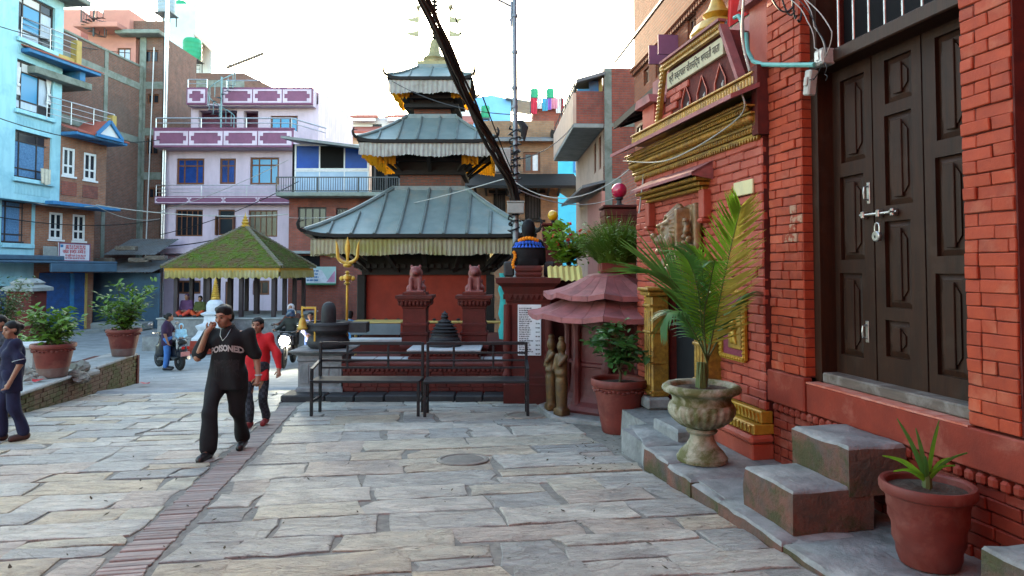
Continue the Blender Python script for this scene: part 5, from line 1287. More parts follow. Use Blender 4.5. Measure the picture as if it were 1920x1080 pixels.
def banded(parent, x0, x1, y, z0, z1, n, th=.14):
 """projecting balcony front: plum slab edge, pale frames with notched corners, plum fields"""
 mb = MB(); mb.box(x0, x1, y, y + th, z0, z1); o = mb.build('balcony_band', m_plum, parent)
 H = z1 - z0; m_ = H * .13; w = (x1 - x0 - m_ * .6) / n; t_ = H * .09
 for i in range(n):
  a = x0 + m_ * .3 + i * w + m_ * .25; b_ = a + w - m_ * .5; c, d = z0 + m_ * .8, z1 - m_ * .9; k = H * .17
  mb = MB()
  for q in ((a, b_, c, c + t_), (a, b_, d - t_, d), (a, a + t_, c + t_, d - t_), (b_ - t_, b_, c + t_, d - t_)): mb.box(q[0], q[1], y - .025, y - .002, q[2], q[3])
  for (u, v) in ((a + t_, c + t_), (b_ - t_ - k, c + t_), (a + t_, d - t_ - k), (b_ - t_ - k, d - t_ - k)): mb.box(u + .001, u + k, y - .022, y - .002, v, v + k)
  mb.build('pale_border', m_lilac, o)
 return o
yb = -1.0
def px_at(F, px, py, off): return F.p(px, py, off)
bx0, bz1 = PF.p(288, 242, yb); bx1, bz0 = PF.p(549, 276, yb)
banded(PH, bx0, bx1, yb, bz0, bz1, 4)
mb = MB(); mb.box(bx0, bx1, yb + .142, 0.2, bz0 - .02, bz0 + .16); mb.box(bx0, bx0 + .14, yb + .142, 0, bz0 + .16, bz1); mb.box(bx1 - .14, bx1, yb + .142, 0, bz0 + .162, bz1); mb.build('balcony_slab', m_lilac, PH)
mb = MB(); mb.box(bx0 - .04, bx1 + .04, yb - .04, yb + .2, bz1 + .002, bz1 + .07); mb.build('balcony_coping', m_plum, PH)
rail(PH, [(bx0 + .1, yb + .05, bz1 + .07), (bx1 - .1, yb + .05, bz1 + .07), (bx1 - .1 + 1.5, yb + 1.4, bz1 - .2)], .52, 1, m_rail, .035, 2.4)
cx0, cz1 = PF.p(290, 368, -.6); cx1, cz0 = PF.p(548, 382, -.6)
banded(PH, cx0, cx1, -.6, cz0, cz1, 4, .1); mb = MB(); mb.box(cx0, cx1, -.498, .0, cz0, cz0 + .12); mb.build('balcony_slab', m_lilac, PH)
rail(PH, [(cx0 + .05, -.55, cz1), (cx1 - .05, -.55, cz1)], .6, 2, m_rail, .022, 2.9)
yt = .8; tz0 = zf3; tx0 = PF.p(358, 230, yt)[0]; tz1 = PF.p(450, 196, yt)[1]
tr = [PF.rect(372, 207, 444, 250, yt), PF.rect(457, 208, 484, 250, yt), PF.rect(507, 217, 558, 250, yt)]
mb = MB(); mb.holes(tx0, X1, tz0 - .1, tz1, tr, yt, .4); mb.box(X1 - .003, X1 + .003, yt, 9, tz0, tz1 + 1.0); mb.build('upper_wall', m_lilac, PH)
mb = MB(); mb.box(tx0, X1 - .1, yt + 1.2, yt + 1.25, tz0, tz1); mb.build('veranda_back', m_plum, PH)
wpart(PH, tr[2], yt + .1, m_brownF, m_skyG, cols=[.35, .7], fw=.07)
by = .1; ux0, uz1 = PF.p(350, 164, by); ux1, uz0 = PF.p(586, 196, by); gx0 = PF.p(387, 180, by)[0]; gx1 = PF.p(417, 180, by)[0]
banded(PH, gx1, ux1, by, uz0, uz1, 3); banded(PH, ux0, gx0, by, uz0, uz1, 1)
mb = MB(); mb.box(ux0, ux1, by + .15, 9, uz0 - .05, uz0 + .08); mb.box(ux1 - .15, ux1 + .002, by + .15, 9, uz0 + .082, uz1); mb.build('roof_slab', m_lilac, PH)
rail(PH, [(ux0 + .05, by + .05, uz1), (gx0, by + .05, uz1)], .45, 1, m_rail, .03, 1.5); rail(PH, [(gx1 + .2, by + .05, uz1), (gx1 + 3.4, by + .05, uz1)], .4, 0, m_rail, .03, 3)
sx_, sz_ = PF.p(404, 240, -.3); mb = MB(); mb.cyl((sx_ + .25, -.2, bz1 - .2), (sx_ + .25, -.2, uz1 + .5), .05, None, 8)
for i in range(14):
 a = i * .5; zc = bz1 + .0 + i * .2; c = (sx_ + .25, -.2); mb.add([(c[0], c[1], zc), (c[0] + .7 * cos(a), c[1] + .5 * sin(a), zc), (c[0] + .7 * cos(a + .45), c[1] + .5 * sin(a + .45), zc)], [(0, 1, 2)])
 mb.cyl((c[0] + .7 * cos(a), c[1] + .5 * sin(a), zc), (c[0] + .7 * cos(a), c[1] + .5 * sin(a), zc + .75), .018, None, 5)
mb.tube([(sx_ + .25 + .7 * cos(i * .25), -.2 + .5 * sin(i * .25), bz1 + .75 + i * .1) for i in range(28)], .025, 6)
mb.build('spiral_stair', mat('pale_teal_steel', (.20, .33, .36), None, 5, .5, .1), PH)
# -- brick house behind the lilac one, tanks, lean-to roofs
BB = thing('rear_brick_house', 'brick house rising behind the lilac house with roof clutter', 'house', (gpt(300, 47), 47, BZ0)); b0 = BZ0; ox = gpt(300, 47)
G = Fac(ox, 47, 1, 0, BZ0)
x0, zt = G.p(300, 137); x1, _ = G.p(458, 137); mb = MB(); mb.box(x0 - 1, x1, 0, 6, 0, zt); mb.add([(x1, 0, zt), (x1 + 2.2, 2.5, zt - .9), (x1 + 2.2, 2.5, 0), (x1, 0, 0)], [(3, 2, 1, 0)]); mb.build('wall', m_brickA, BB)
for yy in (157, 225): zz = G.p(350, yy)[1]; mb = MB(); mb.box(x0 - 1, x1 + .02, -.03, .0, zz - .25, zz + .25); mb.build('concrete_band', m_concmoss, BB)
r = G.rect(300, 20, 362, 137); mb = MB(); mb.box(r[0], r[1], .3, 3, r[2], r[3] + .6); mb.build('white_stair_tower', mat('pale_blue_wash', (.50, .60, .66), (.44, .54, .60), 2, .8, .2), BB)
a = G.p(362, 62, .2); b_ = G.p(414, 110, .2); c = G.p(372, 115, 2.5)
mb = MB(); mb.slab([(a[0], .2, a[1]), (b_[0], -.3, b_[1]), (b_[0] - .3, 3.0, b_[1] + .2), (a[0], 3, a[1] + .3)], .08); mb.build('lean_to_roof', m_peach, BB)
a = G.p(425, 127, .5); b_ = G.p(494, 100, .5); mb = MB(); mb.bar((a[0], .5, a[1]), (b_[0], .5, b_[1]), .2, .14); mb.build('pole', m_wood, BB)
rail(BB, [(G.p(305, 135)[0], 0, zt), (G.p(375, 135)[0], 0, zt)], .55, 1, m_darkrail, .02, 1.2)
def tank(px0, px1, y0, y1, Y, m, lab):
 c = (px0 + px1) / 2; X = gpt(c, Y); r_ = (gpt(px1, Y) - gpt(px0, Y)) / 2; zb = at(c, y1, Y).z; h = at(c, y0, Y).z - zb
 t_ = thing('water_tank', lab, 'water tank', (X, Y, zb), 0, 'plastic water tanks on the roofs')
 p = [(r_ * .95, 0), (r_, h * .03)]
 for i in range(4): zz = h * (.12 + i * .2); p += [(r_, zz), (r_ * 1.03, zz + h * .03), (r_, zz + h * .06)]
 p += [(r_, h * .86), (r_ * .85, h * .95)]
 mb = MB(); mb.lathe(p, 20); mb.build('drum', m, t_, True); mb = MB(); mb.lathe([(r_ * .849, h * .945), (r_ * .35, h * .99), (r_ * .3, h), (0, h * 1.01)], 16); mb.build('lid', m, t_, True)
 mb = MB()
 for sx in (-1, 1):
  for sy in (-1, 1): mb.cyl((sx * r_ * .8, sy * r_ * .8, -.7), (sx * r_ * .8, sy * r_ * .8, -.04), .04, None, 6)
 mb.box(-r_, r_, -r_, r_, -.06, -.005); mb.build('stand', m_darkrail, t_)
tank(336, 369, 72, 114, 46.5, m_green, 'bright green water tank in front of the pale stair tower')
tank(319, 340, 1, 38, 48, m_green, 'dark green water tank above the pale stair tower')
tank(286, 318, -8, 27, 45, m_greytank, 'grey water tank high on the rooftop at the top of the tall brick house')
tank(995, 1010, 166, 186, 40, m_green, 'green water tank behind the laundry, the one nearer the lamp post')
tank(1025, 1040, 166, 186, 40, m_green, 'green water tank behind the laundry, the one farther from the lamp post')
tank(901, 918, 198, 222, 36, m_green, 'small green water tank in front of the blue sheeting wall')
# -- tall old brick house, its long side wall and front bay
TF = Fac(gpt(125, 32), 32, .085, 1, BZ0)
TB = thing('tall_brick_house', 'tall weathered brick house with terracotta rooms and roof parapet on top', 'house', TF.O, TF.rz)
L = TF.p(264, 300)[0]; zt = TF.p(190, 92)[1]
mb = MB(); mb.box(-3, L, 0, .4, -.3, zt); mb.build('side_wall', m_brickA, TB)
mb = MB(); mb.bev(-3, L, -.05, .45, zt + .002, zt + .12, .02); mb.build('coping', m_concmoss, TB)
for p0 in ((190, 132), (190, 243)):
 zz = TF.p(*p0)[1]; mb = MB(); mb.box(-3, L, -.03, -.002, zz - .18, zz + .18); mb.build('concrete_band', m_concmoss, TB)
for px in (196, 262):
 x = TF.p(px, 250)[0]; mb = MB(); mb.box(x - .13, x + .13, -.034, -.003, 0, zt); mb.build('concrete_column', m_concmoss, TB)
for (px, dx) in ((217, .9),):
 x = TF.p(px, 100)[0]
FF = Fac(gpt(262, 37.5), 37.5, 1, 0, BZ0)
FBX = FF.p(302, 300)[0]
TB2 = thing('brick_bay_house', 'brick bay with concrete columns between the tall brick house and the lilac house', 'house', FF.O, 0)
rects = [FF.rect(267, 94, 297, 117), FF.rect(276, 176, 298, 194), FF.rect(262, 174, 272, 222), FF.rect(274, 258, 297, 290), FF.rect(277, 352, 298, 372), FF.rect(262, 338, 271, 385)]
zt2 = FF.p(285, 68)[1]
mb = MB(); mb.holes(-.2, FBX, -.3, zt2, rects, 0, .2); mb.box(-.2, FBX, .3, 4, -.3, zt2); mb.build('wall', m_brickA, TB2)
for r in rects: wpart(TB2, r, .06, m_brownF, m_darkG, nx=2, fw=.06)
for yy in (160, 247, 330): zz = FF.p(285, yy)[1]; mb = MB(); mb.box(-.22, FBX + .02, -.03, -.002, zz - .2, zz + .2); mb.build('concrete_band', m_concmoss, TB2)
mb = MB(); mb.box(-.25, .1, -.034, -.004, 0, zt2); mb.build('concrete_column', m_concmoss, TB2)
zz = FF.p(285, 70)[1]; mb = MB(); mb.bev(-1.3, FBX + .1, -.7, .5, zz, zz + .22, .03); mb.build('roof_slab', m_concmoss, TB2)
zq = FF.p(285, 38)[1]; mb = MB(); mb.box(-1.2, FBX, .1, .3, zz + .222, zq); mb.build('parapet', m_brickA, TB2)
for px in (302.5, 306.5):
 x, _ = FF.p(px, 200, -1.2); mb = MB(); mb.cyl((x, -.9, 0), (x, -.9, FF.p(px, -30)[1]), .055, None, 8); mb.build('drain_pipe', m_rail, TB2)
x, _ = FF.p(273, 300, -.2); mb = MB(); mb.cyl((x, -.12, .5), (x + .3, -.12, FF.p(275, 90)[1]), .03, None, 6); mb.build('drain_pipe', m_whiteF, TB2)
for (q, Y, nm) in (((193, 18, 243, 57), 37.2, 'parapet'), ((168, 20, 185, 60), 39, 'roof_room'), ((100, 18, 152, 75), 38, 'roof_room')):
 G2 = Fac(0, Y, 1, 0, BZ0); r = G2.rect(*q); mb = MB(); mb.box(r[0], r[1], 0, 2.5, r[2], r[3])
 o = mb.build(nm, m_terra, TB); o.matrix_parent_inverse = (Matrix.Translation(TF.O) @ Matrix.Rotation(TF.rz, 4, 'Z')).inverted(); o.location = (0, Y, BZ0)
G2 = Fac(0, 37.5, 1, 0, BZ0); r = G2.rect(165, 62, 255, 112); rw = G2.rect(220, 90, 245, 118)
mb = MB(); mb.holes(r[0], r[1], r[2] - .8, r[3], [rw], 0, .15); mb.box(r[0], r[1], .2, 2, r[2] - .8, r[3]); o = mb.build('roof_room', m_terra, TB)
inv = (Matrix.Translation(TF.O) @ Matrix.Rotation(TF.rz, 4, 'Z')).inverted(); o.matrix_parent_inverse = inv; o.location = (0, 37.5, BZ0)
o = wpart(TB, rw, .05, m_brownF, m_curtain, nx=2, fw=.06); o.matrix_parent_inverse = inv; o.location = (0, 37.5, BZ0)
r = G2.rect(162, 55, 243, 64); mb = MB(); mb.bev(r[0], r[1], -1.2, 1, r[2], r[3], .03); o = mb.build('roof_slab', m_terra, TB); o.matrix_parent_inverse = inv; o.location = (0, 37.5, BZ0)
def spiral(px, py0, py1, Y, lab):
 X = gpt(px, Y); z0 = at(px, py1, Y).z; z1 = at(px, py0, Y).z; t_ = thing('roof_stair', lab, 'stair', (X, Y, z0)); H = z1 - z0; mb = MB(); mb.cyl((0, 0, 0), (0, 0, H), .05, None, 8); mb.build('post', m_darkrail, t_)
 mb = MB()
 for i in range(12):
  a = i * .55; zc = H * .7 * i / 12; mb.add([(0, 0, zc), (.6 * cos(a), .6 * sin(a), zc), (.6 * cos(a + .5), .6 * sin(a + .5), zc + .01)], [(0, 1, 2)]); mb.cyl((.6 * cos(a), .6 * sin(a), zc), (.6 * cos(a), .6 * sin(a), zc + .8), .02, None, 5)
 mb.tube([(.6 * cos(i * .275), .6 * sin(i * .275), .8 + H * .7 * i / 24) for i in range(24)], .025, 5); mb.build('treads', m_darkrail, t_)
spiral(164, 15, 68, 36.5, 'dark spiral stair on the roof of the tall brick house')
# -- brick house with white windows beside the light blue one
HF = Fac(gpt(113, 30), 30, .2, 1, BZ0)
HB = thing('white_window_house', 'narrow brick house with white casement windows and bright blue eaves', 'house', HF.O, HF.rz)
hx1 = HF.p(199, 330)[0]
up = [HF.rect(117, 277, 141, 330), HF.rect(157, 287, 181, 338)]; zl = HF.p(150, 384)[1]; zu = HF.p(150, 262)[1]
mb = MB(); mb.holes(-1, hx1, zl, zu, up, 0, .16); mb.box(hx1 - .002, hx1, 0, 5, zl, zu); mb.box(-1, hx1, .2, 4, zl, zu); mb.build('upper_wall', m_brickB, HB)
lw = [HF.rect(92, 398, 118, 449, .5), HF.rect(136, 402, 160, 452, .5)]; lx1 = HF.p(176, 450, .5)[0]
mb = MB(); mb.holes(-2.2, lx1, 0, zl, lw, .5, .16); mb.box(lx1 - .002, lx1, .5, 5, 0, zl); mb.box(-2.2, lx1, .7, 4, 0, zl); mb.build('lower_wall', m_brickB, HB)
for r, y in [(q, .02) for q in up] + [(q, .52) for q in lw]:
 wpart(HB, r, y, m_whiteF, m_darkG, nx=2, zs=[.36], fw=.10)
 mb = MB(); mb.box(r[0] - .06, r[1] + .06, y - .08, y - .022, r[2] - .08, r[2]); mb.build('window_sill', m_whiteF, HB)
for q in up:
 mb = MB(); mb.bev(q[0] - .05, q[1] + .1, -.03, -.002, zl + .35, q[2] - .25, .02); mb.build('brick_panel', m_brickE, HB)
mb = MB(); mb.bev(-1.0, hx1 + .35, -.55, .49, zl - .16, zl - .002, .02); mb.build('blue_ledge', m_blueP, HB)
mb = MB(); mb.bev(-.2, hx1 + .3, -.9, .3, zu + .002, zu + .16, .03); mb.build('blue_eave', m_blueP, HB)
mb = MB(); mb.slab([(-.2, -.95, zu + .18), (hx1 + .35, -.95, zu + .18), (hx1 + .1, .3, zu + .6), (-.2, .3, zu + .6)], .05); mb.build('tile_eave', m_tile, HB)
gx = hx1 * .62; gh = HF.p(178, 220, -1)[1]
mb = MB(); y = -1.0
for a, b_ in (((gx - .75, zu + .2), (gx, gh)), ((gx, gh), (gx + .75, zu + .2)), ((gx - .8, zu + .16), (gx + .8, zu + .16))): mb.bar((a[0], y, a[1]), (b_[0], y, b_[1]), .1, .14)
mb.build('gable_trim', m_blueP, HB); mb = MB(); mb.prism([(gx - .7, zu + .2), (gx + .7, zu + .2), (gx, gh - .05)], -.93, -.9); mb.build('gable', m_whiteW, HB)
mb = MB()
for sx in (-1, 1): mb.add([(gx, -1.05, gh + .03), (gx, .4, gh + .03), (gx + sx * .85, .4, zu + .2), (gx + sx * .85, -1.05, zu + .2)], [(0, 1, 2, 3) if sx < 0 else (3, 2, 1, 0)])
mb.build('gable_roof', m_tile, HB)
rz_ = HF.p(165, 245, -.3)[1]
rail(HB, [(-1.2, -.3, zu + .5), (hx1 + .1, -.3, zu + .5)], 1.0, 3, m_rail, .022, 1.4); mb = MB(); mb.bev(hx1 - .05, hx1 + .2, -.35, .0, zu + .3, zu + 1.45, .02); mb.build('yellow_post', m_yellow, HB)
z2 = zu + 2.7; mb = MB(); mb.box(-2.5, .1, .5, 3, zu + .1, z2); mb.build('attic_wall', m_darkF, HB)
r_ = (-1.6, -.5, zu + .6, z2 - .3);
mb = MB(); mb.bev(-2, .95, -.5, 1.5, z2 - .45, z2 - .15, .02); mb.build('concrete_canopy', m_concmoss, HB)
mb = MB(); mb.bev(-2.5, 1.2, -.75, 2, z2 + .25, z2 + .42, .02); mb.box(.25, .55, -.5, .5, z2 - .15, z2 + .25); mb.build('blue_eave', m_blueP, HB)
mb = MB(); mb.slab([(-2.5, -.8, z2 + .44), (1.3, -.8, z2 + .44), (.8, .4, z2 + .85), (-2.5, .4, z2 + .85)], .05); mb.build('tile_eave', m_tile, HB)
rail(HB, [(-2.4, -.2, z2 + .75), (.35, -.2, z2 + .75)], 1.0, 3, m_rail, .025, 1.2); mb = MB(); mb.bev(.32, .6, -.25, .1, z2 + .6, z2 + 1.7, .02); mb.box(-2.4, .3, -.16, -.1, z2 + .6, z2 + .82); mb.build('yellow_post', m_yellow, HB)
az = HF.p(130, 492, -.4)[1]
mb = MB(); mb.bev(-3.8, lx1 + .15, -.7, .49, az - .04, az + .06, .02); mb.bev(-1.2, lx1 + .1, -.72, -.62, az - .42, az - .05, .02); mb.build('shop_awning', m_bluetin, HB)
def shutter(parent, x0, x1, y, z0, z1, m, step=.085):
 mb = MB(); zz = z0
 while zz < z1: mb.prism([(0, 0)] * 0 or [(x0, zz), (x1, zz), (x1, zz + step * .9), (x0, zz + step * .9)], y - .012, y + .02); zz += step
 mb.box(x0, x1, y + .006, y + .03, z0, z1); return mb.build('shutter', m, parent)
m_shut = mat('blue_shutter', (.025, .09, .27), (.02, .065, .2), 4, .5, .15, metal=.2, stain=(.05, .06, .07), samt=.5, sscale=2)
s0 = HF.p(73, 560, .45)[0]; s1 = HF.p(130, 560, .45)[0]; s2 = HF.p(137, 560, .45)[0]; s3 = HF.p(158, 560, .45)[0]; zs_ = HF.p(120, 513, .45)[1]
shutter(HB, s0, s1, .45, .1, zs_, m_shut); shutter(HB, s2, s3, .45, .1, zs_, m_shut)
mb = MB(); mb.box(s1, s2, .40, .49, .1, zs_); mb.build('shutter_post', m_blueP, HB); mb = MB(); mb.box(s3, s3 + .1, .38, .49, .1, zs_); mb.build('yellow_post', m_yellow, HB)
mb = MB(); mb.bev(s0 - .3, s3 + .4, -.3, .45, -.1, .1, .02); mb.bev(s0 + .5, s3 + .9, -.8, -.302, -.2, -.03, .02); mb.build('door_step', m_conc, HB)
r = HF.rect(109, 456, 168, 490, .2); mb = MB(); mb.bev(r[0], r[1], .17, .22, r[2], r[3], .01)
BS = thing('shop_signboard', 'white signboard with red print above the blue shutters', 'signboard', HF.O, HF.rz); mb.build('board', mat('sign_white', (.55, .55, .60), (.48, .48, .54), 6, .6, .1), BS)
mb = MB(); t_ = .05
for q in ((r[0], r[1], r[2], r[2] + t_), (r[0], r[1], r[3] - t_, r[3]), (r[0], r[0] + t_, r[2] + t_, r[3] - t_), (r[1] - t_, r[1], r[2] + t_, r[3] - t_)): mb.box(q[0], q[1], .155, .168, q[2], q[3])
mb.build('border', m_plum, BS)
m_redp = mat('red_print', (.5, .03, .04), None, 5, .7, 0); mb = MB(); hh = r[3] - r[2]; ww = r[1] - r[0]
for i, (f, s_) in enumerate(((.78, .10), (.66, .09), (.44, .16), (.26, .10), (.13, .08))): deva(mb, r[0] + ww * (.2 if i != 2 else .12), r[1] - ww * .14, r[2] + hh * f, hh * s_, .166, 300 + i, bold=1.4)
mb.build('lettering', m_redp, BS); mb = MB(); mb.box(r[0] + ww * .05, r[0] + ww * .13, .160, .167, r[3] - hh * .25, r[3] - hh * .1); mb.build('emblem', m_blueP, BS)
r2 = HF.rect(80, 462, 106, 490, .3); mb = MB(); mb.bev(r2[0], r2[1], .25, .3, r2[2], r2[3], .01); o = mb.build('plain_board', m_conc, HB)
# -- light blue house at the left edge
LF = Fac(gpt(113, 30), 30, .078, 1, BZ0)      # facade runs back to its right corner
LO = LF.w(-6.5, 0, 0); LX = 6.5
class Sub(Fac):
 def __init__(s, F, dx): s.O = F.w(dx, 0, 0); s.xa = F.xa; s.ya = F.ya; s.rz = F.rz
LF = Sub(LF, -6.5)
LB = thing('light_blue_house', 'light blue house with wide dark framed windows and ribbed panels', 'house', LF.O, LF.rz)
ox = LF.p(113, 300)[0]; oz = LF.p(60, 378)[1]; ztop = LF.p(113, 0)[1] + 1.0
ws = [LF.rect(33, -22, 101, 90), LF.rect(27, 107, 97, 216), LF.rect(22, 241, 93, 340)]
wz = []
for q, (t_, b2) in zip(ws, ((LF.p(33, -20)[1], LF.p(101, 97)[1]), (LF.p(27, 107)[1], LF.p(96, 222)[1]), (LF.p(22, 240)[1], LF.p(92, 342)[1]))): wz.append((LF.p(30, 200)[0], LF.p(99, 200)[0], b2, t_))
lz = LF.p(40, 478, .6)[1]
mb = MB(); mb.holes(0, ox, oz, ztop, wz, 0, .28); mb.box(ox - .002, ox, 0, 6, oz, ztop); mb.box(0, ox, .4, 6, oz, ztop); mb.box(0, ox, .003, .5, oz - .005, oz + .1); mb.build('wall', m_lightblue, LB)
lwr = (LF.p(3, 400, .6)[0], LF.p(60, 400, .6)[0], LF.p(50, 457, .6)[1], LF.p(40, 378, .6)[1])
lox = LF.p(80, 440, .6)[0]
mb = MB(); mb.holes(0, lox, 2.2, oz - .01, [lwr], .6, .2); mb.box(lox - .002, lox, .6, 5, 2.2, oz - .01); mb.box(0, lox, .9, 5, 0, oz - .01); mb.build('lower_wall', m_lightblue, LB)
for i, q in enumerate(wz):
 mb = MB(); mb.bev(q[0] - .1, q[1] + .1, -.14, -.002, q[2] - .18, q[2] - .01, .02); mb.build('window_sill', m_lightblue, LB)
 wpart(LB, q, .10, m_darkF, m_skyG, cols=[.16, .64], zs=[.2, .78], fw=.07, mgs=[m_curtain, m_darkG, m_whiteW, m_curtain, m_skyG, m_whiteW, m_darkG, m_curtain, m_darkG] if i < 2 else [m_bluecurt, m_bluecurt, m_darkG])
 zb = q[2] - .22; zl_ = (wz[i + 1][3] + .12) if i < 2 else oz + .15
 mb = MB(); n = 26; w = (q[1] - q[0]) / n
 for k in range(n): mb.bev(q[0] + k * w + .012, q[0] + (k + 1) * w - .012, -.02, .002, zl_ + .1, zb - .06, .008)
 mb.build('ribbed_panel', m_lightblue, LB)
 if i == 1:
  for fx in (.06, .9):
   mb = MB(); xx = q[0] + (q[1] - q[0]) * fx
   for k in range(9):
    x = xx - .14 + k * .035; mb.tube([(x, .06, q[3] - .3), (xx + (x - xx) * .3, .05, q[3] - 1.0), (xx + (x - xx) * .9, .05, q[3] - 1.45)], .022, 5)
   mb.ball((xx, .04, q[3] - 1.05), .09, 8, 6); mb.build('tied_curtain', m_whiteF, LB, True)
wpart(LB, lwr, .66, m_darkF, m_bluecurt, cols=[.16, .72], zs=[.2, .86], fw=.07)
mb = MB(); mb.bev(lwr[0], lwr[1] + .1, .5, .598, lwr[2] - .2, lwr[2] - .02, .02); mb.build('window_sill', m_lightblue, LB)
mb = MB(); mb.bev(0, lox + .2, -.3, .6, lz - .22, lz - .02, .03); mb.build('shop_canopy', m_bluetin, LB)
mb = MB(); mb.bev(-2, ox + .5, -.9, 6, ztop - 1.05, ztop - .8, .04); mb.build('roof_overhang', m_concmoss, LB)
mb = MB(); mb.box(-3.2, .45, -.06, 4, 0, ztop); mb.build('brick_flank', m_brickA, LB)
m_cream = mat('cream_cloth_bag', (.55, .5, .4), None, 6, .9, .2)
xx, z0 = LF.p(82, 330, -.1); mb = MB(); n = 8
for i in range(n + 1): mb.v += [Vector((xx - .28 + .56 * i / n, -.18 + .02 * sin(i * 2), z0 + .3)), Vector((xx - .25 + .5 * i / n, -.2 + .03 * sin(i * 2), z0 - .35 + .03 * sin(i))) ]
mb.f = [[2 * i, 2 * i + 1, 2 * i + 3, 2 * i + 2][::-1] for i in range(n)]; mb.m = [0] * n; o = mb.build('drying_cloth', m_cream, None, True, loc=LF.O, rz=LF.rz); tagit(o, 'pale cloth hung to dry below the lowest big window of the blue house', 'cloth')
mb = MB(); mb.box(0, lox + .1, .8, .9, 0, lz - .25); mb.build('shop_front', m_bluetin, LB); shutter(LB, .6, lox - .3, .76, .1, lz - .4, m_shut)
# -- tin sheds in the dark corner
SF = Fac(gpt(176, 33.5), 33.5, 1, 0, BZ0)
SHD = thing('tin_shed', 'low dark tin shed with corrugated roofs in the corner', 'shed', SF.O, 0)
sx1 = SF.p(299, 550)[0]; sz = SF.p(240, 512)[1]
mb = MB(); n = 60
for i in range(n):
 x = i * sx1 / n; mb.prism([(x, 0), (x + sx1 / n * .5, 0), (x + sx1 / n * .5, sz), (x, sz)], -.03, .02)
mb.box(0, sx1, -.004, .05, 0, sz); mb.build('tin_wall', m_bluetin, SHD)
def corrug(x0, x1, y0, z0, y1, z1, step=.14):
 mb = MB(); n = int((x1 - x0) / step * 2)
 for i in range(n + 1):
  x = x0 + (x1 - x0) * i / n; d = .03 * (i % 2); mb.v += [Vector((x, y0, z0 + d)), Vector((x, y1, z1 + d))];
 for i in range(n): mb.f.append([2 * i, 2 * i + 2, 2 * i + 3, 2 * i + 1]); mb.m.append(0)
 return mb
corrug(-.3, sx1, -.8, sz + .03, 2.2, SF.p(240, 485, 1.5)[1]).build('roof_sheet', m_tin, SHD); corrug(.2, sx1 - .4, .3, SF.p(240, 478)[1], 2.8, SF.p(240, 448, 2.5)[1]).build('roof_sheet', m_tin, SHD)
for px, py in ((182, 492), (250, 492), (225, 470), (280, 488)):
 x, zz = SF.p(px, py, .4); mb = MB(); mb.bev(x, x + 1.0, -.1, .25, zz, zz + .22, .03); mb.build('roof_weight', m_wood, SHD)
mb = MB(); mb.bev(.5, sx1 - .2, -1.2, -.1, 0, .35, .03); mb.build('bench_ledge', m_conc, SHD)
# -- brick house with glazed balcony left of the temple
CF = Fac(gpt(540, 32.5), 32.5, 1, 0, BZ0)
CB = thing('balcony_house', 'red brick house with blue glazed upper storey and railed balcony', 'house', CF.O, 0)
cx1 = CF.p(770, 400)[0]; zs1 = CF.p(620, 372)[1]; ztp = CF.p(700, 268)[1]
lr = [CF.rect(558, 388, 612, 428), CF.rect(630, 390, 652, 428), CF.rect(572, 505, 630, 535)]
mb = MB(); mb.holes(0, cx1, 0, zs1, lr[:2], 0, .2); mb.box(0, .002, 0, 5, 0, zs1); mb.box(0, cx1, .3, 5, 0, zs1); mb.build('lower_wall', m_brickE, CB)
for r in lr[:2]: wpart(CB, r, .08, m_darkF, m_darkG, nx=4, fw=.07)
mb = MB(); mb.bev(-.3, CF.p(750, 375)[0], -1.0, 1, zs1 + .002, zs1 + .2, .03); mb.build('balcony_slab', m_concmoss, CB)
gy = .4; g0 = CF.p(552, 300, gy)[0]; g1 = CF.p(692, 300, gy)[0]; gz1 = CF.p(620, 270, gy)[1]; gzm = CF.p(620, 319, gy)[1]
wpart(CB, (g0, g1, gzm, gz1), gy, m_whiteF, m_blueG, cols=[.335, .67], fw=.08, mgs=[m_deepG, m_dark, m_deepG], name='glazed_front')
wpart(CB, (g0, g1, zs1 + .2, gzm), gy + .01, m_whiteF, mat('pale_panel', (.32, .42, .55), (.26, .35, .48), 2, .5, .1), cols=[.335, .67], fw=.06, name='panel_front')
mb = MB(); mb.box(g1 + .01, cx1, gy + .6, gy + .65, zs1 + .2, gz1); mb.box(0, g0 - .01, gy, gy + .1, zs1 + .2, gz1); mb.build('veranda_back', m_dark, CB)
for x in (g1 + .35, g1 + .9): mb = MB(); mb.box(x, x + .1, gy - .6, gy - .5, zs1 + .2, gz1); mb.build('post', m_darkF, CB)
a = CF.p(533, 258, -.5); b_ = CF.p(742, 284, -.5)
mb = MB(); mb.slab([(a[0], -1.0, a[1]), (b_[0], -1.0, b_[1]), (b_[0], 3, b_[1] + .25), (a[0], 3, a[1] + .35)], .12); mb.build('lean_to_roof', m_tin, CB)
ry0 = zs1 + .2; mb = MB(); rx1 = CF.p(748, 350, -1)[0]; n = 52; h = CF.p(600, 332, -1)[1] - ry0
for i in range(n + 1): x = -.28 + (rx1 + .28) * i / n; mb.box(x - .012, x + .012, -.96, -.936, ry0 + .06, ry0 + h - .03)
for zz in (.05, h): mb.box(-.3, rx1, -.975, -.92, ry0 + zz - .025, ry0 + zz + .025)
for i in range(4): x = -.28 + (rx1 + .28) * i / 3; mb.box(x - .03, x + .03, -.98, -.915, ry0, ry0 + h + .02)
mb.build('balcony_railing', m_darkrail, CB)
zz = CF.p(600, 476, -.3)[1]; mb = MB(); mb.bev(-.1, CF.p(640, 470)[0], -.5, -.002, zz, zz + .14, .02); mb.build('ledge', m_conc, CB)
mb = MB(); mb.box(CF.p(552, 490)[0], CF.p(600, 490)[0], -.03, -.003, CF.p(560, 525)[1], CF.p(560, 480)[1]); mb.build('opening_dark_sheet', m_dark, CB)  # black slab on the wall face, its colour standing in for a shaded opening
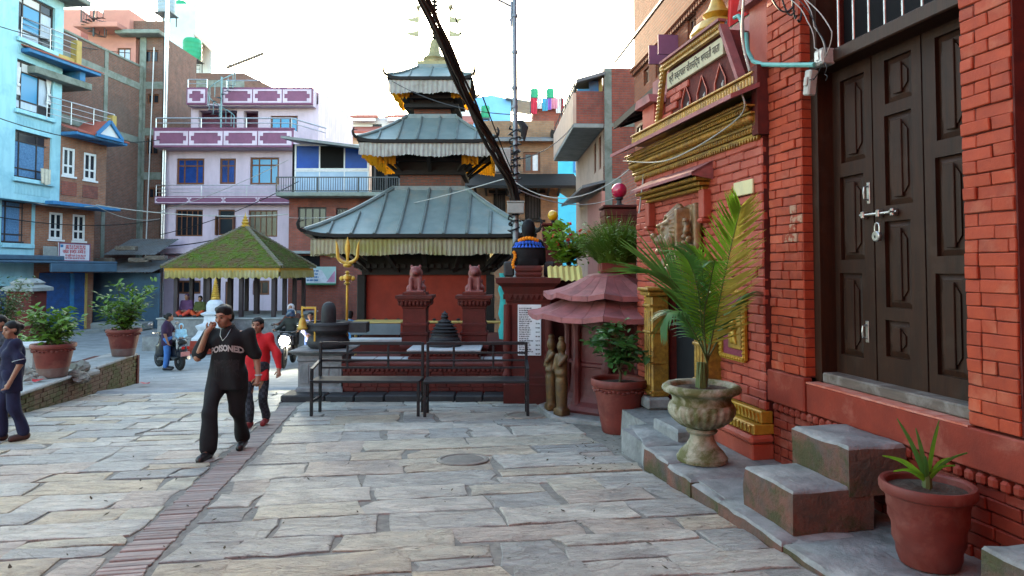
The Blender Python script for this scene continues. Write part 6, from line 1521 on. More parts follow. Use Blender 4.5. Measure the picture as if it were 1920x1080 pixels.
r = CF.rect(571, 500, 630, 534, -.3); BN = thing('printed_banner', 'printed banner with white, green and pink fields on the brick wall', 'banner', CF.O, 0)
mb = MB(); mb.box(r[0], r[1], -.32, -.30, r[2], r[3]); mb.build('sheet', mat('banner_green', (.35, .47, .44), (.28, .42, .38), 3, .6, .1), BN)
mb = MB(); w, h = r[1] - r[0], r[3] - r[2]; m_bw = mat('banner_white', (.6, .62, .66), None, 3, .6, 0)
mb.add([(r[0] + w * .05, -.3225, r[2] + h * .12), (r[0] + w * .8, -.3225, r[2] + h * .12), (r[0] + w * .55, -.3225, r[3] - h * .2), (r[0] + w * .05, -.3225, r[3] - h * .05)], [(0, 1, 2, 3)]); mb.build('white_field', m_bw, BN)
mb = MB(); mb.add([(r[1] - w * .3, -.3235, r[2] + h * .15), (r[1] - w * .03, -.3235, r[2] + h * .15), (r[1] - w * .03, -.3235, r[3] - h * .2)], [(0, 1, 2)]); mb.build('pink_field', mat('banner_pink', (.5, .22, .33), None, 3, .6, 0), BN)
mb = MB()
for i in range(4): deva(mb, r[0] + w * .08, r[0] + w * .45, r[3] - h * (.28 + i * .17), h * .08, -.3245, 500 + i, bold=2)
mb.build('lettering', m_blueP, BN)
mb = MB(); mb.box(r[0], r[1], -.326, -.322, r[2], r[2] + h * .08); mb.build('green_border', mat('dark_green', (.02, .16, .08), None, 3, .6, 0), BN)
# -- brown house behind the temple on the right
EF = Fac(gpt(880, 30), 30, 1, 0, BZ0)
EB = thing('brown_brick_house', 'old brown brick house with dark overhanging eave and timber windows', 'house', EF.O, 0)
x1 = EF.p(1046, 300)[0]; zA = EF.p(960, 335)[1]; zB = EF.p(960, 262)[1]; zC = EF.p(960, 222)[1]; w1 = EF.rect(981, 285, 1013, 324); l1 = EF.rect(984, 362, 1014, 412); l2 = EF.rect(925, 362, 948, 412); xo = EF.p(1046, 400)[0]
mb = MB(); mb.holes(0, x1, zA, zB, [w1], 0, .18); mb.box(0, x1, .25, 5, 0, zB); mb.box(x1 - .002, x1, 0, 5, 0, zB); mb.holes(0, xo, 0, zA, [l1, l2], .002, .18); mb.build('wall', m_brickC, EB)
wpart(EB, w1, .05, m_brownF, m_darkG, nx=2, fw=.09, mgs=[m_darkG, m_whiteF])
for l in (l1, l2):
 wpart(EB, l, .05, m_blacktimber, m_darkF, nx=5, fw=.07)
 mb = MB(); mb.box(l[0] - .2, l[1] + .2, -.05, -.001, l[3], l[3] + .12); mb.build('window_lintel', m_blacktimber, EB); mb = MB(); mb.box(l[0] - .2, l[1] + .2, -.05, -.001, l[2] - .12, l[2]); mb.build('window_sill', m_blacktimber, EB)
mb = MB(); mb.box(EF.p(905, 240)[0], EF.p(1040, 240)[0], .5, .8, zB, zC); mb.build('parapet', m_brickC, EB)
mb = MB(); mb.slab([(EF.p(885, 270)[0], -.5, zB - .05), (x1 + .4, -.5, zB - .05), (x1 + .4, .6, zB + .25), (EF.p(885, 270)[0], .6, zB + .25)], .10); mb.build('tile_ledge', m_tin, EB)
ze = EF.p(990, 333, -1.3)[1]
mb = MB(); mb.slab([(-.3, -1.5, ze - .35), (x1 + .9, -1.5, ze - .35), (x1 + .7, .02, ze + .35), (-.3, .02, ze + .35)], .12); mb.slab([(x1 + .9, -1.5, ze - .35), (x1 + 1.0, 4, ze - .35), (x1, 4, ze + .3), (x1, -.0, ze + .3)], .12)
mb.build('lower_eave', m_blacktimber, EB)
for i in range(9):
 x = .3 + i * .45; mb = MB(); mb.bar((x, -.02, ze - .6), (x + .0, -1.25, ze - .4), .09, .09); mb.build('eave_strut', m_blacktimber, EB)
u0 = EF.p(1000, 215, 1.5); u1 = EF.p(1056, 215, 1.5); mb = MB(); mb.box(u0[0], u1[0], 1.5, 5, zB, EF.p(1020, 192, 1.5)[1]); mb.build('roof_room', m_brickE, EB)
mb = MB(); mb.slab([(x1 - .3, -.3, EF.p(1050, 245)[1]), (x1 + .35, -.3, EF.p(1050, 255)[1]), (x1 + .35, 4, EF.p(1050, 250)[1]), (x1 - .3, 4, EF.p(1050, 240)[1])], .5); mb.build('dark_gutter', m_blacktimber, EB)
LY = thing('laundry_line', 'line of coloured laundry strung across the brown house roof', 'laundry', (gpt(995, 31.2), 31.2, at(995, 182, 31.2).z))
mb = MB(); L_ = gpt(1052, 31.2) - gpt(993, 31.2); mb.tube([(-.05 + L_ * i / 8, 0, -.06 * sin(pi * i / 8)) for i in range(9)], .012, 5)
mb.cyl((0, 0, -1.0), (0, 0, .1), .03, None, 6); mb.cyl((L_, 0, -1.0), (L_, 0, .1), .03, None, 6); mb.build('line', m_darkrail, LY)
for i, (fx, w, h, c) in enumerate(((.0, .3, .75, (.5, .03, .06)), (.22, .2, .5, (.6, .6, .62)), (.38, .25, .6, (.05, .3, .45)), (.5, .25, .55, (.2, .1, .4)), (.66, .3, .5, (.55, .2, .28)), (.82, .22, .7, (.62, .6, .6)), (.93, .2, .6, (.5, .03, .05)))):
 mb = MB(); n = 6
 for k in range(n + 1): x = L_ * fx + w * k / n; mb.v += [Vector((x, .0, -.04)), Vector((x + .02 * sin(k), .04 * sin(k * 2.1), -.04 - h))]
 mb.f = [[2 * k, 2 * k + 1, 2 * k + 3, 2 * k + 2][::-1] for k in range(n)]; mb.m = [0] * n; mb.build('garment', mat('cloth_%d' % i, c, None, 5, .9, .2), LY, True)
BF = Fac(gpt(888, 38), 38, 1, 0, BZ0); r = BF.rect(888, 182, 958, 235)
BT = thing('blue_sheet_house', 'rooftop room clad in pale blue sheeting behind the temple', 'building', BF.O, 0)
mb = MB(); mb.prism([(r[0], 0), (r[1], 0), (r[1], r[3] - .15), (r[0] + (r[1] - r[0]) * .5, r[3] + .12), (r[0], r[3] - .05)], 0, 4); mb.build('sheet_wall', mat('pale_blue_sheet', (.16, .40, .66), (.13, .34, .60), 1, .6, .2), BT)
mb = MB(); mb.slab([(r[1] - .3, -.4, r[3] - .1), (r[1] + 1.2, -.4, r[3] - .35), (r[1] + 1.2, 3, r[3] - .25), (r[1] - .3, 3, r[3])], .08); mb.build('canopy', m_tin, BT)
VF = Fac(gpt(1030, 44), 44, 1, 0, BZ0); VB = thing('bright_blue_house', 'bright turquoise house glimpsed down the lane between two brick houses', 'house', VF.O, 0)
r = VF.rect(1030, 268, 1140, 600); rs = [VF.rect(1079, 298, 1104, 320), VF.rect(1079, 346, 1104, 374)]
mb = MB(); mb.holes(r[0], r[1], 0, r[3], rs, 0, .15); mb.box(r[0], r[1], .2, 4, 0, r[3]); mb.build('wall', mat('turquoise_render', (.06, .40, .52), (.05, .34, .46), 1.5, .8, .2), VB)
for q in rs:
 wpart(VB, q, .05, m_whiteF, m_darkG, nx=2, fw=.08); mb = MB(); t_ = .14
 for s_ in ((q[0] - t_, q[1] + t_, q[3], q[3] + t_), (q[0] - t_, q[1] + t_, q[2] - t_, q[2]), (q[0] - t_, q[0], q[2], q[3]), (q[1], q[1] + t_, q[2], q[3])): mb.box(s_[0], s_[1], -.05, -.002, s_[2], s_[3])
 mb.build('window_surround', m_blueP, VB)
for yy in (286, 332): zz = VF.p(1085, yy)[1]; mb = MB(); mb.bev(r[0], r[1], -.2, -.002, zz - .1, zz + .1, .02); mb.build('string_course', m_lightblue, VB)
WF = Fac(gpt(615, 62), 62, 1, 0, BZ0); WB = thing('red_roofed_house', 'distant white house with red sheet roofs left of the pagoda', 'house', WF.O, 0)
def pr_(a, b_, c, d): return WF.rect(a, b_, c, d)
r = pr_(618, 250, 775, 330); mb = MB(); mb.box(r[0], r[1], 0, 5, 0, r[3]); mb.build('wall', m_peach, WB)
r1 = pr_(618, 232, 760, 250); mb = MB(); mb.slab([(r1[0], -1, r1[2]), (r1[1], -1, r1[2]), (r1[1], 3, r1[3] + .5), (r1[0], 3, r1[3] + .5)], .2); mb.build('roof', m_tile, WB)
mb = MB(); mb.box(r1[0], r1[1], -1.02, -.9, r1[2] - .45, r1[2] - .22); mb.build('fascia', m_whiteW, WB)
r = pr_(648, 214, 720, 236); ww_ = pr_(690, 224, 708, 232); mb = MB(); mb.holes(r[0], r[1], r[2], r[3], [ww_], 2, .2); mb.box(r[0], r[1], 2.3, 5, r[2], r[3] + .2); mb.build('upper_wall', m_whiteW, WB); wpart(WB, ww_, 2.05, m_darkF, m_darkG, nx=2, fw=.08)
for a, b_ in ((640, 706), (716, 790)):
 q = pr_(a, 199, b_, 213); mb = MB(); mb.slab([(q[0], 1, q[2]), (q[1], 1, q[2]), (q[1] - .8, 4, q[3] + .2), (q[0] + .8, 4, q[3] + .2)], .15); mb.build('roof', m_tile, WB)
 mb = MB(); mb.box(q[0] + .3, q[1] - .3, 1.05, 1.3, q[2] - .45, q[2] - .17); mb.build('fascia', m_whiteW, WB)
r = pr_(720, 213, 790, 250); mb = MB(); mb.box(r[0], r[1], 2, 5, r[2], r[3]); mb.build('upper_wall', m_whiteW, WB)
o_ = Fac(gpt(840, 50), 50, 1, 0, BZ0); r = o_.rect(840, 196, 900, 260); UB = thing('white_roof_room', 'white walled room with red tile roof seen past the pagoda roofs', 'building', o_.O, 0)
mb = MB(); mb.box(r[0], r[1], 0, 4, 0, r[3]); mb.build('wall', m_whiteW, UB); r = o_.rect(838, 218, 902, 240); mb = MB(); mb.slab([(r[0], -2, r[2]), (r[1], -2, r[2]), (r[1], -.1, r[3]), (r[0], -.1, r[3])], .15); mb.build('roof', m_tile, UB)
# -- corner house on the right of the lane
KX, KY = gpt(1135, 20.5), 20.5
KF = Fac(KX, KY, 1, .03, BZ0); KS = Fac(KX + .40 * 0, KY, .09, -1, BZ0)   # front face, and lane side running back
KB = thing('corner_brick_house', 'corner house with raw brick front and peach plastered lane side', 'house', KF.O, KF.rz)
zt = KF.p(1150, 128)[1]; z2_ = KF.p(1150, 232)[1]
mb = MB(); mb.box(0, 5.5, 0, .3, 0, zt); mb.build('front_wall', m_brickE, KB)
mb = MB(); mb.box(0, .22, -.02, -.002, 0, zt); zz = z2_; mb.box(0, 5.5, -.022, -.003, zz - .09, zz + .02); mb.box(0, 5.5, -.022, -.003, KF.p(1150, 345)[1], KF.p(1150, 335)[1]); mb.build('concrete_frame', m_concmoss, KB)
def lane(px, py):
 x, z_ = KS.p(px, py); return -x, z_        # distance back from the corner, height
ws_ = []
def lrect(x0, y0, x1, y1):
 a = lane(x0, (y0 + y1) / 2)[0]; b_ = lane(x1, (y0 + y1) / 2)[0]; xm = (x0 + x1) / 2; return min(a, b_), max(a, b_), lane(xm, y1)[1], lane(xm, y0)[1]
wl = [lrect(1106, 268, 1112, 325), lrect(1118, 255, 1125, 318), lrect(1108, 380, 1113, 430)]
M = Matrix.Rotation(-pi / 2, 4, 'Z')      # local x of the wall runs back along +y
mb = MB(); q = MB(); q.holes(-7.0, .0, 0, z2_, [(-b_, -a, c, d) for a, b_, c, d in wl], 0, .12); q.v = [M @ p for p in q.v]
mb.v, mb.f, mb.m = q.v, q.f, q.m; mb.box(.13, 5, .31, 7, 0, zt - .2); mb.build('lane_wall', m_peach, KB)
for a, b_, c, d in wl:
 o = wpart(KB, (-b_, -a, c, d), .03, m_brownF, m_darkG, nx=2, zs=[.7], fw=.07); o.rotation_euler = (0, 0, -pi / 2)
bz0 = KF.p(1150, 232)[1]; bzm = lane(1110, 268)[1] if 0 else bz0
jx = -.95
mb = MB(); mb.bev(jx, .0, .05, 6.5, bz0 - .12, bz0 + .02, .02); mb.build('balcony_slab', m_conc, KB)
mb = MB(); mb.box(jx, jx + .1, .05, 6.5, bz0 + .022, bz0 + .95); mb.build('balcony_front', m_peach, KB)
mb = MB(); mb.box(jx + .1, -.002, .05, .15, bz0 + .022, bz0 + 1.0); mb.build('balcony_end', m_brickE, KB)
rail(KB, [(jx + .05, .1, bz0 + .96), (jx + .05, 6.4, bz0 + .96)], .28, 0, m_darkrail, .02, 1.2)
zc = KF.p(1120, 138)[1]
mb = MB(); mb.slab([(jx + .1, -.1, zc - .2), (.0, -.1, zc + .05), (.0, 4, zc + .05), (jx + .1, 4, zc - .2)], .1); mb.build('roof_canopy', m_tin, KB)
mb = MB(); mb.box(-.12, -.01, .3, 4, bz0 + .03, zc); mb.build('upper_side', m_yellow, KB); mb = MB(); mb.box(-.42, -.13, .28, .36, bz0 + 1.0, zc - .15); mb.build('blue_shutter', m_blueP, KB); mb = MB(); mb.box(jx + .15, -.42, .27, .29, bz0 + 1.05, zc - .4); mb.build('pane', m_skyG, KB)
zz = lane(1115, 352)[1]; mb = MB(); mb.slab([(-.7, -.1, zz - .12), (.0, -.1, zz + .06), (.0, 6, zz + .06), (-.7, 6, zz - .12)], .08); mb.build('ledge_roof', m_tin, KB)
mb = MB(); mb.box(-.1, .0, -.03, 3, 0, lane(1115, 368)[1]); mb.build('pink_lower_wall', m_terra, KB)
# -- orange brick house rising behind the shrine, with its dark eave
OF = Fac(gpt(1192, 16.5), 16.5, .086, -1, 0)
OB = thing('orange_brick_house', 'orange brick house with deep dark eave rising behind the shrine front', 'house', OF.O, OF.rz)
ow = [OF.rect(1207, 128, 1217, 158), OF.rect(1229, 108, 1240, 142), OF.rect(1253, 76, 1270, 112), OF.rect(1289, 30, 1305, 70)]
mb = MB(); mb.holes(0, 9.5, 3, 11, ow, 0, .15); mb.box(0, .002, 0, 4, -1, 11); mb.box(0, 9.5, .2, 4, -1, 11); mb.build('wall', m_brickD, OB)
for r in ow: wpart(OB, r, .04, m_brownF, m_darkG, nx=2, fw=.05)
r = ow[2]
for x in (r[1] + .02, r[0] - .06): mb = MB(); mb.box(x, x + .04, -.4, 0, r[2], r[3]); mb.build('open_shutter', m_plum, OB)
zz = OF.p(1230, 92)[1]; mb = MB(); mb.bev(-.1, 9.5, -.1, -.002, zz, zz + .1, .02)
for i in range(70): mb.box(i * .13, i * .13 + .07, -.07, -.003, zz - .1, zz - .004)
mb.build('dentil_course', m_brickD, OB)
zz = OF.p(1245, 3)[1]; mb = MB(); mb.bar((-.6, -.35, OF.p(1182, 78, -.35)[1]), (5.5, -.35, OF.p(1182, 78, -.35)[1] + .02), .05, .06); mb.build('gutter', m_darkrail, OB)
ez = OF.p(1150, 221, -.95)[1]; ex = OF.p(1150, 221, -.95)[0]
mb = MB(); mb.slab([(ex, -.95, 4.76), (9.5, -.95, 4.76), (9.5, .0, 5.15), (ex, .0, 5.15)], .14); mb.build('deep_eave', m_blacktimber, OB)
for i in range(14): x = ex + .2 + i * .6; mb = MB(); mb.bar((x, -.85, 4.66), (x, .02, 4.99), .06, .08); mb.build('rafter', m_blacktimber, OB)
mb = MB(); mb.box(-.35, 9.5, -.25, -.002, -1, 4.0); o = mb.build('lower_wall', m_brickE, OB)
lw_ = OF.rect(1197, 232, 1208, 272, -.25); wpart(OB, (lw_[0], lw_[0] + .7, lw_[2], lw_[3]), -.31, m_brownF, m_darkG, nx=2, fw=.06)
# -- mossy pavilion
m_moss = mat('mossy_tiles', (.075, .105, .014), (.10, .065, .03), 3.0, .95, .8, 26, .03, stain=(.05, .095, .01), samt=.8, sscale=1.6, lo=.42, hi=.58)
m_hiptile = mat('hip_tiles', (.17, .14, .11), (.12, .11, .08), 8, .9, .5, stain=(.10, .12, .03), samt=.5, sscale=3)
m_yelcloth = mat('yellow_cloth', (.32, .26, .085), (.26, .21, .075), 4, .9, .2, trans=.2, stain=(.42, .38, .24), samt=.6, sscale=1.2)
m_post = mat('dark_post', (.030, .018, .022), (.022, .013, .016), 4, .6, .2)
m_ochre = mat('ochre_board', (.42, .22, .03), (.34, .17, .025), 4, .7, .2)
VX, VY, VS = -10.6, 27.08, 2.08
PV = thing('pavilion', 'open pavilion with mossy green tiled roof and yellow cloth valance', 'pavilion', (VX, VY, BZ0))
ez, az = 1.66 - BZ0, 3.30 - BZ0; fl = -.22 - BZ0
mb = MB(); mb.box(-2.6, 2.6, -2.6, 2.6, -.1, fl * .45); mb.box(-2.25, 2.25, -2.25, 2.25, fl * .45, fl); mb.build('stone_base', m_greystone, PV)
mb = MB(); mb.bev(-2.3, 2.3, -2.3, 2.3, fl + .002, fl + .06, .02); mb.build('floor_edge', m_conc, PV)
for i in range(4):
 for j in range(4):
  if i in (1, 2) and j in (1, 2): continue
  x, y = -1.8 + 1.2 * i, -1.8 + 1.2 * j; mb = MB(); mb.bev(x - .075, x + .075, y - .075, y + .075, fl + .06, ez - .1, .012); mb.build('post', m_post, PV)
for x in (-.55, .5):
 mb = MB(); mb.bev(x - .09, x + .09, -.1, .1, fl + .06, ez, .012); mb.build('post', m_post, PV)
NC = 26
for k in range(4):
 M = sidexf(k); mb = MB(); rr = random.Random(k)
 for c in range(NC):
  f0, f1 = c / NC, (c + 1) / NC; h0, h1 = (VS + .12) * (1 - f0), (VS + .12) * (1 - f1); z0, z1 = ez + (az - ez) * f0, ez + (az - ez) * f1
  n = max(1, int(h0 * 2 / .11));
  for i in range(n):
   a, b_ = -1 + 2 * i / n, -1 + 2 * (i + 1) / n; d = rr.uniform(.0, .05); a2 = rr.uniform(-.02, .02)
   if a * h0 > h1 or b_ * h0 < -h1: a_t, b_t = max(min(a * h0, h1), -h1), max(min(b_ * h0, h1), -h1)
   else: a_t, b_t = max(a * h0, -h1), min(b_ * h0, h1)
   v = [(a * h0, -h0 - .02 + a2 * .4, z0 + .035 + d), (b_ * h0 - .008, -h0 - .02 + a2 * .4, z0 + .035 + d), (b_t, -h1, z1 + .012 + d), (a_t, -h1, z1 + .012 + d), (a * h0, -h0 - .02, z0 - .0), (b_ * h0 - .008, -h0 - .02, z0 - .0)]
   mb.add([M @ Vector(p) for p in v], [(0, 1, 2, 3), (4, 5, 1, 0)])
 mb.build('tile_slope', m_moss, PV, kind='stuff')
 mb = MB()
 for i in range(24):
  f = i / 24; h = (VS + .12) * (1 - f); z = ez + (az - ez) * f + .05; h2 = (VS + .12) * (1 - f - .05); z2 = ez + (az - ez) * (f + .05) + .05
  if h2 > .02: mb.bar(M @ Vector((h, -h, z + .03)), M @ Vector((h2, -h2, z2 + .0)), .13, .06)
 mb.build('hip_ridge', m_hiptile, PV, kind='stuff')
 mb = MB(); mb.xf(M, lambda q: q.box(-VS - .02, VS + .02, -VS - .04, -VS + .04, ez - .16, ez - .01)); mb.build('eave_board', m_ochre, PV)
 tz_old = TZ
 rr = random.Random(60 + k); mb = MB(); n = 120; ph = 0
 for i in range(n + 1):
  x = -VS + 2 * VS * i / n; ph += rr.uniform(.9, 2.2); o = .025 * sin(ph)
  for r in range(3): mb.v.append(M @ Vector((x, -VS - .05 - o * (.5 + r * .5), ez - .1 - .14 * r - (.03 * sin(i * .9) if r == 2 else 0))))
 for i in range(n):
  for r in range(2): a = i * 3 + r; mb.f.append([a, a + 1, a + 4, a + 3]); mb.m.append(0)
 mb.build('valance', m_yelcloth, PV, True, angle=180)
mb = MB(); mb.lathe([(.16, 0), (.18, .04), (.11, .1), (.15, .17), (.10, .24), (.12, .29), (.06, .34), (.08, .38), (.03, .44), (.0, .62)], 14, (0, 0, az - .02)); mb.build('gilt_finial', m_brightgold, PV, True)
mb = MB(); mb.box(-2.0, 2.0, -2.0, 2.0, ez - .05, ez + .0); mb.build('ceiling', m_blacktimber, PV)
# -- white chaitya with gilded spire
m_chaitya = mat('whitewash', (.50, .53, .57), (.40, .43, .48), 6, .8, .3, stain=(.36, .38, .40), samt=.5, sscale=3)
cy = 24.0; CX = gpt(404, cy); CZ = gz(cy); s = cy / 1280
def cz_(py): return at(404, py, cy).z - CZ
CH = thing('white_chaitya', 'white stepped chaitya with gilded spire on red base', 'chaitya', (CX, cy, CZ))
mb = MB(); mb.tier([(.62, 0), (.62, cz_(655) + .0), (.66, cz_(653)), (.66, cz_(648)), (.60, cz_(646)), (.58, cz_(636))]); mb.build('red_base', m_templered, CH)
mb = MB(); mb.tier([(.56, cz_(636)), (.56, cz_(632)), (.46, cz_(626)), (.40, cz_(618)), (.46, cz_(612)), (.47, cz_(609)), (.30, cz_(605))]); mb.build('stepped_base', m_chaitya, CH)
mb = MB(); mb.tier([(.30, cz_(605)), (.27, cz_(600)), (.27, cz_(592)), (.33, cz_(590)), (.36, cz_(587)), (.2, cz_(583))]); mb.build('collar', m_chaitya, CH)
mb = MB(); r = .29; mb.lathe([(r * .9, cz_(588)), (r, cz_(580)), (r, cz_(572)), (r * .85, cz_(566)), (r * .5, cz_(562)), (0, cz_(561))], 22); mb.build('dome', m_chaitya, CH, True)
mb = MB(); pf = [(.13, cz_(563)), (.15, cz_(560)), (.14, cz_(557))]
for i in range(7): y = 556 - i * 3.4; q = .13 - i * .011; pf += [(q, cz_(y)), (q + .018, cz_(y - 1.4)), (q - .01, cz_(y - 2.8))]
pf += [(.05, cz_(531)), (.06, cz_(529)), (.0, cz_(519))]; mb.lathe(pf, 16); mb.build('gilt_spire', m_brightgold, CH, True)
# -- benches
m_bench = mat('black_painted_steel', (.014, .015, .017), (.010, .010, .012), 6, .42, .15, 40, .003, spec=.3, stain=(.035, .035, .035), samt=.35, sscale=4)
def bench(x0, x1, yf, label, arm_side, tilt=0.0):
 g0 = gz(yf); L = x1 - x0
 B = thing('metal_bench', label, 'bench', (x0, yf, g0), tilt, 'black metal benches')
 hs, hb, d = .545, 1.10, .46; t = .045
 for x in (t / 2, L - t / 2):
  mb = MB(); mb.bev(x - t / 2, x + t / 2, 0, t, 0, hs - .03, .004); mb.build('leg', m_bench, B)
  mb = MB(); mb.bev(x - t / 2, x + t / 2, d, d + t, -.03, hb, .004); mb.build('leg', m_bench, B)
  mb = MB(); mb.bev(x - t / 2 + .005, x + t / 2 - .005, t + .001, d - .001, .2, .24, .004); mb.build('stretcher', m_bench, B)
 mb = MB(); mb.bev(0, L, -.02, d - .002, hs - .029, hs + .01, .006)
 mb.build('seat', m_bench, B)
 for i, z in enumerate((hb - .045, hb - .19, hb - .31, hb - .43)):
  mb = MB(); w = .05 if i == 0 else .032; mb.bev(t, L - t, d + .006, d + .006 + w * .8, z, z + w, .004); mb.build('back_rail', m_bench, B)
 for f in (.27, .66):
  mb = MB(); mb.bev(L * f - .018, L * f + .018, d + .012, d + .03, hb - .405, hb - .05, .003); mb.build('back_upright', m_bench, B)
 xs = {'l': [t / 2], 'r': [L - t / 2], 'b': [t / 2, L - t / 2]}[arm_side]
 for x in xs:
  mb = MB(); mb.bev(x - t / 2, x + t / 2, .0, t, hs + .012, hs + .17, .004); mb.bar((x, .01, hs + .18), (x, d, hs + .26), t, .03); mb.build('armrest', m_bench, B)
 return B
bench(gpt(585, 10.78), gpt(789, 10.78), 10.72, 'black steel bench standing in front of the dark lingam pedestal', 'l', -.012)
bench(gpt(797, 10.78), gpt(992, 10.78), 10.62, 'black steel bench standing nearest the red bust pillar', 'r', .03)
# -- barrier, table, clutter behind the platform
YR = thing('yellow_barrier', 'yellow painted pipe barrier in front of the temple wall', 'barrier', (gpt(668, 16.8), 16.8, gz(16.8)))
gl = gpt(938, 16.8) - gpt(668, 16.8); zr = at(800, 604, 16.8).z - gz(16.8)
mb = MB(); mb.cyl((0, 0, zr), (gl, 0, zr), .035, None, 8); mb.cyl((0, 0, zr * .55), (gl, 0, zr * .55), .025, None, 8); mb.build('rails', m_yellow, YR, True)
for i in range(6):
 mb = MB(); mb.cyl((gl * i / 5, 0, -.05), (gl * i / 5, 0, zr), .035, None, 8); mb.build('post', m_yellow, YR, True)
for i in range(12):
 mb = MB(); mb.ball((.15 + gl * i / 12, 0, zr + .065), (.05, .03, .03), 6, 4); mb.build('oil_lamp', m_blacktimber, YR, True)
ty = 15.9; TB_ = thing('offering_table', 'long grey topped table beside the golden trident', 'table', (gpt(656, ty), ty, gz(ty)))
tl = gpt(753, ty) - gpt(656, ty); th = at(700, 604, ty).z - gz(ty)
mb = MB(); mb.bev(0, tl, 0, .8, th - .03, th, .008); mb.build('tabletop', m_yellow, TB_); mb = MB(); mb.box(.02, tl - .02, -.012, .0, th - .29, th - .035); mb.build('front_panel', mat('grey_blue_sheet', (.12, .15, .17), (.09, .115, .13), 2, .6, .1), TB_)
for x in (.03, tl - .07):
 for y in (.03, .73): mb = MB(); mb.bev(x, x + .04, y, y + .04, 0, th - .031, .004); mb.build('leg', m_bench, TB_)
mb = MB(); zz = th * .5; mb.bev(.08, tl - .08, .1, .7, zz - .03, zz, .005); mb.build('shelf', m_bench, TB_)
for i in range(6):
 c = [(.6, .6, .58), (.05, .06, .15), (.55, .40, .05), (.55, .55, .55), (.04, .04, .05), (.6, .6, .6)][i]
 mb = MB(); mb.lathe([(.045, 0), (.05, .04), (.05, .2), (.03, .25), (.03, .29)], 10); o = mb.build('bottle', mat('bottle_%d' % i, c, None, 6, .5, 0), None, True, loc=(gpt(656, ty) + .35 + i * .14, ty + .2, gz(ty) + zz + .001))
 tagit(o, ('white bottle at the left end', 'navy bottle second from the left end', 'yellow bottle between the navy and white ones', 'white bottle right of the yellow one', 'black bottle', 'white bottle at the right end')[i] + ' on the shelf under the grey topped table', 'bottle', 'bottles on the table shelf')
m_tealcloth = mat('teal_cloth', (.02, .26, .25), (.015, .19, .19), 6, .85, .3)
mb = MB(); n = 14
for i in range(n + 1):
 a = -pi / 2 + pi * i / n
 for r in range(9): z = r / 8; mb.v.append(Vector((.12 * cos(a) * (1 + .25 * sin(z * 19)), .14 * sin(a), 1.25 * z)))
mb.v = [Vector((-p.x, p.y, p.z)) for p in mb.v]
for i in range(n):
 for r in range(8): a = i * 9 + r; mb.f.append([a, a + 9, a + 10, a + 1]); mb.m.append(0)
p = at(942, 635, 13.1); o = mb.build('teal_bundle', m_tealcloth, None, True, loc=(p.x + .06, 13.1, p.z)); tagit(o, 'teal cloth bundle tied up behind the red bust pillar', 'cloth bundle')
# -- lamp post, cables
m_galv = mat('galvanised_pole', (.20, .23, .26), (.15, .175, .20), 5, .5, .2, 40, .003, metal=.5, stain=(.10, .10, .10), samt=.4, sscale=4)
ly = 14.0; LX_ = gpt(967, ly); lz = gz(ly)
LPt = thing('lamp_post', 'tall grey steel lamp post wound with cables behind the bust', 'lamp post', (LX_, ly, lz))
ltop = at(965, -60, ly).z - lz
mb = MB(); mb.cyl((0, 0, 0), (0, 0, ltop * .45), .072, .062, 12); mb.cyl((0, 0, ltop * .45), (-.03, 0, ltop), .052, .045, 12); mb.build('pole', m_galv, LPt, True)
for py in (30, 98, 165, 200): z = at(967, py, ly).z - lz; mb = MB(); mb.cyl((-.02, 0, z - .03), (-.02, 0, z + .03), .066, None, 12); mb.build('collar', m_galv, LPt, True)
za = at(960, 12, ly).z - lz; zb_ = at(960, 40, ly).z - lz
mb = MB(); mb.bar((-.09, 0, zb_ - .1), (-.09, 0, za + .1), .06, .04); mb.tube([(-.09, 0, za), (-.6, -.1, za + .22)], .025, 6); mb.tube([(-.09, 0, zb_ - .05), (-.2, 0, zb_ + .25), (-.4, -.05, za + .08), (-.7, -.12, za + .2)], .016, 6); mb.build('lamp_arm', m_galv, LPt, True)
z = at(968, 391, ly).z - lz; mb = MB(); mb.xf(Matrix.Translation((.0, -.16, z)) @ Matrix.Rotation(.0, 4, 'Y'), lambda q: (q.bev(-.17, .17, -.12, .06, -.12, .10, .012), q.bev(-.18, .18, -.14, .07, .1, .13, .008))); mb.build('meter_box', mat('grey_meter_box', (.30, .31, .29), (.23, .24, .23), 6, .6, .15), LPt)
z = at(945, 300, ly).z - lz; mb = MB(); mb.bev(-.42, -.09, -.1, .12, z - .26, z + .24, .02); mb.build('cable_box', m_grey, LPt)
mb = MB(); mb.bar((-.42, .0, z - .25), (0, 0, z - .2), .05, .05); mb.build('box_bracket', m_galv, LPt)
mb = MB(); rr = random.Random(5)
for i in range(13):
 z0 = at(967, 440 - i * 15, ly).z - lz; pts = []
 for k in range(14): a = k * .8 + i; r = .09 + .05 * rr.random(); pts.append((r * cos(a) - .02, r * sin(a), z0 + k * .02 + rr.uniform(-.03, .03)))
 mb.tube(pts, .017, 5)
mb.build('cable_coil', m_black, LPt, True)
mb = MB();
for q in range(3):
 mb.tube([(.05 + .04 * q, -.08, at(975, 228, ly).z - lz), (.14 + .03 * q, -.1, at(975, 240, ly).z - lz), (.13 + .02 * q, -.08, at(975, 258 + q * 4, ly).z - lz)], [.03, .06, .02], 7)
mb.build('black_rag', m_black, LPt, True)
def cable(pts, r, m, sag=0.0, seg=14, n=6, join=None, wob=0.0, seed=0):
 P = [Vector(p) for p in pts]; out = []; rr = random.Random(seed)
 for i in range(len(P) - 1):
  for k in range(seg): f = k / seg; out.append(P[i].lerp(P[i + 1], f) - Vector((0, 0, sag * 4 * f * (1 - f))) + Vector((rr.uniform(-wob, wob), 0, rr.uniform(-wob, wob))))
 out.append(P[-1]); return out
m_cablebrown = mat('weathered_cable', (.055, .042, .034), (.03, .025, .022), 10, .8, .3, stretch=(1, 1, 1))
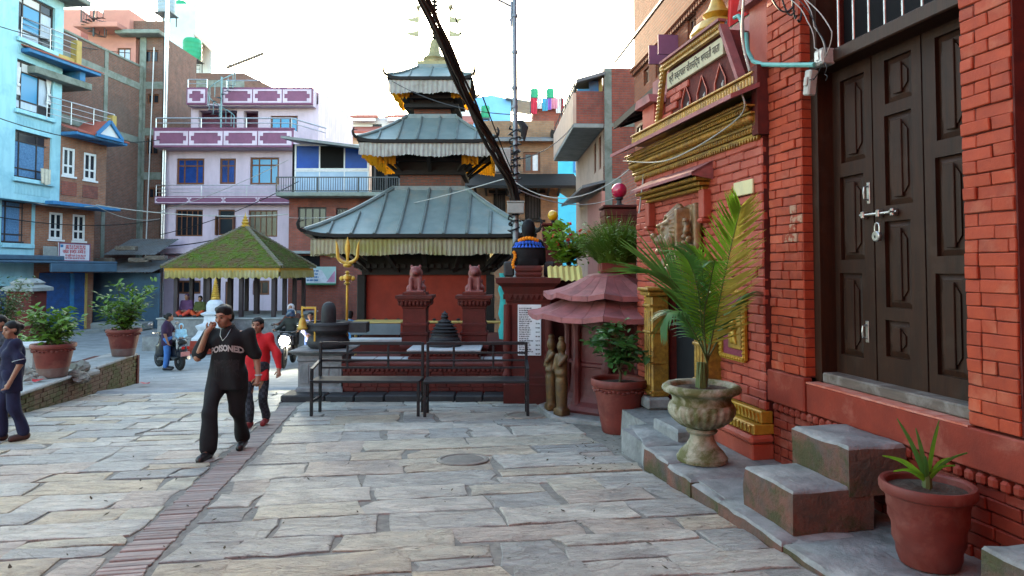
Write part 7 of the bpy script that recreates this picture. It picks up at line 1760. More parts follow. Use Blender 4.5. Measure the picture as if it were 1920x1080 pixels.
BC = thing('cable_bundle', 'thick sagging bundle of dark cables running up from the lamp post', 'cable bundle', (0, 0, 0))
path = [at(772, -50, 8.8), at(800, 5, 9.3), at(838, 85, 10.1), at(868, 158, 11.0), at(900, 232, 12.0), at(932, 295, 12.9), at(955, 345, 13.6), at(965, 385, 13.92)]
def smoothpath(P, n=8):
 out = []
 for i in range(len(P) - 1):
  a = P[max(i - 1, 0)]; b_ = P[i]; c = P[i + 1]; d = P[min(i + 2, len(P) - 1)]
  for k in range(n):
   t = k / n; out.append(.5 * ((2 * b_) + (-a + c) * t + (2 * a - 5 * b_ + 4 * c - d) * t * t + (-a + 3 * b_ - 3 * c + d) * t ** 3))
 return out + [P[-1]]
sp = smoothpath(path)
rr = random.Random(8)
for k in range(16):
 a0 = rr.uniform(0, 6.28); R0 = .062 * sqrt(rr.random()) + .012; mb = MB(); pts = []
 for i, p in enumerate(sp):
  f = i / len(sp); a = a0 + f * 5 + .4 * sin(i * .3 + k); q = R0 * (1 + .35 * f + .3 * sin(f * 9 + k)); pts.append(p + Vector((q * cos(a), q * sin(a) * .6, q * sin(a) * .6 + q * cos(a) * .3)))
 mb.tube(pts, .020, 5); mb.build('cable', m_cablebrown if k % 3 else m_black, BC, True)
ci = 0
def wire(pts, r, m, lab, sag=.15):
 mb = MB(); mb.tube(cable(pts, r, m, sag), r, 5); o = mb.build('overhead_cable', m, None, True); tagit(o, lab, 'cable', 'overhead cables'); return o
m_palecable = mat('pale_cable', (.38, .37, .35), None, 6, .7, 0)
LPP = lambda py, dx=0: at(964 + dx, py, 13.95)
wire([at(840, -10, 10), LPP(330)], .012, m_black, 'black cable dropping past the pagoda spire from above to the lamp post', .12)
wire([at(540, 408, 31), LPP(330)], .012, m_palecable, 'pale cable crossing the lowest pagoda roof from the balcony house', .3)
wire([at(180, 384, 31), at(540, 402, 31)], .022, m_palecable, 'pale cable between the white window house and the balcony house', .25)
wire([at(-20, 404, 27), at(300, 412, 36)], .02, m_black, 'black cable low across the light blue house to the lilac house', .35)
wire([at(-20, 354, 27), at(180, 386, 31), at(300, 410, 36.5)], .018, m_palecable, 'pale cable sagging across the light blue house below its lowest big window', .3)
wire([at(-20, 44, 25), at(330, 97, 45), ], .02, m_black, 'black cable high across the light blue house towards the water tanks', .5)
wire([at(-20, 215, 25), at(300, 262, 36)], .02, m_black, 'black cable across the middle windows of the light blue house', .5)
wire([at(300, 440, 36), at(560, 340, 32)], .02, m_black, 'black cable rising across the lilac house front to the balcony house', .3)
wire([at(300, 462, 36.5), at(470, 430, 35.8)], .03, m_black, 'thick black cable on the lilac house above the mossy roof', .2)
wire([at(300, 396, 36.3), at(540, 300, 32)], .016, m_palecable, 'thin pale cable rising across the upper windows of the lilac house', .2)
wire([at(735, 152, 18.8), LPP(215)], .01, m_black, 'black cable along the topmost pagoda valance to the lamp post', .2)
wire([LPP(352), at(1150, 372, 18), ], .012, m_palecable, 'pale cable from the lamp post to the corner brick house', .25)
wire([LPP(340), at(1200, 300, 12)], .010, m_palecable, 'pale cable from the lamp post towards the shrine cornice', .5)
wire([LPP(300), at(1075, 235, 20.2)], .012, m_black, 'black cable from the lamp post to the jettied balcony of the corner house', .2)
wire([at(1210, 300, 9.7), at(1198, 400, 9.8)], .014, m_palecable, 'pale cable hanging down beside the shrine cornice end', .02)
cw = [W.w(0, SY - .2, 3.2), W.w(1.7, SY - .22, 2.95), W.w(3.3, SY - .18, 3.12), W.w(3.42, SY - .25, 3.4)]
mb = MB(); mb.tube(smoothpath(cw, 10), .008, 6); o = mb.build('overhead_cable', m_grey, None, True); tagit(o, 'grey hose sagging under the gilded cornice of the shrine', 'hose')
cw = [W.w(3.3, SY - .05, 3.6), W.w(3.25, SY - .1, 4.0), W.w(3.35, SY - .1, 4.6)]
mb = MB(); mb.tube(smoothpath(cw, 10), .014, 6); o = mb.build('overhead_cable', m_grey, None, True); tagit(o, 'grey cable rising beside the pediment at the end of the cornice', 'cable', 'overhead cables')
for k_ in range(4):
 a = at(1440 + 22 * k_, -20, 6.2); b_ = W.w(4.0 + .02 * k_, -.06, 4.0 - .05 * k_)
 wire([a, b_], .009, m_black, ('first', 'second', 'third', 'fourth')[k_] + ' thin black wire from the left in the tangle above the teal pipe', .12)
# -- globe lamps on brick piers
def globe(px, py, rpx, Y, mg, lab, plab, w_px, ytop):
 X = gpt(px, Y); r = rpx * Y / 1280; zc = at(px, py, Y).z; zp = at(px, ytop, Y).z; g0 = gz(Y); w = w_px * Y / 1280 / 2
 P = thing('brick_pier', plab, 'pier', (X, Y, g0)); H = zp - g0
 mb = MB(); pf = [(w * .8, 0), (w * .8, H * .82)]
 for i in range(5): q = H * (.82 + i * .035); pf += [(w * (.85 + .035 * i), q), (w * (.85 + .035 * i), q + H * .03)]
 pf += [(w * .7, H)]
 mb.tier(pf); mb.build('shaft', m_stagered, P); mb = MB(); mb.bev(-w * 1.05, w * 1.05, -w * 1.05, w * 1.05, H, H + .05, .01); mb.build('cap', m_stagered, P)
 T = thing('globe_lamp', lab, 'lamp', (X, Y, zp + .051), 0, 'globe lamps on brick piers'); hh = zc - r - zp - .05
 mb = MB(); mb.lathe([(r * .8, 0), (r * .85, hh * .15), (r * .35, hh * .3), (r * .3, hh * .7), (r * .55, hh * .9), (r * .5, hh * 1.05)], 14); mb.build('stem', m_dkstone, T, True)
 mb = MB(); mb.ball((0, 0, hh + r * .97), r, 22, 14); mb.build('globe', mg, T, True)
mg1 = mat('red_globe', (.42, .012, .05), (.38, .01, .045), 3, .22, 0, spec=.6, coat=.3); mg2 = mat('yellow_globe', (.60, .36, .01), (.55, .32, .01), 3, .25, 0, spec=.6, coat=.3)
globe(1162, 357, 14.5, 13.2, mg1, 'glossy red globe lamp on the brick pier beside the shrine', 'brick pier under the red globe beside the shrine front', 66, 392)
globe(1037, 404, 10, 14.8, mg2, 'glossy yellow globe lamp on the stepped brick pier', 'stepped red brick pier under the yellow globe lamp', 42, 424)
# -- leaves and pots
m_leaf = mat('glossy_leaf', (.05, .13, .028), (.03, .085, .02), 3, .38, .15, spec=.5, vary=.35, trans=.25)
m_leaf2 = mat('fresh_leaf', (.115, .22, .025), (.075, .16, .02), 3, .45, .15, spec=.4, vary=.35, trans=.3)
m_leaf3 = mat('dark_leaf', (.05, .10, .022), (.035, .07, .018), 3, .45, .15, spec=.4, vary=.3, trans=.2)
m_stem = mat('plant_stem', (.07, .06, .03), (.05, .045, .02), 8, .8, .3)
m_soil = mat('dry_soil', (.085, .062, .045), (.05, .037, .028), 30, .95, 1.0, 60, .02)
m_potred = mat('terracotta_red_paint', (.15, .026, .018), (.10, .018, .013), 4, .6, .35, 24, .006, spec=.35, stain=(.21, .08, .06), samt=.55, sscale=2.5)
m_potlow = mat('faded_pot_base', (.16, .095, .08), (.12, .07, .06), 5, .7, .3, stain=(.16, .14, .13), samt=.5, sscale=4)
def leafmesh(name, L, w, m, droop=.25, fold=.3):
 v = []; N = 4
 for i in range(N + 1):
  f = i / N; ww = w * sin(pi * min(1, f * .92 + .06)) ** .8 * (1 - f * .25); z = -droop * L * f * f
  if i == N: ww = .002
  v += [(-ww / 2, f * L, z + fold * ww / 2), (0, f * L, z), (ww / 2, f * L, z + fold * ww / 2)]
 fs = []
 for i in range(N):
  for j in range(2): a = i * 3 + j; fs.append((a, a + 1, a + 4, a + 3))
 return mkmesh(name, v, fs, m, True, None, 180)
def rot_to(d, rr):
 d = Vector(d).normalized(); q = d.to_track_quat('Y', 'Z'); return q
def bush(parent, cx, cz, rx, rz_, n, leaf, m, rr, z0, singles=False, stems=8, ry=None, mstem=None, name='leaf', up=.2):
 """stems forking from z0 and leaves spread through the crown; singles: each leaf an object"""
 ry = ry or rx; mb = MB(); tips = []
 for s_ in range(stems):
  a = 2 * pi * s_ / stems + rr.uniform(-.4, .4); r = rr.uniform(.35, .95); tip = Vector((cx + rx * r * cos(a), ry * r * sin(a), cz + rz_ * rr.uniform(-.5, .95)))
  p0 = Vector((rr.uniform(-.02, .02), rr.uniform(-.02, .02), z0)); mid = p0.lerp(tip, .45) + Vector((0, 0, .12 * rr.random()))
  pts = [p0, p0.lerp(mid, .5) + Vector((0, 0, .04)), mid, mid.lerp(tip, .6) + Vector((rr.uniform(-.03, .03), rr.uniform(-.03, .03), .03)), tip]
  mb.tube(pts, [.012, .010, .008, .006, .003], 5); tips.append(pts)
 mb.build('stems', mstem or m_stem, parent, True)
 lm = MB()
 for i in range(n):
  pts = rr.choice(tips); f = rr.random() ** .6; k = min(3, int(f * 4)); base = pts[k].lerp(pts[k + 1], f * 4 - k) + Vector((rr.gauss(0, rx * .16), rr.gauss(0, ry * .16), rr.gauss(0, rz_ * .16)))
  a = rr.uniform(0, 2 * pi); d = Vector((cos(a), sin(a), rr.uniform(-.5, .6) + up)) + (base - Vector((cx, 0, cz))) * .8; q = d.normalized().to_track_quat('Y', 'Z') @ Matrix.Rotation(rr.uniform(-.7, .7), 4, 'Y').to_quaternion(); s = rr.uniform(.6, 1.15)
  if singles:
   o = link(name, leaf, parent, base); o.rotation_euler = q.to_euler(); o.scale = (s * 1.15,) * 3
  else:
   M = Matrix.Translation(base) @ q.to_matrix().to_4x4() @ Matrix.Scale(s, 4); nn = len(lm.v); lm.v += [M @ v.co for v in leaf.vertices]; lm.f += [[j + nn for j in p.vertices] for p in leaf.polygons]; lm.m += [0] * len(leaf.polygons)
 if not singles: lm.build('foliage', m, parent, True, kind='stuff', angle=180)
def soil(parent, r, z, c=(0, 0, 0)):
 mb = MB(); n = 20; rr = random.Random(3); vs = [(c[0], c[1], z + .02)]; fs = []
 for ring in range(1, 5):
  for k in range(n): a = 2 * pi * k / n; q = r * ring / 4; vs.append((c[0] + q * cos(a), c[1] + q * sin(a), z + (rr.uniform(-.012, .025) if ring < 4 else 0)))
 for k in range(n): fs.append((0, 1 + k, 1 + (k + 1) % n))
 for ring in range(3):
  for k in range(n): k2 = (k + 1) % n; fs.append((1 + ring * n + k, 1 + (ring + 1) * n + k, 1 + (ring + 1) * n + k2, 1 + ring * n + k2))
 mb.add(vs, fs); mb.build('soil', m_soil, parent, True, angle=180)
def flower_pot(loc, r, h, label, group=None, swirl=0.0, lowband=False, rim=.1, garl=0, rz=0.0):
 P = thing('flower_pot', label, 'plant pot', loc, rz, group); n = 40; mb = MB()
 rb = r * .62; prof = [(rb * .96, 0), (rb, .015)]
 for i in range(1, 9): f = i / 9; prof.append((rb + (r * .88 - rb) * f, h * (.02 + .80 * f)))
 prof += [(r * .90, h * .85), (r * .98, h * .87), (r, h * .90), (r, h * .97), (r * .97, h), (r * .90, h * .995), (r * .85, h * .97), (r * .84, h * .88), (0, h * .87)]
 mb.lathe(prof, n)
 if swirl:
  for p in mb.v:
   if p.z < h * .84 and p.z > .02:
    a = atan2(p.y, p.x); t_ = (a / (2 * pi) * 2 + p.z / h * 4.2) % 1.0; q = 1 + .085 * (1 - t_) ** 1.5 - .02; p.x *= q; p.y *= q
 if lowband:
  mi = []
  for q in mb.f: mi.append(1 if sum(mb.v[i].z for i in q) / len(q) < h * .3 and len(q) == 4 else 0)
  mb.m = mi
 mb.build('pot', [m_potred, m_potlow], P, True, angle=35)
 if garl:
  mb = MB()
  for i in range(garl): a = 2 * pi * i / garl; rr_ = r * .885; mb.ball((rr_ * cos(a), rr_ * sin(a), h * .80 + .012 * sin(a * 9)), (.03, .03, .018), 6, 4)
  mb.build('moulded_garland', m_potred, P, True)
 soil(P, r * .85, h * .90); return P
m_ger = mat('geranium_leaf', (.19, .33, .03), (.13, .26, .025), 3, .5, .15, spec=.3, vary=.3, trans=.45)
rr = random.Random(44)
lf_a = leafmesh('leaf', .15, .078, m_leaf); lf_b = leafmesh('leaf', .16, .08, m_leaf2); lf_c = leafmesh('leaf', .12, .06, m_leaf3)
p = gnd(1163, 815); P1 = flower_pot((p.x + .03, p.y + .25, gz(p.y + .25)), .385, .72, 'red pot with glossy green bush between side shrine and stone platform', garl=36)
P1b = thing('potted_bush', 'glossy dark green bush growing in the red pot by the side shrine', 'bush', (p.x + .03, p.y + .25, gz(p.y + .25) + .63))
mb = MB(); mb.tube([(0, 0, 0), (.02, 0, .12), (-.01, 0, .25)], [.022, .018, .014], 7); mb.build('trunk', m_stem, P1b, True)
bush(P1b, -.04, .55, .47, .36, 298, lf_a, m_leaf, random.Random(2), .22, singles=True, stems=14)
m_palm = mat('palm_leaflet', (.17, .35, .03), (.12, .27, .025), 3, .4, .1, spec=.45, vary=.2, trans=.5); m_palmy = mat('yellowing_leaflet', (.38, .38, .08), (.26, .30, .05), 3, .45, .1, trans=.35)
m_palmd = mat('deep_palm_leaflet', (.075, .20, .04), (.05, .15, .03), 3, .4, .1, spec=.45, trans=.3); m_rach = mat('palm_stalk', (.07, .10, .03), (.05, .07, .02), 6, .6, .2)
pc = W.w(5.78, -.36, PZ)
P2 = flower_pot((pc.x, pc.y, PZ + .006), .272, .50, 'red spiral grooved pot with small spiky palm at the steps', swirl=1)
def frond(parent, pts, nl, LL, mleft, mright, tip=.35, ang=.9, droop=.25, first=.3, rad=.012, upv=(0, 0, 1), side=None, width=.026, name='frond'):
 P = smoothpath([Vector(q) for q in pts], 10); mb = MB(); N = len(P); mb.mi = 0
 mb.tube(P, [rad * (1 - .8 * i / N) for i in range(N)], 5)
 rr = random.Random(int(abs(P[-1].x * 1000)) + nl)
 for i in range(nl):
  f = first + (1 - first) * i / nl; k = min(N - 2, int(f * (N - 1))); p = P[k].lerp(P[k + 1], f * (N - 1) - k); tg = (P[k + 1] - P[k]).normalized()
  sd = Vector(side) if side else tg.cross(Vector(upv)); sd = (sd - tg * sd.dot(tg)).normalized()
  g_ = (f - first) / (1 - first); L = LL * (.55 + .45 * sin(pi * min(1, .15 + g_ * .8))) * (1 - tip * g_) * rr.uniform(.88, 1.08); a = ang * (1 - .45 * g_) * rr.uniform(.9, 1.1)
  for sg in (-1, 1):
   mb.mi = 1 if sg < 0 else 2
   d = tg * cos(a) + sd * sg * sin(a) + Vector((0, 0, rr.uniform(-.06, .1))); d.normalize(); w = width * rr.uniform(.8, 1.15); wn = d.cross(Vector((0, 0, 1))); wn = (wn.normalized() if wn.length > .05 else Vector((1, 0, 0)))
   wn = (tg - d * tg.dot(d)).normalized() if side else (wn * .5 + tg * .5 - d * (tg.dot(d) * .5)).normalized()
   vs = []
   for s_ in range(5):
    t = s_ / 4; c = p + d * (L * t) - Vector((0, 0, droop * L * t * t)); ww = w * (.55 + 1.2 * t if t < .35 else 1.0) * (1 - max(0, t - .35) / .66) * .5 + .0006; vs += [c - wn * ww, c + wn * ww]
   mb.add(vs, [(2 * j, 2 * j + 1, 2 * j + 3, 2 * j + 2) for j in range(4)])
 return mb.build(name, [m_rach, mleft, mright], parent, True, angle=180)
SPm = thing('small_palm', 'small spiky young palm in the spiral grooved pot', 'palm', (pc.x, pc.y, PZ + .43))
sc_ = pc.y / 1280
def sp_(px, py, dy=0): return ((px - 1735) * sc_ * 1.2, dy, (905 - py) * sc_ * 1.15)
mb = MB(); mb.tube([(0, 0, 0), (0, 0, .06), (0, 0, .14)], [.035, .03, .02], 8); mb.build('trunk', m_rach, SPm, True)
for i, (tx, ty, dy, c) in enumerate(((1690, 783, .0, 0), (1722, 800, .02, 0), (1752, 795, -.02, 1), (1700, 815, -.05, 0), (1665, 840, -.05, 1), (1672, 862, -.08, 1), (1790, 835, -.05, 0), (1778, 850, .05, 1), (1765, 790, .06, 0), (1680, 850, .1, 1), (1715, 835, -.12, 0), (1760, 850, -.12, 1), (1740, 830, .12, 0))):
 e = Vector(sp_(tx, ty, dy)); b0_ = Vector((0, 0, .08)); m1 = b0_.lerp(e, .5) + Vector((0, 0, .035)); mb = MB(); P = smoothpath([b0_, m1, e], 6); n = len(P); v = []
 sd = (e - b0_).cross(Vector((0, 1, .3))).normalized()
 for k, q in enumerate(P): w = .019 * (1 - (k / (n - 1)) ** 2) * .8 + .0015; v += [q - sd * w, q + Vector((0, -.004, -.006)), q + sd * w]
 mb.add(v, [(3 * k + j, 3 * k + j + 1, 3 * k + j + 4, 3 * k + j + 3) for k in range(n - 1) for j in range(2)]); mb.build('blade', m_palm if c else m_palmd, SPm, True, angle=180)
m_urn = mat('mossy_urn_stone', (.36, .33, .25), (.24, .22, .16), 5, .75, .7, 26, .010, stain=(.075, .075, .018), samt=.95, sscale=3.4, sr=(.42, .57))
uc = W.w(3.38, -.70, PZ)
UR = thing('stone_urn', 'pale weathered stone urn with fluted bowl on the platform', 'urn', (uc.x, uc.y, PZ + .01))
k = .365
mb = MB(); mb.lathe([(.235, 0), (.24, .035), (.225, .05), (.21, .08), (.15, .14), (.115, .20), (.105, .25), (.135, .262), (.15, .285), (.13, .305)], 36); mb.build('foot', m_urn, UR, True)
mb = MB(); n = 96
mb.lathe([(.12, .305), (.2, .335), (.27, .39), (.305, .45), (.312, .50), (.30, .545)], n, flute=24, fl=.055, frange=(.30, .53)); mb.build('bowl', m_urn, UR, True, angle=180)
mb = MB(); mb.lathe([(.288, .54), (.275, .575), (.278, .60), (.30, .63), (.335, .645), (.365, .66), (.372, .685), (.36, .71), (.335, .725), (.30, .72), (.285, .70), (.28, .66), (0, .655)], 48)
rr = random.Random(4)
for p_ in mb.v:
 a = atan2(p_.y, p_.x); q = 1 + .012 * sin(a * 16) * (p_.z > .64); p_.x *= q; p_.y *= q
mb.build('rim', m_urn, UR, True, angle=50); soil(UR, .285, .675)
PM = thing('palm_plant', 'tall feathery palm growing in the pale stone urn', 'palm', (uc.x, uc.y, PZ + .68))
ys_ = uc.y / 1280; up_ = at(1325, 718, uc.y)
def pm(px, py, dy=0.0):
 q = at(px, py, uc.y + dy) - Vector((uc.x, uc.y, PZ + .68)); return q
rr = random.Random(9)
for k_ in range(6):
 a = k_ * 1.05; mb = MB(); mb.tube([(.03 * cos(a), .03 * sin(a), 0), (.028 * cos(a), .028 * sin(a), .1), (.03 * cos(a + .4), .025 * sin(a), .26)], [.034, .026, .014], 7); mb.build('leaf_base', m_rach, PM, True)
base = [(1325, 722), (1326, 680)]
F = lambda *pts: [pm(*base[0]), pm(*base[1])] + [pm(*q) for q in pts]
frond(PM, F((1342, 600, -.05), (1358, 520, -.1), (1376, 440, -.15), (1389, 388, -.18)), 54, .52, m_palm, m_palmy, ang=1.12, droop=-.02, first=.30, side=(1, .15, 0))
frond(PM, F((1308, 620, .05), (1290, 570, 0), (1262, 528, -.05), (1228, 508, -.08)), 24, .80, m_palmd, m_palmd, ang=.50, droop=.12, first=.42, side=(.2, .25, 1), tip=.1)
frond(PM, F((1316, 610, -.1), (1308, 540, -.2), (1290, 488, -.3), (1262, 462, -.4)), 40, .36, m_palmd, m_palm, ang=.95, droop=.3, first=.35)
frond(PM, F((1332, 620, .1), (1328, 550, .15), (1312, 490, .1), (1290, 462, .05)), 40, .40, m_palm, m_palmd, ang=.95, droop=.2, first=.32)
frond(PM, F((1345, 640, .05), (1368, 590, .1), (1392, 560, .12), (1412, 548, .14)), 29, .30, m_palmd, m_palmd, ang=.8, droop=.35, first=.42)
frond(PM, F((1310, 640, -.15), (1280, 590, -.25), (1255, 585, -.35), (1240, 610, -.42)), 32, .34, m_palmd, m_palmd, ang=.8, droop=.5, first=.4)
frond(PM, F((1320, 600, -.2), (1330, 540, -.35), (1338, 500, -.5), (1340, 490, -.62)), 35, .38, m_palm, m_palmd, ang=.9, droop=.4, first=.35)
gp = at(1150, 500, 10.9); GP = thing('trough_plant', 'shaggy green grass like plant growing on top of the rose side shrine', 'plant', (gp.x + .06, 10.95, b0 + 0 if 0 else OS.location.z + 2.225))
mb = MB(); mb.bev(-.28, .28, -.2, .2, 0, .16, .02); mb.build('trough', m_potred, GP)
rr = random.Random(77); mb = MB()
for i in range(1500):
 a = rr.uniform(0, 6.28); r = rr.random() ** .5; bx_0 = Vector((r * .3 * cos(a), r * .22 * sin(a), .15)); ln = rr.uniform(.45, .95) * (1.1 - .3 * r); d = Vector((cos(a) * r * .62 + rr.gauss(0, .16), sin(a) * r * .5 + rr.gauss(0, .16), 1)).normalized(); w = Vector((-sin(a), cos(a), 0)) * .011
 v = []
 for s_ in range(4): t = s_ / 3; c = bx_0 + d * ln * t + Vector((cos(a), sin(a), -.9)) * (.22 * ln * t * t * (.4 + r)); v += [c - w * (1 - t * .9), c + w * (1 - t * .9)]
 mb.add(v, [(2 * j, 2 * j + 1, 2 * j + 3, 2 * j + 2) for j in range(3)])
mb.build('blades', m_leaf2, GP, True, kind='stuff', angle=180)
bush(GP, -.08, .45, .66, .40, 1500, leafmesh('leaf', .08, .035, m_leaf2), m_leaf2, random.Random(6), .15, stems=20)
fz = at(1160, 440, 11.4);
gy_ = 12.9; gx_ = gpt(1066, gy_); zt = at(1066, 520, gy_).z
GPi = thing('garden_pier', 'plain red brick pier behind the bust pillar carrying geraniums', 'pier', (gx_, gy_, gz(gy_))); mb = MB(); mb.tier([(.38, 0), (.38, zt - gz(gy_) - .08), (.44, zt - gz(gy_) - .06), (.44, zt - gz(gy_))]); mb.build('shaft', m_stagered, GPi)
GE = flower_pot((gx_, gy_, zt + .001), .2, .22, 'small red pot of geraniums on the brick pier')
GB = thing('geranium', 'bright green geranium with red flower heads behind the bust', 'geranium', (gx_, gy_, zt + .2))
bush(GB, -.04, .42, .46, .36, 460, leafmesh('leaf', .14, .15, m_ger, .1, .15), m_ger, random.Random(12), 0.0, stems=16, up=.4)
m_flower = mat('red_petal', (.62, .015, .02), (.5, .01, .015), 9, .6, .1)
for fx, fz_ in ((-.28, .60), (.0, .82), (.03, .62), (.08, .58), (.22, .70), (.30, .62), (.36, .66), (.40, .52), (-.02, .52), (-.22, .44)):
 mb = MB(); c = Vector((fx, -.15 + rr.uniform(-.1, .1), fz_ - .02)); mb.tube([(fx * .5, 0, .3), c - Vector((0, 0, .02))], .004, 4)
 for k_ in range(7): mb.ball(c + Vector((rr.uniform(-.025, .025), rr.uniform(-.025, .025), rr.uniform(-.02, .02))), .02, 6, 4)
 mb.build('flower_head', m_flower, GB, True)
ya = at(1030, 500, 12.0); YS = thing('yellow_sheet', 'pale yellow corrugated sheet leaning behind the bust pillar', 'sheet', (gpt(1028, 12.1), 12.1, at(1028, 528, 12.1).z))
mb = corrug(0, .62, 0, 0, .3, .26, .1); mb.build('sheet', mat('pale_yellow_sheet', (.55, .47, .16), (.45, .38, .13), 3, .6, .1), YS)
mb = MB(); mb.cyl((.05, .32, -1.9), (.05, .32, .26), .02, None, 6); mb.cyl((.57, .32, -1.9), (.57, .32, .26), .02, None, 6); mb.build('props', m_darkrail, YS)
# -- planter on the left
m_planter = mat('planter_brick', (.15, .085, .06), (.11, .075, .05), 6, .9, .7, 30, .01, stain=(.055, .065, .02), samt=.9, sscale=1.6, sr=(.42, .58))
m_cap = mat('cement_cap', (.34, .335, .32), (.26, .26, .25), 5, .9, .5, 30, .01, stain=(.16, .15, .12), samt=.5, sscale=1.5)
PLZ = -.345; nx_, ny_ = st(-5.65, 7.5)
PB_ = thing('planter_wall', 'low mossy brick planter wall with cement top along the lane', 'planter wall', (nx_, ny_, 0), atan2(ET.y, ET.x))
Lw = 17.35 - 7.5
mb = MB();
mb.box(0, Lw, .016, .9, -1.6, PLZ - .05); mb.build('core', m_redmortar, PB_)
mb = MB(); zc = -1.3; row = 0
rr = random.Random(14)
while zc < PLZ - .06:
 x = -.1 * (row % 2)
 while x < Lw:
  e = min(x + .235, Lw); mb.bev(max(0, x) + .005, e - .005, rr.uniform(-.006, .008), .1, zc + .004, min(zc + .078, PLZ - .052), .008); x += .235
 zc += .082; row += 1
mb.build('brick_courses', m_planter, PB_, kind='stuff')
x = 0
while x < Lw:
 e = min(x + rr.uniform(.7, 1.3), Lw); mb = MB(); mb.bev(x + .003, e - .003, -.03 + rr.uniform(-.01, .01), .62, PLZ - .055, PLZ + rr.uniform(-.006, .004), .015); mb.build('cap_slab', m_cap, PB_); x = e
mb = MB(); mb.box(Lw - .02, Lw + .1, -.03, .9, -1.6, PLZ - .06); mb.build('end_brick', m_stagered, PB_)
sx_, sy_ = st(-8.5, 7.5); mb = MB(); v = []
for s, t, z in ((-6.25, 7, -.5), (-6.25, 17.3, -.5), (-12, 17.3, -.55), (-12, 7, -.5)): a, b_ = st(s, t); v.append((a, b_, z))
mb.add(v, [(3, 2, 1, 0)] if 0 else [(0, 1, 2, 3)]); mb.build('planter_soil', m_soil, kind='structure')
a, b_ = st(-12, 17.3); c, d = st(-6.2, 17.3)
mb = MB(); mb.bar((a, b_, -.95), (c, d, -.95), .3, .85); o = mb.build('planter_back_wall', m_planter); tagit(o, 'low rear brick wall closing the planter at its far end', 'planter wall')
pa = (gpt(103, 12.45), 12.45); pb = (gpt(234, 15.45), 15.45)
for (x, y), lab, bl, r in ((pa, 'weathered red pot on the planter wall, the one nearer the camera', 'bushy plant with green leaves in the nearer pot on the planter wall', 3), (pb, 'weathered red pot at the far end of the planter wall', 'tall spreading shrub with yellowish tips in the far pot on the planter wall', 5)):
 flower_pot((x, y, PLZ + .006), .365, .60 if r == 3 else .60, lab, 'red pots on the planter wall', lowband=True, garl=30)
 B = thing('potted_shrub', bl, 'shrub', (x, y, PLZ + .55)); rr = random.Random(r)
 if r == 3: bush(B, .02, .38, .50, .32, 480, leafmesh('leaf', .15, .08, m_leaf2), m_leaf2, rr, 0, stems=12); bush(B, .0, .3, .4, .22, 200, lf_c, m_leaf3, rr, 0, stems=6)
 else: bush(B, .05, .62, .60, .46, 700, leafmesh('leaf', .15, .075, m_leaf2), m_leaf2, rr, 0, stems=16, up=.5); bush(B, .2, .5, .42, .4, 260, lf_c, m_leaf3, rr, 0, stems=6)
def shrub(px, Y, zb, rx, rz_, n, leaf, m, lab, seed):
 X = gpt(px, Y); B = thing('shrub', lab, 'shrub', (X, Y, zb)); bush(B, 0, rz_ * 1.1, rx, rz_, n, leaf, m, random.Random(seed), 0, stems=12)
shrub(72, 14.3, -.5, .55, .36, 500, lf_b, m_leaf2, 'leafy green shrub behind the white cement block in the planter', 31)
shrub(40, 16.0, -.5, .5, .30, 350, lf_c, m_leaf3, 'low dark shrub in the planter below the red pillar', 32)
TRx = gpt(5, 14.8); TRE = thing('small_tree', 'small dark leafy tree cut by the left edge of the planter', 'tree', (TRx, 14.8, -.55))
mb = MB(); mb.tube([(0, 0, 0), (.04, 0, .5), (-.03, 0, .95)], [.06, .05, .035], 8); mb.build('trunk', m_stem, TRE, True); bush(TRE, .0, 1.55, .62, .55, 1300, leafmesh('leaf', .085, .045, m_leaf3), m_leaf3, random.Random(33), .8, stems=20)
x, y = gpt(52, 13.4), 13.4; CBk = thing('cement_block', 'pale cement block standing in the planter behind the woman', 'cement block', (x, y, -.52), .12)
mb = MB(); mb.bev(-.55, .30, -.3, .5, 0, .60, .02); mb.build('block', m_cap, CBk); mb = MB(); mb.bev(-.58, .33, -.33, .53, .602, .66, .015); mb.build('top_slab', m_capwhite, CBk)
m_rub = mat('rubble', (.22, .20, .17), (.15, .14, .12), 7, .9, .8, 25, .02, vary=.2); rr = random.Random(70)
def rock(r):
 mb = MB(); mb.ball((0, 0, 0), r, 9, 6)
 for p_ in mb.v: p_ += Vector((rr.uniform(-.22, .22), rr.uniform(-.22, .22), rr.uniform(-.2, .2))) * r
 for p_ in mb.v: p_.z *= .6
 return mkmesh('rubble_stone', mb.v, mb.f, m_rub)
rks = [rock(.16) for _ in range(5)]; rwords = ['mossy', 'pale', 'flat', 'angular', 'rounded', 'broken', 'dusty', 'grey']
for i in range(26):
 px = rr.uniform(42, 80) if i < 18 else rr.uniform(138, 165); Y = rr.uniform(11.6, 13.2) if i < 18 else rr.uniform(12.6, 13.6)
 o = link('rubble_stone', rks[i % 5], None, (gpt(px, Y), Y, -.5 + .07 + (.13 * rr.random() if i % 3 == 0 else 0))); o.scale = (rr.uniform(.6, 1.3),) * 3; o.rotation_euler = (rr.uniform(-.3, .3), rr.uniform(-.3, .3), rr.uniform(0, 6))
 tagit(o, 'rough grey rubble stone heaped on the left of the nearer red pot' if i < 18 else 'rough grey rubble stone lying on the right of the nearer red pot', 'stone', 'rubble stones left of the pot' if i < 18 else 'rubble stones right of the pot')
mb = MB(); mb.xf(Matrix.Rotation(.15, 4, 'Y'), lambda q: q.bev(-.35, .35, -.2, .2, 0, .09, .02)); o = mb.build('stone_slab', m_cap, loc=(gpt(147, 13.4), 13.4, -.42)); tagit(o, 'flat stone slab tilted on rubble behind the nearer red pot', 'stone slab')
gr = MB(); rr = random.Random(90)
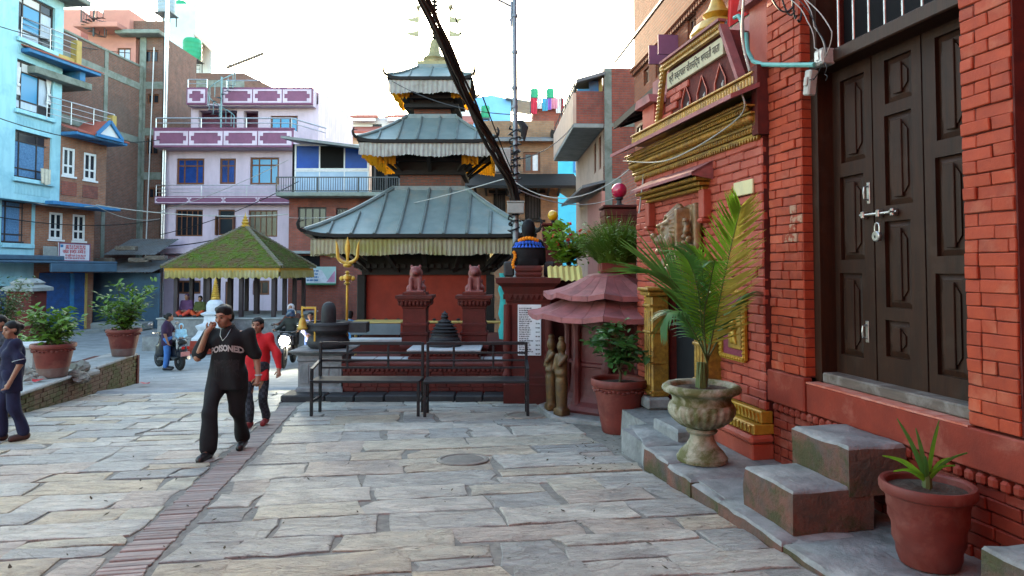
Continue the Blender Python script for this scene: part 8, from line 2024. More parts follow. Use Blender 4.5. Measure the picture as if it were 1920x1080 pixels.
for i in range(700):
 s = rr.uniform(-6.9, -6.25); t = rr.uniform(9, 16.5); x, y = st(s, t); a = rr.uniform(0, 6.28); h = rr.uniform(.05, .16); z0 = -.5
 gr.add([(x - .006, y, z0), (x + .006, y, z0), (x + .06 * cos(a), y + .06 * sin(a), z0 + h)], [(0, 1, 2)])
gr.build('grass', m_leaf3, kind='stuff')
rp = 24.0; RX = gpt(52, rp); RP = thing('red_pillar', 'short red brick pillar with grey cap before the blue shutters', 'pillar', (RX, rp, BZ0)); w = .42; H = at(52, 530, rp).z - BZ0
mb = MB(); mb.tier([(w, 0), (w, H * .35), (w * 1.1, H * .37), (w * 1.1, H * .41), (w * .95, H * .43), (w * .95, H * .88)]); mb.build('shaft', m_stagered, RP)
mb = MB(); mb.tier([(w * 1.3, H * .88), (w * 1.3, H * .93), (w * .8, H * .97), (w * .9, H * 1.0), (w * .5, H * 1.06)]); mb.build('cap', m_conc, RP)
for (px, py, r, lab) in ((868, 862, .29, 'round worn manhole cover in the middle of the plaza'), (985, 779, .33, 'round manhole cover with pale rim near the bench end')):
 p = gnd(px, py); MH = thing('manhole_cover', lab, 'manhole cover', (p.x, p.y, p.z + .005)); MH.rotation_euler = (-.064, 0, 0)
 mb = MB(); mb.lathe([(r * .8, -.02), (r * .8, .0), (r * .76, .004), (0, .004)], 28); mb.build('lid', m_rub, MH, True); mb = MB(); mb.lathe([(r, -.02), (r, .002), (r * .97, .009), (r * .84, .009), (r * .82, .0)], 28); mb.build('rim', m_rub, MH, True)
m_lit = mat('red_wrapper', (.5, .02, .03), None, 8, .5, .3); rr = random.Random(17)
for i, (px, py, c, lab) in enumerate(((273, 722, 0, 'crumpled red wrapper on the road by the planter end'), (288, 711, 1, 'small white paper scrap behind the red wrapper'), (77, 711, 0, 'red wrapper on the planter top beside the nearer pot'), (160, 757, 1, 'white paper scrap on the lane near the planter wall'), (178, 767, 1, 'pale scrap on the lane, the one farther from the planter'), (323, 711, 1, 'tiny pale scrap on the grey road before the scooter'))):
 p = gnd(px, py) if i != 2 else Vector((gpt(77, 11.9), 11.9, PLZ)); mb = MB(); n = 9
 vs = [(0, 0, .03)] + [(rr.uniform(.05, .11) * cos(k * .7), rr.uniform(.05, .11) * sin(k * .7), rr.uniform(.005, .06)) for k in range(n)]
 mb.add(vs, [(0, k + 1, (k + 1) % n + 1) for k in range(n)]); o = mb.build('litter', m_lit if c == 0 else m_capwhite, None, loc=p + Vector((0, 0, .012))); o.scale = (1.3, 1.3, 1) if c == 0 else (.6, .6, .6); tagit(o, lab, 'litter', 'litter on the ground')
fl = MB(); rr = random.Random(123)
for i in range(260):
 if i < 120: px_, py_ = rr.uniform(1120, 1330), rr.uniform(800, 870); p = gnd(px_ - 40, py_ + 15); z = p.z + .008
 else: p = gnd(rr.uniform(-40, 1500), rr.uniform(740, 1075)); z = p.z + .008
 a = rr.uniform(0, 6.28); L = rr.uniform(.012, .034) * (1.0 if i < 200 else .6); c = Vector((p.x, p.y, z)); d = Vector((cos(a), sin(a), rr.uniform(0, .5))) * L; n = Vector((-sin(a), cos(a), .1)) * L * .4
 fl.add([c - d, c + n, c + d, c - n], [(0, 1, 2, 3)])
fl.build('fallen_leaves', mat('dry_leaf', (.07, .05, .025), (.035, .028, .018), 9, .9, .2, vary=.3), kind='stuff')
# -- people
from mathutils.bvhtree import BVHTree
m_skin = mat('brown_skin', (.27, .135, .085), (.22, .105, .065), 9, .55, .15, 60, .003, spec=.35); m_hair = mat('black_hair', (.010, .009, .009), (.006, .006, .006), 12, .6, .5, 50, .008, spec=.2, bstretch=(6, 6, .6))
m_eye = mat('dark_eye', (.012, .009, .008), None, 8, .25, 0, spec=.6); m_lip = mat('lip', (.20, .07, .055), None, 8, .5, 0)
def cm(name, c, c2=None, **k): return mat(name, c, c2 or darker(c, .7), k.pop('scale', 7), k.pop('rough', .9), k.pop('bump', .5), k.pop('bscale', 14), .012, **k)
def checkmat(name, a, b_, s):
 m, t, b = _newmat(name); tc = _n(t, 'ShaderNodeTexCoord'); ck = _n(t, 'ShaderNodeTexChecker'); ck.inputs['Scale'].default_value = s; ck.inputs['Color1'].default_value = c4(a); ck.inputs['Color2'].default_value = c4(b_)
 t.links.new(tc.outputs['Object'], ck.inputs['Vector']); t.links.new(ck.outputs['Color'], b.inputs['Base Color']); b.inputs['Roughness'].default_value = .9; return m
J0 = dict(hip=(0, 0, .93), chest=(0, .01, 1.22), neck=(0, .01, 1.42), head=(0, -.015, 1.575),
   sha=(-.175, .01, 1.37), ela=(-.235, .03, 1.09), wra=(-.25, -.05, .85), hna=(-.255, -.08, .76),
   shb=(.175, .01, 1.37), elb=(.235, .03, 1.09), wrb=(.25, -.05, .85), hnb=(.255, -.08, .76),
   hpa=(-.09, 0, .90), kna=(-.10, -.02, .49), ana=(-.10, .02, .085), toa=(-.115, -.15, .03),
   hpb=(.09, 0, .90), knb=(.10, -.02, .49), anb=(.10, .02, .085), tob=(.115, -.15, .03))
def fingers(mb, w, h, thumb_side, curl=.5, sc=1.0):
 """four fingers and a thumb rooted inside the palm, running on from wrist to hand point"""
 w, h = Vector(w), Vector(h); d = (h - w).normalized(); sd = d.cross(Vector((0, 1, 0))); sd = sd.normalized() if sd.length > .1 else Vector((1, 0, 0)); sd = sd * thumb_side; nrm = d.cross(sd).normalized()
 if nrm.y > 0: nrm = -nrm
 kn = w + d * .085 * sc
 for i, (o, L) in enumerate(((.030, .068), (.010, .078), (-.011, .072), (-.030, .056))):
  p = kn + sd * o * sc - d * .015; a = curl * (1 + .12 * i); q1 = p + (d * cos(a * .5) + nrm * sin(a * .5)) * L * .45 * sc; q2 = q1 + (d * cos(a * 1.3) + nrm * sin(a * 1.3)) * L * .35 * sc; q3 = q2 + (d * cos(a * 1.9) + nrm * sin(a * 1.9)) * L * .3 * sc
  mb.tube([p, q1, q2, q3], [.0105 * sc, .0095 * sc, .0085 * sc, .006 * sc], 7)
 p = w + d * .03 * sc + sd * .022 * sc; q1 = p + (d * .6 + sd * .75 + nrm * .2).normalized() * .036 * sc; q2 = q1 + (d * .85 + sd * .3 + nrm * .35).normalized() * .032 * sc
 mb.tube([p, q1, q2], [.014 * sc, .011 * sc, .007 * sc], 7)
def person(label, loc, rz, H, top, bottom, shoe, J=None, sleeve='short', hair='short', res=.02, group=None, yaw=0.0, nod=0.0, bulk=1.0, hem=.80, female=False, face=True, mhair=None, curl=.5, loose=1.0, names=('shirt', 'trousers')):
 j = dict(J0); j.update(J or {}); s = H / 1.7
 P = thing('person', label, 'person', loc, rz, group); P.scale = (s, s, s)
 hd = Vector(j['head']); RH = Matrix.Rotation(yaw, 3, 'Z') @ Matrix.Rotation(nod, 3, 'X')
 def h(x, y, z): return tuple(hd + RH @ Vector((x, y, z)))
 b = bulk; nk = j['neck']; ch = j['chest']; hp = j['hip']
 pr = [('e', h(0, .012, .035), (.078, .096, .092)), ('e', h(0, -.03, -.045), (.056, .062, .075)), ('e', h(0, -.058, -.092), (.030, .026, .022)), ('c', h(0, -.085, .012), h(0, -.108, -.030), .011, .017), ('c', h(-.035, -.078, .034), h(.035, -.078, .034), .016, .016),
   ('e', h(-.045, -.058, -.025), (.026, .026, .026)), ('e', h(.045, -.058, -.025), (.026, .026, .026)), ('e', h(0, -.088, -.062), (.022, .012, .010)),
   ('-e', h(-.032, -.097, .012), (.018, .013, .010)), ('-e', h(.032, -.097, .012), (.018, .013, .010)),
   ('e', h(-.081, .01, -.005), (.012, .024, .034)), ('e', h(.081, .01, -.005), (.012, .024, .034)),
   ('c', nk, h(0, .02, -.06), .056 * b, .05 * b), ('c', (ch[0] - .06, ch[1], ch[2]), (ch[0] + .06, ch[1], ch[2]), .104 * b, .104 * b), ('c', hp, ch, .112 * b, .108 * b), ('c', j['sha'], j['shb'], .050, .050)]
 for q in 'ab':
  pr += [('c', j['sh' + q], j['el' + q], .044 * b, .038 * b), ('c', j['el' + q], j['wr' + q], .040 * b, .027), ('c', j['wr' + q], tuple(Vector(j['wr' + q]).lerp(Vector(j['hn' + q]), .75)), .026, .033),
    ('c', j['hp' + q], j['kn' + q], .085 * b, .055), ('c', j['kn' + q], j['an' + q], .053, .036), ('c', j['an' + q], j['to' + q], .036, .028)]
 fb = MB(); fingers(fb, j['wra'], j['hna'], 1, curl); fingers(fb, j['wrb'], j['hnb'], -1, curl)
 link('body', sdf_mesh('body', m_skin, pr, res * .8 if face else res, k=.022, extra=fb), P)
 L = loose; st_ = [('c', (ch[0] - .075, ch[1], ch[2] + .05), (ch[0] + .075, ch[1], ch[2] + .05), .125 * b * L, .125 * b * L), ('c', (hp[0] - .05, hp[1], hem - .12), (ch[0] - .05, ch[1], ch[2]), .13 * b * L, .125 * b * L), ('c', (hp[0] + .05, hp[1], hem - .12), (ch[0] + .05, ch[1], ch[2]), .13 * b * L, .125 * b * L), ('c', j['sha'], j['shb'], .074, .074), ('c', (nk[0], nk[1], nk[2] - .06), (nk[0], nk[1], nk[2] + .01), .085, .068)]
 if female: st_ += [('e', (ch[0] - .065, ch[1] - .09, ch[2] + .02), (.07, .06, .07)), ('e', (ch[0] + .065, ch[1] - .09, ch[2] + .02), (.07, .06, .07))]
 for q in 'ab':
  sh, el, wr = Vector(j['sh' + q]), Vector(j['el' + q]), Vector(j['wr' + q])
  st_.append(('c', tuple(sh), tuple(sh.lerp(el, .80 if sleeve == 'short' else 1.0)), .070 * b, (.073 if sleeve == 'short' else .058) * b * L))
  if sleeve == 'long': st_.append(('c', tuple(el), tuple(el.lerp(wr, .93)), .060 * b, .043))
 link(names[0], sdf_mesh(names[0], top, st_, res, k=.035, cuts=[((0, 0, hem), (0, 0, -1)), ((0, -.05, nk[2] + .035), (0, -.35, 1))], noise=.013 if face else 0, nscale=30, seed=int(abs(loc[0]) * 100)), P)
 tr = [('c', (hp[0] - .05, hp[1], hp[2] + .02), (hp[0] + .05, hp[1], hp[2] + .02), .128 * b, .128 * b)]
 for q in 'ab': tr += [('c', j['hp' + q], j['kn' + q], .098 * b * L, .078 * L), ('c', j['kn' + q], tuple(Vector(j['kn' + q]).lerp(Vector(j['an' + q]), .93)), .078 * L, .068 * L)]
 link(names[1], sdf_mesh(names[1], bottom, tr, res, k=.03, noise=.013 if face else 0, nscale=26, seed=int(abs(loc[0]) * 77)), P)
 for q in 'ab':
  an, to = Vector(j['an' + q]), Vector(j['to' + q]); d = (to - an); d.z = 0; d = d.normalized() if d.length > .01 else Vector((0, -1, 0)); a2 = an - d * .03
  link('shoe', sdf_mesh('shoe', shoe, [('c', tuple(a2 + Vector((0, 0, -.03))), tuple(to + Vector((0, 0, .01))), .050, .042), ('c', tuple(a2 + Vector((0, 0, -.05))), tuple(to + Vector((0, 0, -.005))), .042, .036)], max(.014, res * .7), k=.02, cuts=[((0, 0, min(a2.z, to.z + .05) - .085), (0, 0, -1))]), P)
 hm = mhair or m_hair; cuts = []; fc = [('-e', h(0, -.095, -.025), (.068, .075, .092)), ('-e', h(0, -.06, -.12), (.09, .09, .075))]
 if hair == 'short': hr = [('e', h(0, .02, .050), (.089, .104, .088)), ('e', h(0, .05, -.015), (.084, .065, .075)), ('c', h(-.04, -.045, .098), h(.045, -.05, .095), .026, .022)] + fc
 elif hair == 'bun': hr = [('e', h(0, .02, .045), (.087, .100, .087)), ('e', h(0, .125, .02), (.05, .05, .05)), ('e', h(0, .05, -.02), (.085, .06, .08))] + fc
 elif hair == 'long': hr = [('e', h(0, .02, .045), (.09, .102, .09)), ('c', h(0, .06, .0), h(0, .10, -.30), .085, .06)] + fc
 elif hair == 'hood': hr = [('e', h(0, .02, .03), (.115, .125, .125)), ('e', h(0, .04, -.06), (.10, .10, .09))]; cuts = [(h(0, -.045, .02), tuple(RH @ Vector((0, -1, -.1))))]
 else: hr = [('e', h(0, .01, .03), (.135, .15, .14)), ('c', h(-.06, -.04, -.03), h(.06, -.04, -.03), .09, .09)]; cuts = [(h(0, 0, -.08), (0, 0, -1))]
 link('hair' if hair in ('short', 'bun', 'long') else ('hood' if hair == 'hood' else 'helmet'), sdf_mesh('hair', hm, hr, max(.012, res * .7), k=.03, cuts=cuts, noise=.004 if face and hair != 'helmet' else 0, nscale=60), P)
 if face:
  for sx in (-1, 1):
   mb = MB(); mb.ball(h(sx * .032, -.086, .010), (.015, .008, .007), 8, 6); mb.build('eye', m_eye, P, True)
   mb = MB(); mb.tube([h(sx * .016, -.097, .034), h(sx * .035, -.096, .040), h(sx * .055, -.082, .033)], [.004, .0055, .003], 5); mb.build('eyebrow', m_hair, P, True)
  mb = MB(); mb.tube([h(-.024, -.090, -.062), h(0, -.100, -.058), h(.024, -.090, -.062)], [.003, .006, .003], 6); mb.tube([h(-.018, -.090, -.069), h(0, -.098, -.071), h(.018, -.090, -.069)], [.003, .007, .003], 6); mb.build('lips', m_lip, P, True)
 return P, j
c_black = cm('black_cotton', (.009, .009, .010), (.006, .006, .0065)); c_blackj = cm('black_denim', (.011, .0115, .013), (.007, .007, .008)); c_shoe = mat('black_leather', (.016, .015, .016), None, 6, .35, .1, spec=.5)
c_red = cm('red_fleece', (.50, .016, .022), (.40, .012, .018)); c_check = checkmat('checked_trousers', (.030, .032, .045), (.010, .011, .016), 22.0); c_sandal = mat('red_sandal', (.25, .03, .03), None, 6, .6, .1)
c_navy = cm('navy_uniform', (.014, .016, .045), (.010, .011, .032)); c_dsand = mat('brown_sandal', (.06, .03, .025), None, 6, .6, .1)
p = gnd(424, 851)
MAN, mj = person('man in black printed t-shirt and black jeans walking with hand raised to his face', (p.x, p.y, p.z), .08, 1.70, c_black, c_blackj, c_shoe, res=.016, bulk=1.03, hem=.74, yaw=-.30, nod=.22, loose=1.08, curl=.9, J=dict(
 head=(-.035, -.05, 1.565), sha=(-.205, .02, 1.36), ela=(-.285, -.13, 1.11), wra=(-.15, -.235, 1.41), hna=(-.07, -.205, 1.515), shb=(.205, 0, 1.35), elb=(.31, .05, 1.08), wrb=(.355, -.03, .88), hnb=(.345, -.07, .77),
 hpa=(-.10, 0, .90), kna=(-.125, -.20, .50), ana=(-.115, -.24, .10), toa=(-.14, -.42, .045), hpb=(.10, .02, .90), knb=(.10, .06, .49), anb=(.085, .34, .085), tob=(.095, .17, .02)))
shirt = [c for c in MAN.children if c.name.startswith('shirt')][0]
bv = BVHTree.FromPolygons([v.co.copy() for v in shirt.data.vertices], [list(q.vertices) for q in shirt.data.polygons])
m_print = mat('worn_white_print', (.42, .41, .40), (.30, .29, .28), 30, .9, .1); m_print2 = mat('faded_grey_print', (.045, .045, .048), (.02, .02, .02), 30, .9, .1)
def on_shirt(o, z0, x0, arc, m):
 import bmesh as _b
 bm = _b.new(); bm.from_mesh(o.data); _b.ops.triangulate(bm, faces=bm.faces[:]); _b.ops.subdivide_edges(bm, edges=[e for e in bm.edges if e.calc_length() > .02], cuts=1);
 for v in bm.verts:
  x = v.co.x + x0; z = v.co.y + z0 - arc * v.co.x ** 2
  hit = bv.ray_cast(Vector((x, -1, z)), Vector((0, 1, 0)))[0]; v.co = Vector((x, (hit.y if hit else -.14) - .004 - (v.co.z > 0) * .001, z))
 bm.to_mesh(o.data); bm.free(); o.rotation_euler = (0, 0, 0); o.location = (0, 0, 0); o.scale = (1, 1, 1); o.parent = shirt
def flat_text(body, size, m, bold=.003, space=1.0):
 c = bpy.data.curves.new('lettering', 'FONT'); c.body = body; c.size = size; c.align_x = 'CENTER'; c.offset = bold; c.resolution_u = 2; c.space_character = space
 o = bpy.data.objects.new('lettering', c); COL.objects.link(o); bpy.context.view_layer.update()
 me = bpy.data.meshes.new_from_object(o.evaluated_get(bpy.context.evaluated_depsgraph_get())); bpy.data.objects.remove(o); bpy.data.curves.remove(c); me.materials.clear(); me.materials.append(m)
 return link('lettering', me)
o = flat_text('POISONED', .092, m_print, .004, .95); o.data.transform(Matrix.Diagonal((.80, 1.05, 1, 1))); on_shirt(o, 1.185, .02, 1.5, m_print)
mb = MB(); rr = random.Random(3)
for i in range(26):
 x = -.13 + .26 * i / 25; mb.add([(x, .0 - rr.uniform(0, .04), 0), (x + .006, -.01, 0), (x + .004, -.17 - rr.uniform(0, .09), 0)], [(0, 2, 1)])
on_shirt(mb.build('faded_print', m_print2), 1.10, .02, .3, m_print2)
mb = MB(); mb.tube([(Vector(mj['wrb']) + Vector((.034 * cos(a * .5), .034 * sin(a * .5), .015))) for a in range(14)], .008, 6); mb.build('wristband', m_capwhite, MAN, True)
mb = MB(); mb.tube([(-.06, -.05, 1.44), (-.045, -.13, 1.36), (-.01, -.150, 1.30), (.03, -.135, 1.35), (.055, -.05, 1.44)], .0035, 5); mb.build('necklace', m_steel, MAN, True)
p = gnd(478, 800)
person('woman in red long sleeved top and dark checked trousers walking behind the man', (p.x + .02, p.y, p.z), .02, 1.54, c_red, c_check, c_sandal, res=.018, sleeve='long', hair='bun', female=True, hem=.72, bulk=1.05, J=dict(shb=(.18, 0, 1.37), elb=(.30, .0, 1.12), wrb=(.36, -.08, .90), hnb=(.375, -.11, .80), sha=(-.17, 0, 1.37), kna=(-.09, -.10, .49), ana=(-.085, -.06, .09), toa=(-.09, -.22, .035), knb=(.08, .04, .48), anb=(.07, .22, .09), tob=(.08, .05, .03)), names=('red_top', 'trousers'))
p = gnd(27, 826)
LW, lj = person('woman in navy uniform with pale piping at the left edge of the lane', (p.x - .06, p.y, p.z), -.75, 1.50, c_navy, c_navy, c_dsand, res=.018, hair='bun', female=True, hem=.70, yaw=.25, nod=.1, J=dict(kna=(-.09, -.08, .49), ana=(-.08, -.08, .09), toa=(-.08, -.24, .03), knb=(.09, .03, .48), anb=(.09, .15, .09), tob=(.09, 0, .03), elb=(.24, .05, 1.1), wrb=(.235, -.06, .86), hnb=(.22, -.1, .77)), names=('tunic', 'trousers'))
for q, x in (('a', -.02), ('b', .02)):
 mb = MB(); an = Vector(lj['sh' + q]).lerp(Vector(lj['el' + q]), .80);
 d = (Vector(lj['el' + q]) - Vector(lj['sh' + q])).normalized(); u = d.cross(Vector((0, 1, 0))).normalized(); w = d.cross(u); mb.tube([an + (u * cos(a * .45) + w * sin(a * .45)) * .085 for a in range(15)], .005, 5); mb.build('sleeve_piping', m_capwhite, LW, True)
p = gnd(2, 822)
person('second walker in checked trousers and red shoes mostly hidden at the left edge', (p.x - .36, p.y + .4, p.z), -.3, 1.55, c_check, c_check, c_sandal, res=.028, hair='bun', face=False, hem=.70, J=dict(knb=(.1, -.1, .5), anb=(.12, -.08, .11), tob=(.13, -.24, .04)))
cp = lambda n, c: cm(n, c)
def far(label, px, Y, H, top, bot, rz=0.0, z=None, J=None, **k):
 X = gpt(px, Y); return person(label, (X, Y, gz(Y) if z is None else z), rz, H, top, bot, c_shoe, J=J, res=.026, face=k.pop('face', False), **k)[0]
SIT = dict(hip=(0, 0, .12), chest=(0, .0, .42), neck=(0, .0, .62), head=(0, -.02, .775), sha=(-.17, 0, .57), ela=(-.22, -.05, .32), wra=(-.1, -.22, .24), hna=(-.02, -.26, .22), shb=(.17, 0, .57), elb=(.22, -.05, .32), wrb=(.1, -.22, .24), hnb=(.02, -.26, .22), hpa=(-.1, 0, .12), kna=(-.25, -.33, .22), ana=(-.05, -.42, .07), toa=(.03, -.48, .05), hpb=(.1, 0, .12), knb=(.25, -.33, .22), anb=(.05, -.45, .07), tob=(-.03, -.5, .05))
SITC = dict(SIT)
zf = -.22 + .06
far('woman seated on the pavilion floor in a purple shawl and red skirt', 351, 25.6, 1.6, cp('purple_shawl', (.10, .04, .10)), cp('red_skirt', (.45, .05, .03)), z=zf, J=SIT, hair='long', sleeve='long', hem=.02, bulk=1.1, mhair=cp('purple_scarf', (.09, .04, .09)))
far('person seated on the pavilion floor in a dark green top and red skirt', 376, 25.6, 1.45, cp('dark_green_top', (.06, .07, .02)), cp('orange_red_skirt', (.45, .06, .02)), z=zf, J=SIT, hair='short', sleeve='long', hem=.02)
far('woman in a lavender shirt and blue jeans standing beyond the lingam', 583, 20.2, 1.62, cp('lavender_shirt', (.36, .33, .55)), cp('blue_jeans', (.04, .08, .20)), hair='bun', female=True, sleeve='long', face=True, hem=.78, J=dict(wra=(-.08, -.18, 1.0), hna=(0, -.2, .98), wrb=(.08, -.18, 1.0), hnb=(.0, -.22, 1.0)))
far('man in a bright blue shirt seen from behind near the temple', 657, 18.6, 1.66, cp('bright_blue_shirt', (.08, .25, .48)), c_blackj, rz=pi, hem=.76)
far('person in black with long hair seen from behind near the temple', 682, 18.4, 1.6, c_black, c_blackj, rz=pi, hair='long', hem=.72, sleeve='long')
far('woman with black hair in profile looking left behind the lingam', 645, 16.5, 1.45, cp('maroon_top', (.20, .02, .03)), c_blackj, rz=-1.3, hair='bun', female=True, face=True)
far('girl in a red top standing beside the black haired woman', 630, 16.9, 1.42, cp('dull_red_top', (.28, .03, .04)), c_blackj, rz=-.3, hair='short', face=True)
wp = PF.w((wr['e'][0] + wr['e'][1]) / 2, .35, wr['e'][2] - 1.05)
person('person in pale blue leaning in the open window of the lilac house', (wp.x - .1, wp.y, wp.z), .2, 1.6, cp('pale_blue_top', (.25, .38, .50)), c_blackj, c_shoe, res=.03, face=False, sleeve='long')
# -- scooter and motorbike
m_body = mat('glossy_black_paint', (.014, .014, .018), (.010, .010, .013), 4, .22, 0, spec=.6, coat=.4); m_tyre = mat('tyre_rubber', (.014, .014, .014), None, 8, .85, .2); m_alloy = mat('alloy', (.35, .35, .36), None, 8, .35, 0, metal=.8); m_redlens = mat('red_lens', (.4, .01, .01), None, 8, .2, 0)
def wheel(parent, x, r, w, z=None):
 z = r if z is None else z; t = MB(); t.lathe([(r * .62, -w * .4), (r * .85, -w * .5), (r * .97, -w * .3), (r, 0), (r * .97, w * .3), (r * .85, w * .5), (r * .62, w * .4)], 26); M = Matrix.Translation((x, 0, z)) @ Matrix.Rotation(pi / 2, 4, 'X'); t.v = [M @ p for p in t.v]; wl = t.build('wheel', m_tyre, parent, True)
 q = MB(); q.lathe([(r * .60, -w * .3), (r * .63, -w * .42), (r * .63, w * .42), (r * .60, w * .3)], 26); q.lathe([(.05, -w * .5), (.05, w * .5)], 12)
 for i in range(5): a = i * 2 * pi / 5; q.bar((.03 * cos(a), .03 * sin(a), 0), (r * .62 * cos(a), r * .62 * sin(a), 0), .03, .02)
 q.v = [M @ p for p in q.v]; q.build('rim', m_alloy, wl, True)
p = gnd(318, 691); scz = gz(p.y)
SC = thing('scooter', 'parked black scooter with red rear plate beside the planter end', 'scooter', (p.x, p.y, scz), radians(143))
wheel(SC, .62, .25, .1); wheel(SC, -.58, .25, .11)
pr = [('c', (-.72, 0, .62), (-.15, 0, .58), .13, .15), ('c', (-.6, 0, .48), (-.2, 0, .42), .14, .15), ('e', (-.78, 0, .66), (.13, .10, .10))]
link('rear_body', sdf_mesh('rear_body', m_body, pr, .022, k=.06), SC)
link('front_shield', sdf_mesh('front_shield', m_body, [('c', (.44, 0, .42), (.34, 0, .88), .17, .13), ('b', (.46, 0, .5), (.05, .19, .2), .05), ('e', (.36, 0, .98), (.14, .15, .10)), ('c', (.62, 0, .50), (.5, 0, .54), .09, .1)], .022, k=.05), SC)
mb = MB(); mb.bev(-.2, .42, -.17, .17, .24, .33, .03); mb.build('footboard', m_body, SC)
link('seat', sdf_mesh('seat', mat('black_seat', (.012, .012, .012), None, 8, .6, .1), [('c', (-.74, 0, .80), (-.08, 0, .76), .075, .085), ('c', (-.7, .06, .79), (-.2, .06, .76), .07, .07), ('c', (-.7, -.06, .79), (-.2, -.06, .76), .07, .07)], .02, k=.05), SC)
mb = MB(); mb.tube([(.34, -.36, 1.02), (.36, -.2, 1.03), (.36, .2, 1.03), (.34, .36, 1.02)], .018, 7); mb.tube([(-.55, .13, .84), (-.8, .13, .9), (-.85, 0, .92), (-.8, -.13, .9), (-.55, -.13, .84)], .014, 6); mb.build('handlebar', m_body, SC, True)
for sy in (-1, 1):
 mb = MB(); mb.tube([(.36, sy * .28, 1.03), (.40, sy * .36, 1.22)], .007, 5); mb.ball((.39, sy * .38, 1.28), (.02, .075, .055), 12, 8); mb.build('mirror', m_alloy, SC, True)
mb = MB(); mb.bev(-.90, -.86, -.11, .11, .62, .70, .01); mb.build('tail_light', m_redlens, SC); mb = MB(); mb.bev(-.88, -.865, -.13, .13, .42, .55, .004); mb.build('number_plate', mat('red_plate', (.35, .12, .12), (.42, .2, .2), 30, .5, 0), SC); mb = MB(); mb.tube([(-.3, -.15, .3), (-.75, -.17, .36)], [.04, .055], 10); mb.build('exhaust', m_alloy, SC, True)
ff = MB(); ff.cyl((.62, -.08, .25), (.42, -.06, .6), .025, None, 8); ff.cyl((.62, .08, .25), (.42, .06, .6), .025, None, 8); ff.build('fork', m_body, SC, kind='stuff')
far('woman in dark purple top and blue jeans standing at the scooter', 315, p.y - .45, 1.62, cp('dark_purple_top', (.035, .015, .045)), cp('bright_blue_jeans', (.05, .16, .42)), rz=1.9, hair='bun', hem=.72, sleeve='short', bulk=1.12, J=dict(elb=(.22, -.14, 1.14), wrb=(.1, -.3, 1.08), hnb=(.06, -.36, 1.08), head=(0, -.06, 1.56)))
RIDE = dict(SIT); RIDE.update(kna=(-.16, -.36, .10), ana=(-.15, -.34, -.28), toa=(-.16, -.48, -.32), knb=(.16, -.36, .10), anb=(.15, -.34, -.28), tob=(.16, -.48, -.32))
a = radians(143); sx_, sy_ = p.x + cos(a) * -.42, p.y + sin(a) * -.42
far('small child in a pale blue hooded jacket sitting on the scooter seat', 341, sy_, 1.0, cp('baby_blue', (.30, .55, .68)), cp('pale_trousers', (.4, .4, .38)), z=scz + .78, rz=.5, J=RIDE, hair='hood', mhair=cp('baby_blue_hood', (.32, .58, .72)), sleeve='long', hem=.0)
my_ = 20.6; MX = gpt(543, my_); mz = gz(my_)
MBK = thing('motorbike', 'motorbike with its headlight lit riding towards the camera', 'motorbike', (MX, my_, mz), radians(-90 + 6))
wheel(MBK, .68, .30, .10); wheel(MBK, -.62, .30, .12)
link('tank', sdf_mesh('tank', m_body, [('c', (.30, 0, .84), (-.1, 0, .80), .16, .14), ('c', (-.2, 0, .72), (-.7, 0, .8), .10, .09), ('b', (.02, 0, .48), (.26, .16, .16), .05), ('e', (.52, 0, .86), (.13, .16, .16)), ('c', (.3, .15, .7), (.35, .15, .9), .07, .05), ('c', (.3, -.15, .7), (.35, -.15, .9), .07, .05)], .025, k=.05), MBK)
mb = MB()
for sy in (-1, 1): mb.cyl((.68, sy * .08, .3), (.46, sy * .09, .95), .028, None, 8)
mb.build('fork', m_alloy, MBK, kind='stuff'); mb = MB(); mb.tube([(.36, -.38, 1.05), (.44, -.2, 1.04), (.44, .2, 1.04), (.36, .38, 1.05)], .02, 7); mb.build('handlebar', m_body, MBK, True)
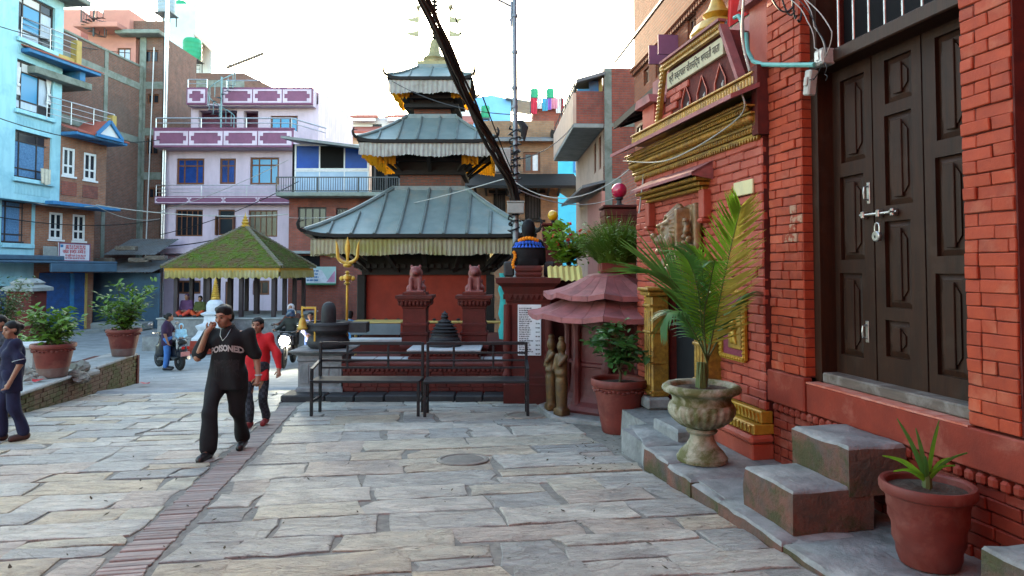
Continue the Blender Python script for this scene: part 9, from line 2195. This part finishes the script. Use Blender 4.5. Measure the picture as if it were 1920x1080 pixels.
for sy in (-1, 1): mb = MB(); mb.tube([(.42, sy * .28, 1.05), (.42, sy * .34, 1.22)], .008, 5); mb.ball((.42, sy * .37, 1.26), (.02, .07, .05), 10, 7); mb.build('mirror', m_body, MBK, True)
mb = MB(); mb.lathe([(.58, 0), (.60, .01)], 4); mb = MB(); mb.tube([(.68 + .33 * cos(t), 0, .3 + .33 * sin(t)) for t in [.5 + i * .25 for i in range(8)]], .05, 6); mb.build('front_mudguard', m_body, MBK, True)
lm = bpy.data.materials.new('headlight_glow'); lm.use_nodes = True; t = lm.node_tree; t.nodes.clear(); em = _n(t, 'ShaderNodeEmission'); em.inputs[0].default_value = (1, .97, .88, 1); em.inputs[1].default_value = 60; ou = _n(t, 'ShaderNodeOutputMaterial'); t.links.new(em.outputs[0], ou.inputs[0])
mb = MB(); mb.ball((.655, 0, .80), (.035, .135, .135), 18, 12); mb.build('headlight', lm, MBK, True)
mb = MB(); mb.tube([(.60, .15 * cos(i * .449), .80 + .15 * sin(i * .449)) for i in range(15)], .022, 6); mb.build('headlight_ring', m_alloy, MBK, True)
RID = dict(SIT); RID.update(ela=(-.30, -.16, .36), wra=(-.36, -.42, .30), hna=(-.36, -.48, .30), elb=(.30, -.16, .36), wrb=(.36, -.42, .30), hnb=(.36, -.48, .30), kna=(-.24, -.34, .08), ana=(-.2, -.2, -.35), toa=(-.22, -.34, -.4), knb=(.24, -.34, .08), anb=(.2, -.2, -.35), tob=(.22, -.34, -.4))
far('motorbike rider in dark jacket and dark blue helmet', 547, my_ + .15, 1.65, cp('dark_jacket', (.03, .035, .03)), c_blackj, z=mz + .78, J=RID, hair='helmet', mhair=mat('blue_helmet', (.03, .06, .11), None, 5, .3, 0, coat=.3), sleeve='long', hem=.05)
far('pillion passenger in a white cap behind the rider', 550, my_ + .62, 1.6, cp('brown_jacket', (.10, .04, .03)), c_blackj, z=mz + .92, J=dict(RID, head=(-.07, -.02, .80)), hair='hood', mhair=cp('white_cap', (.55, .5, .52)), sleeve='long', hem=.05)
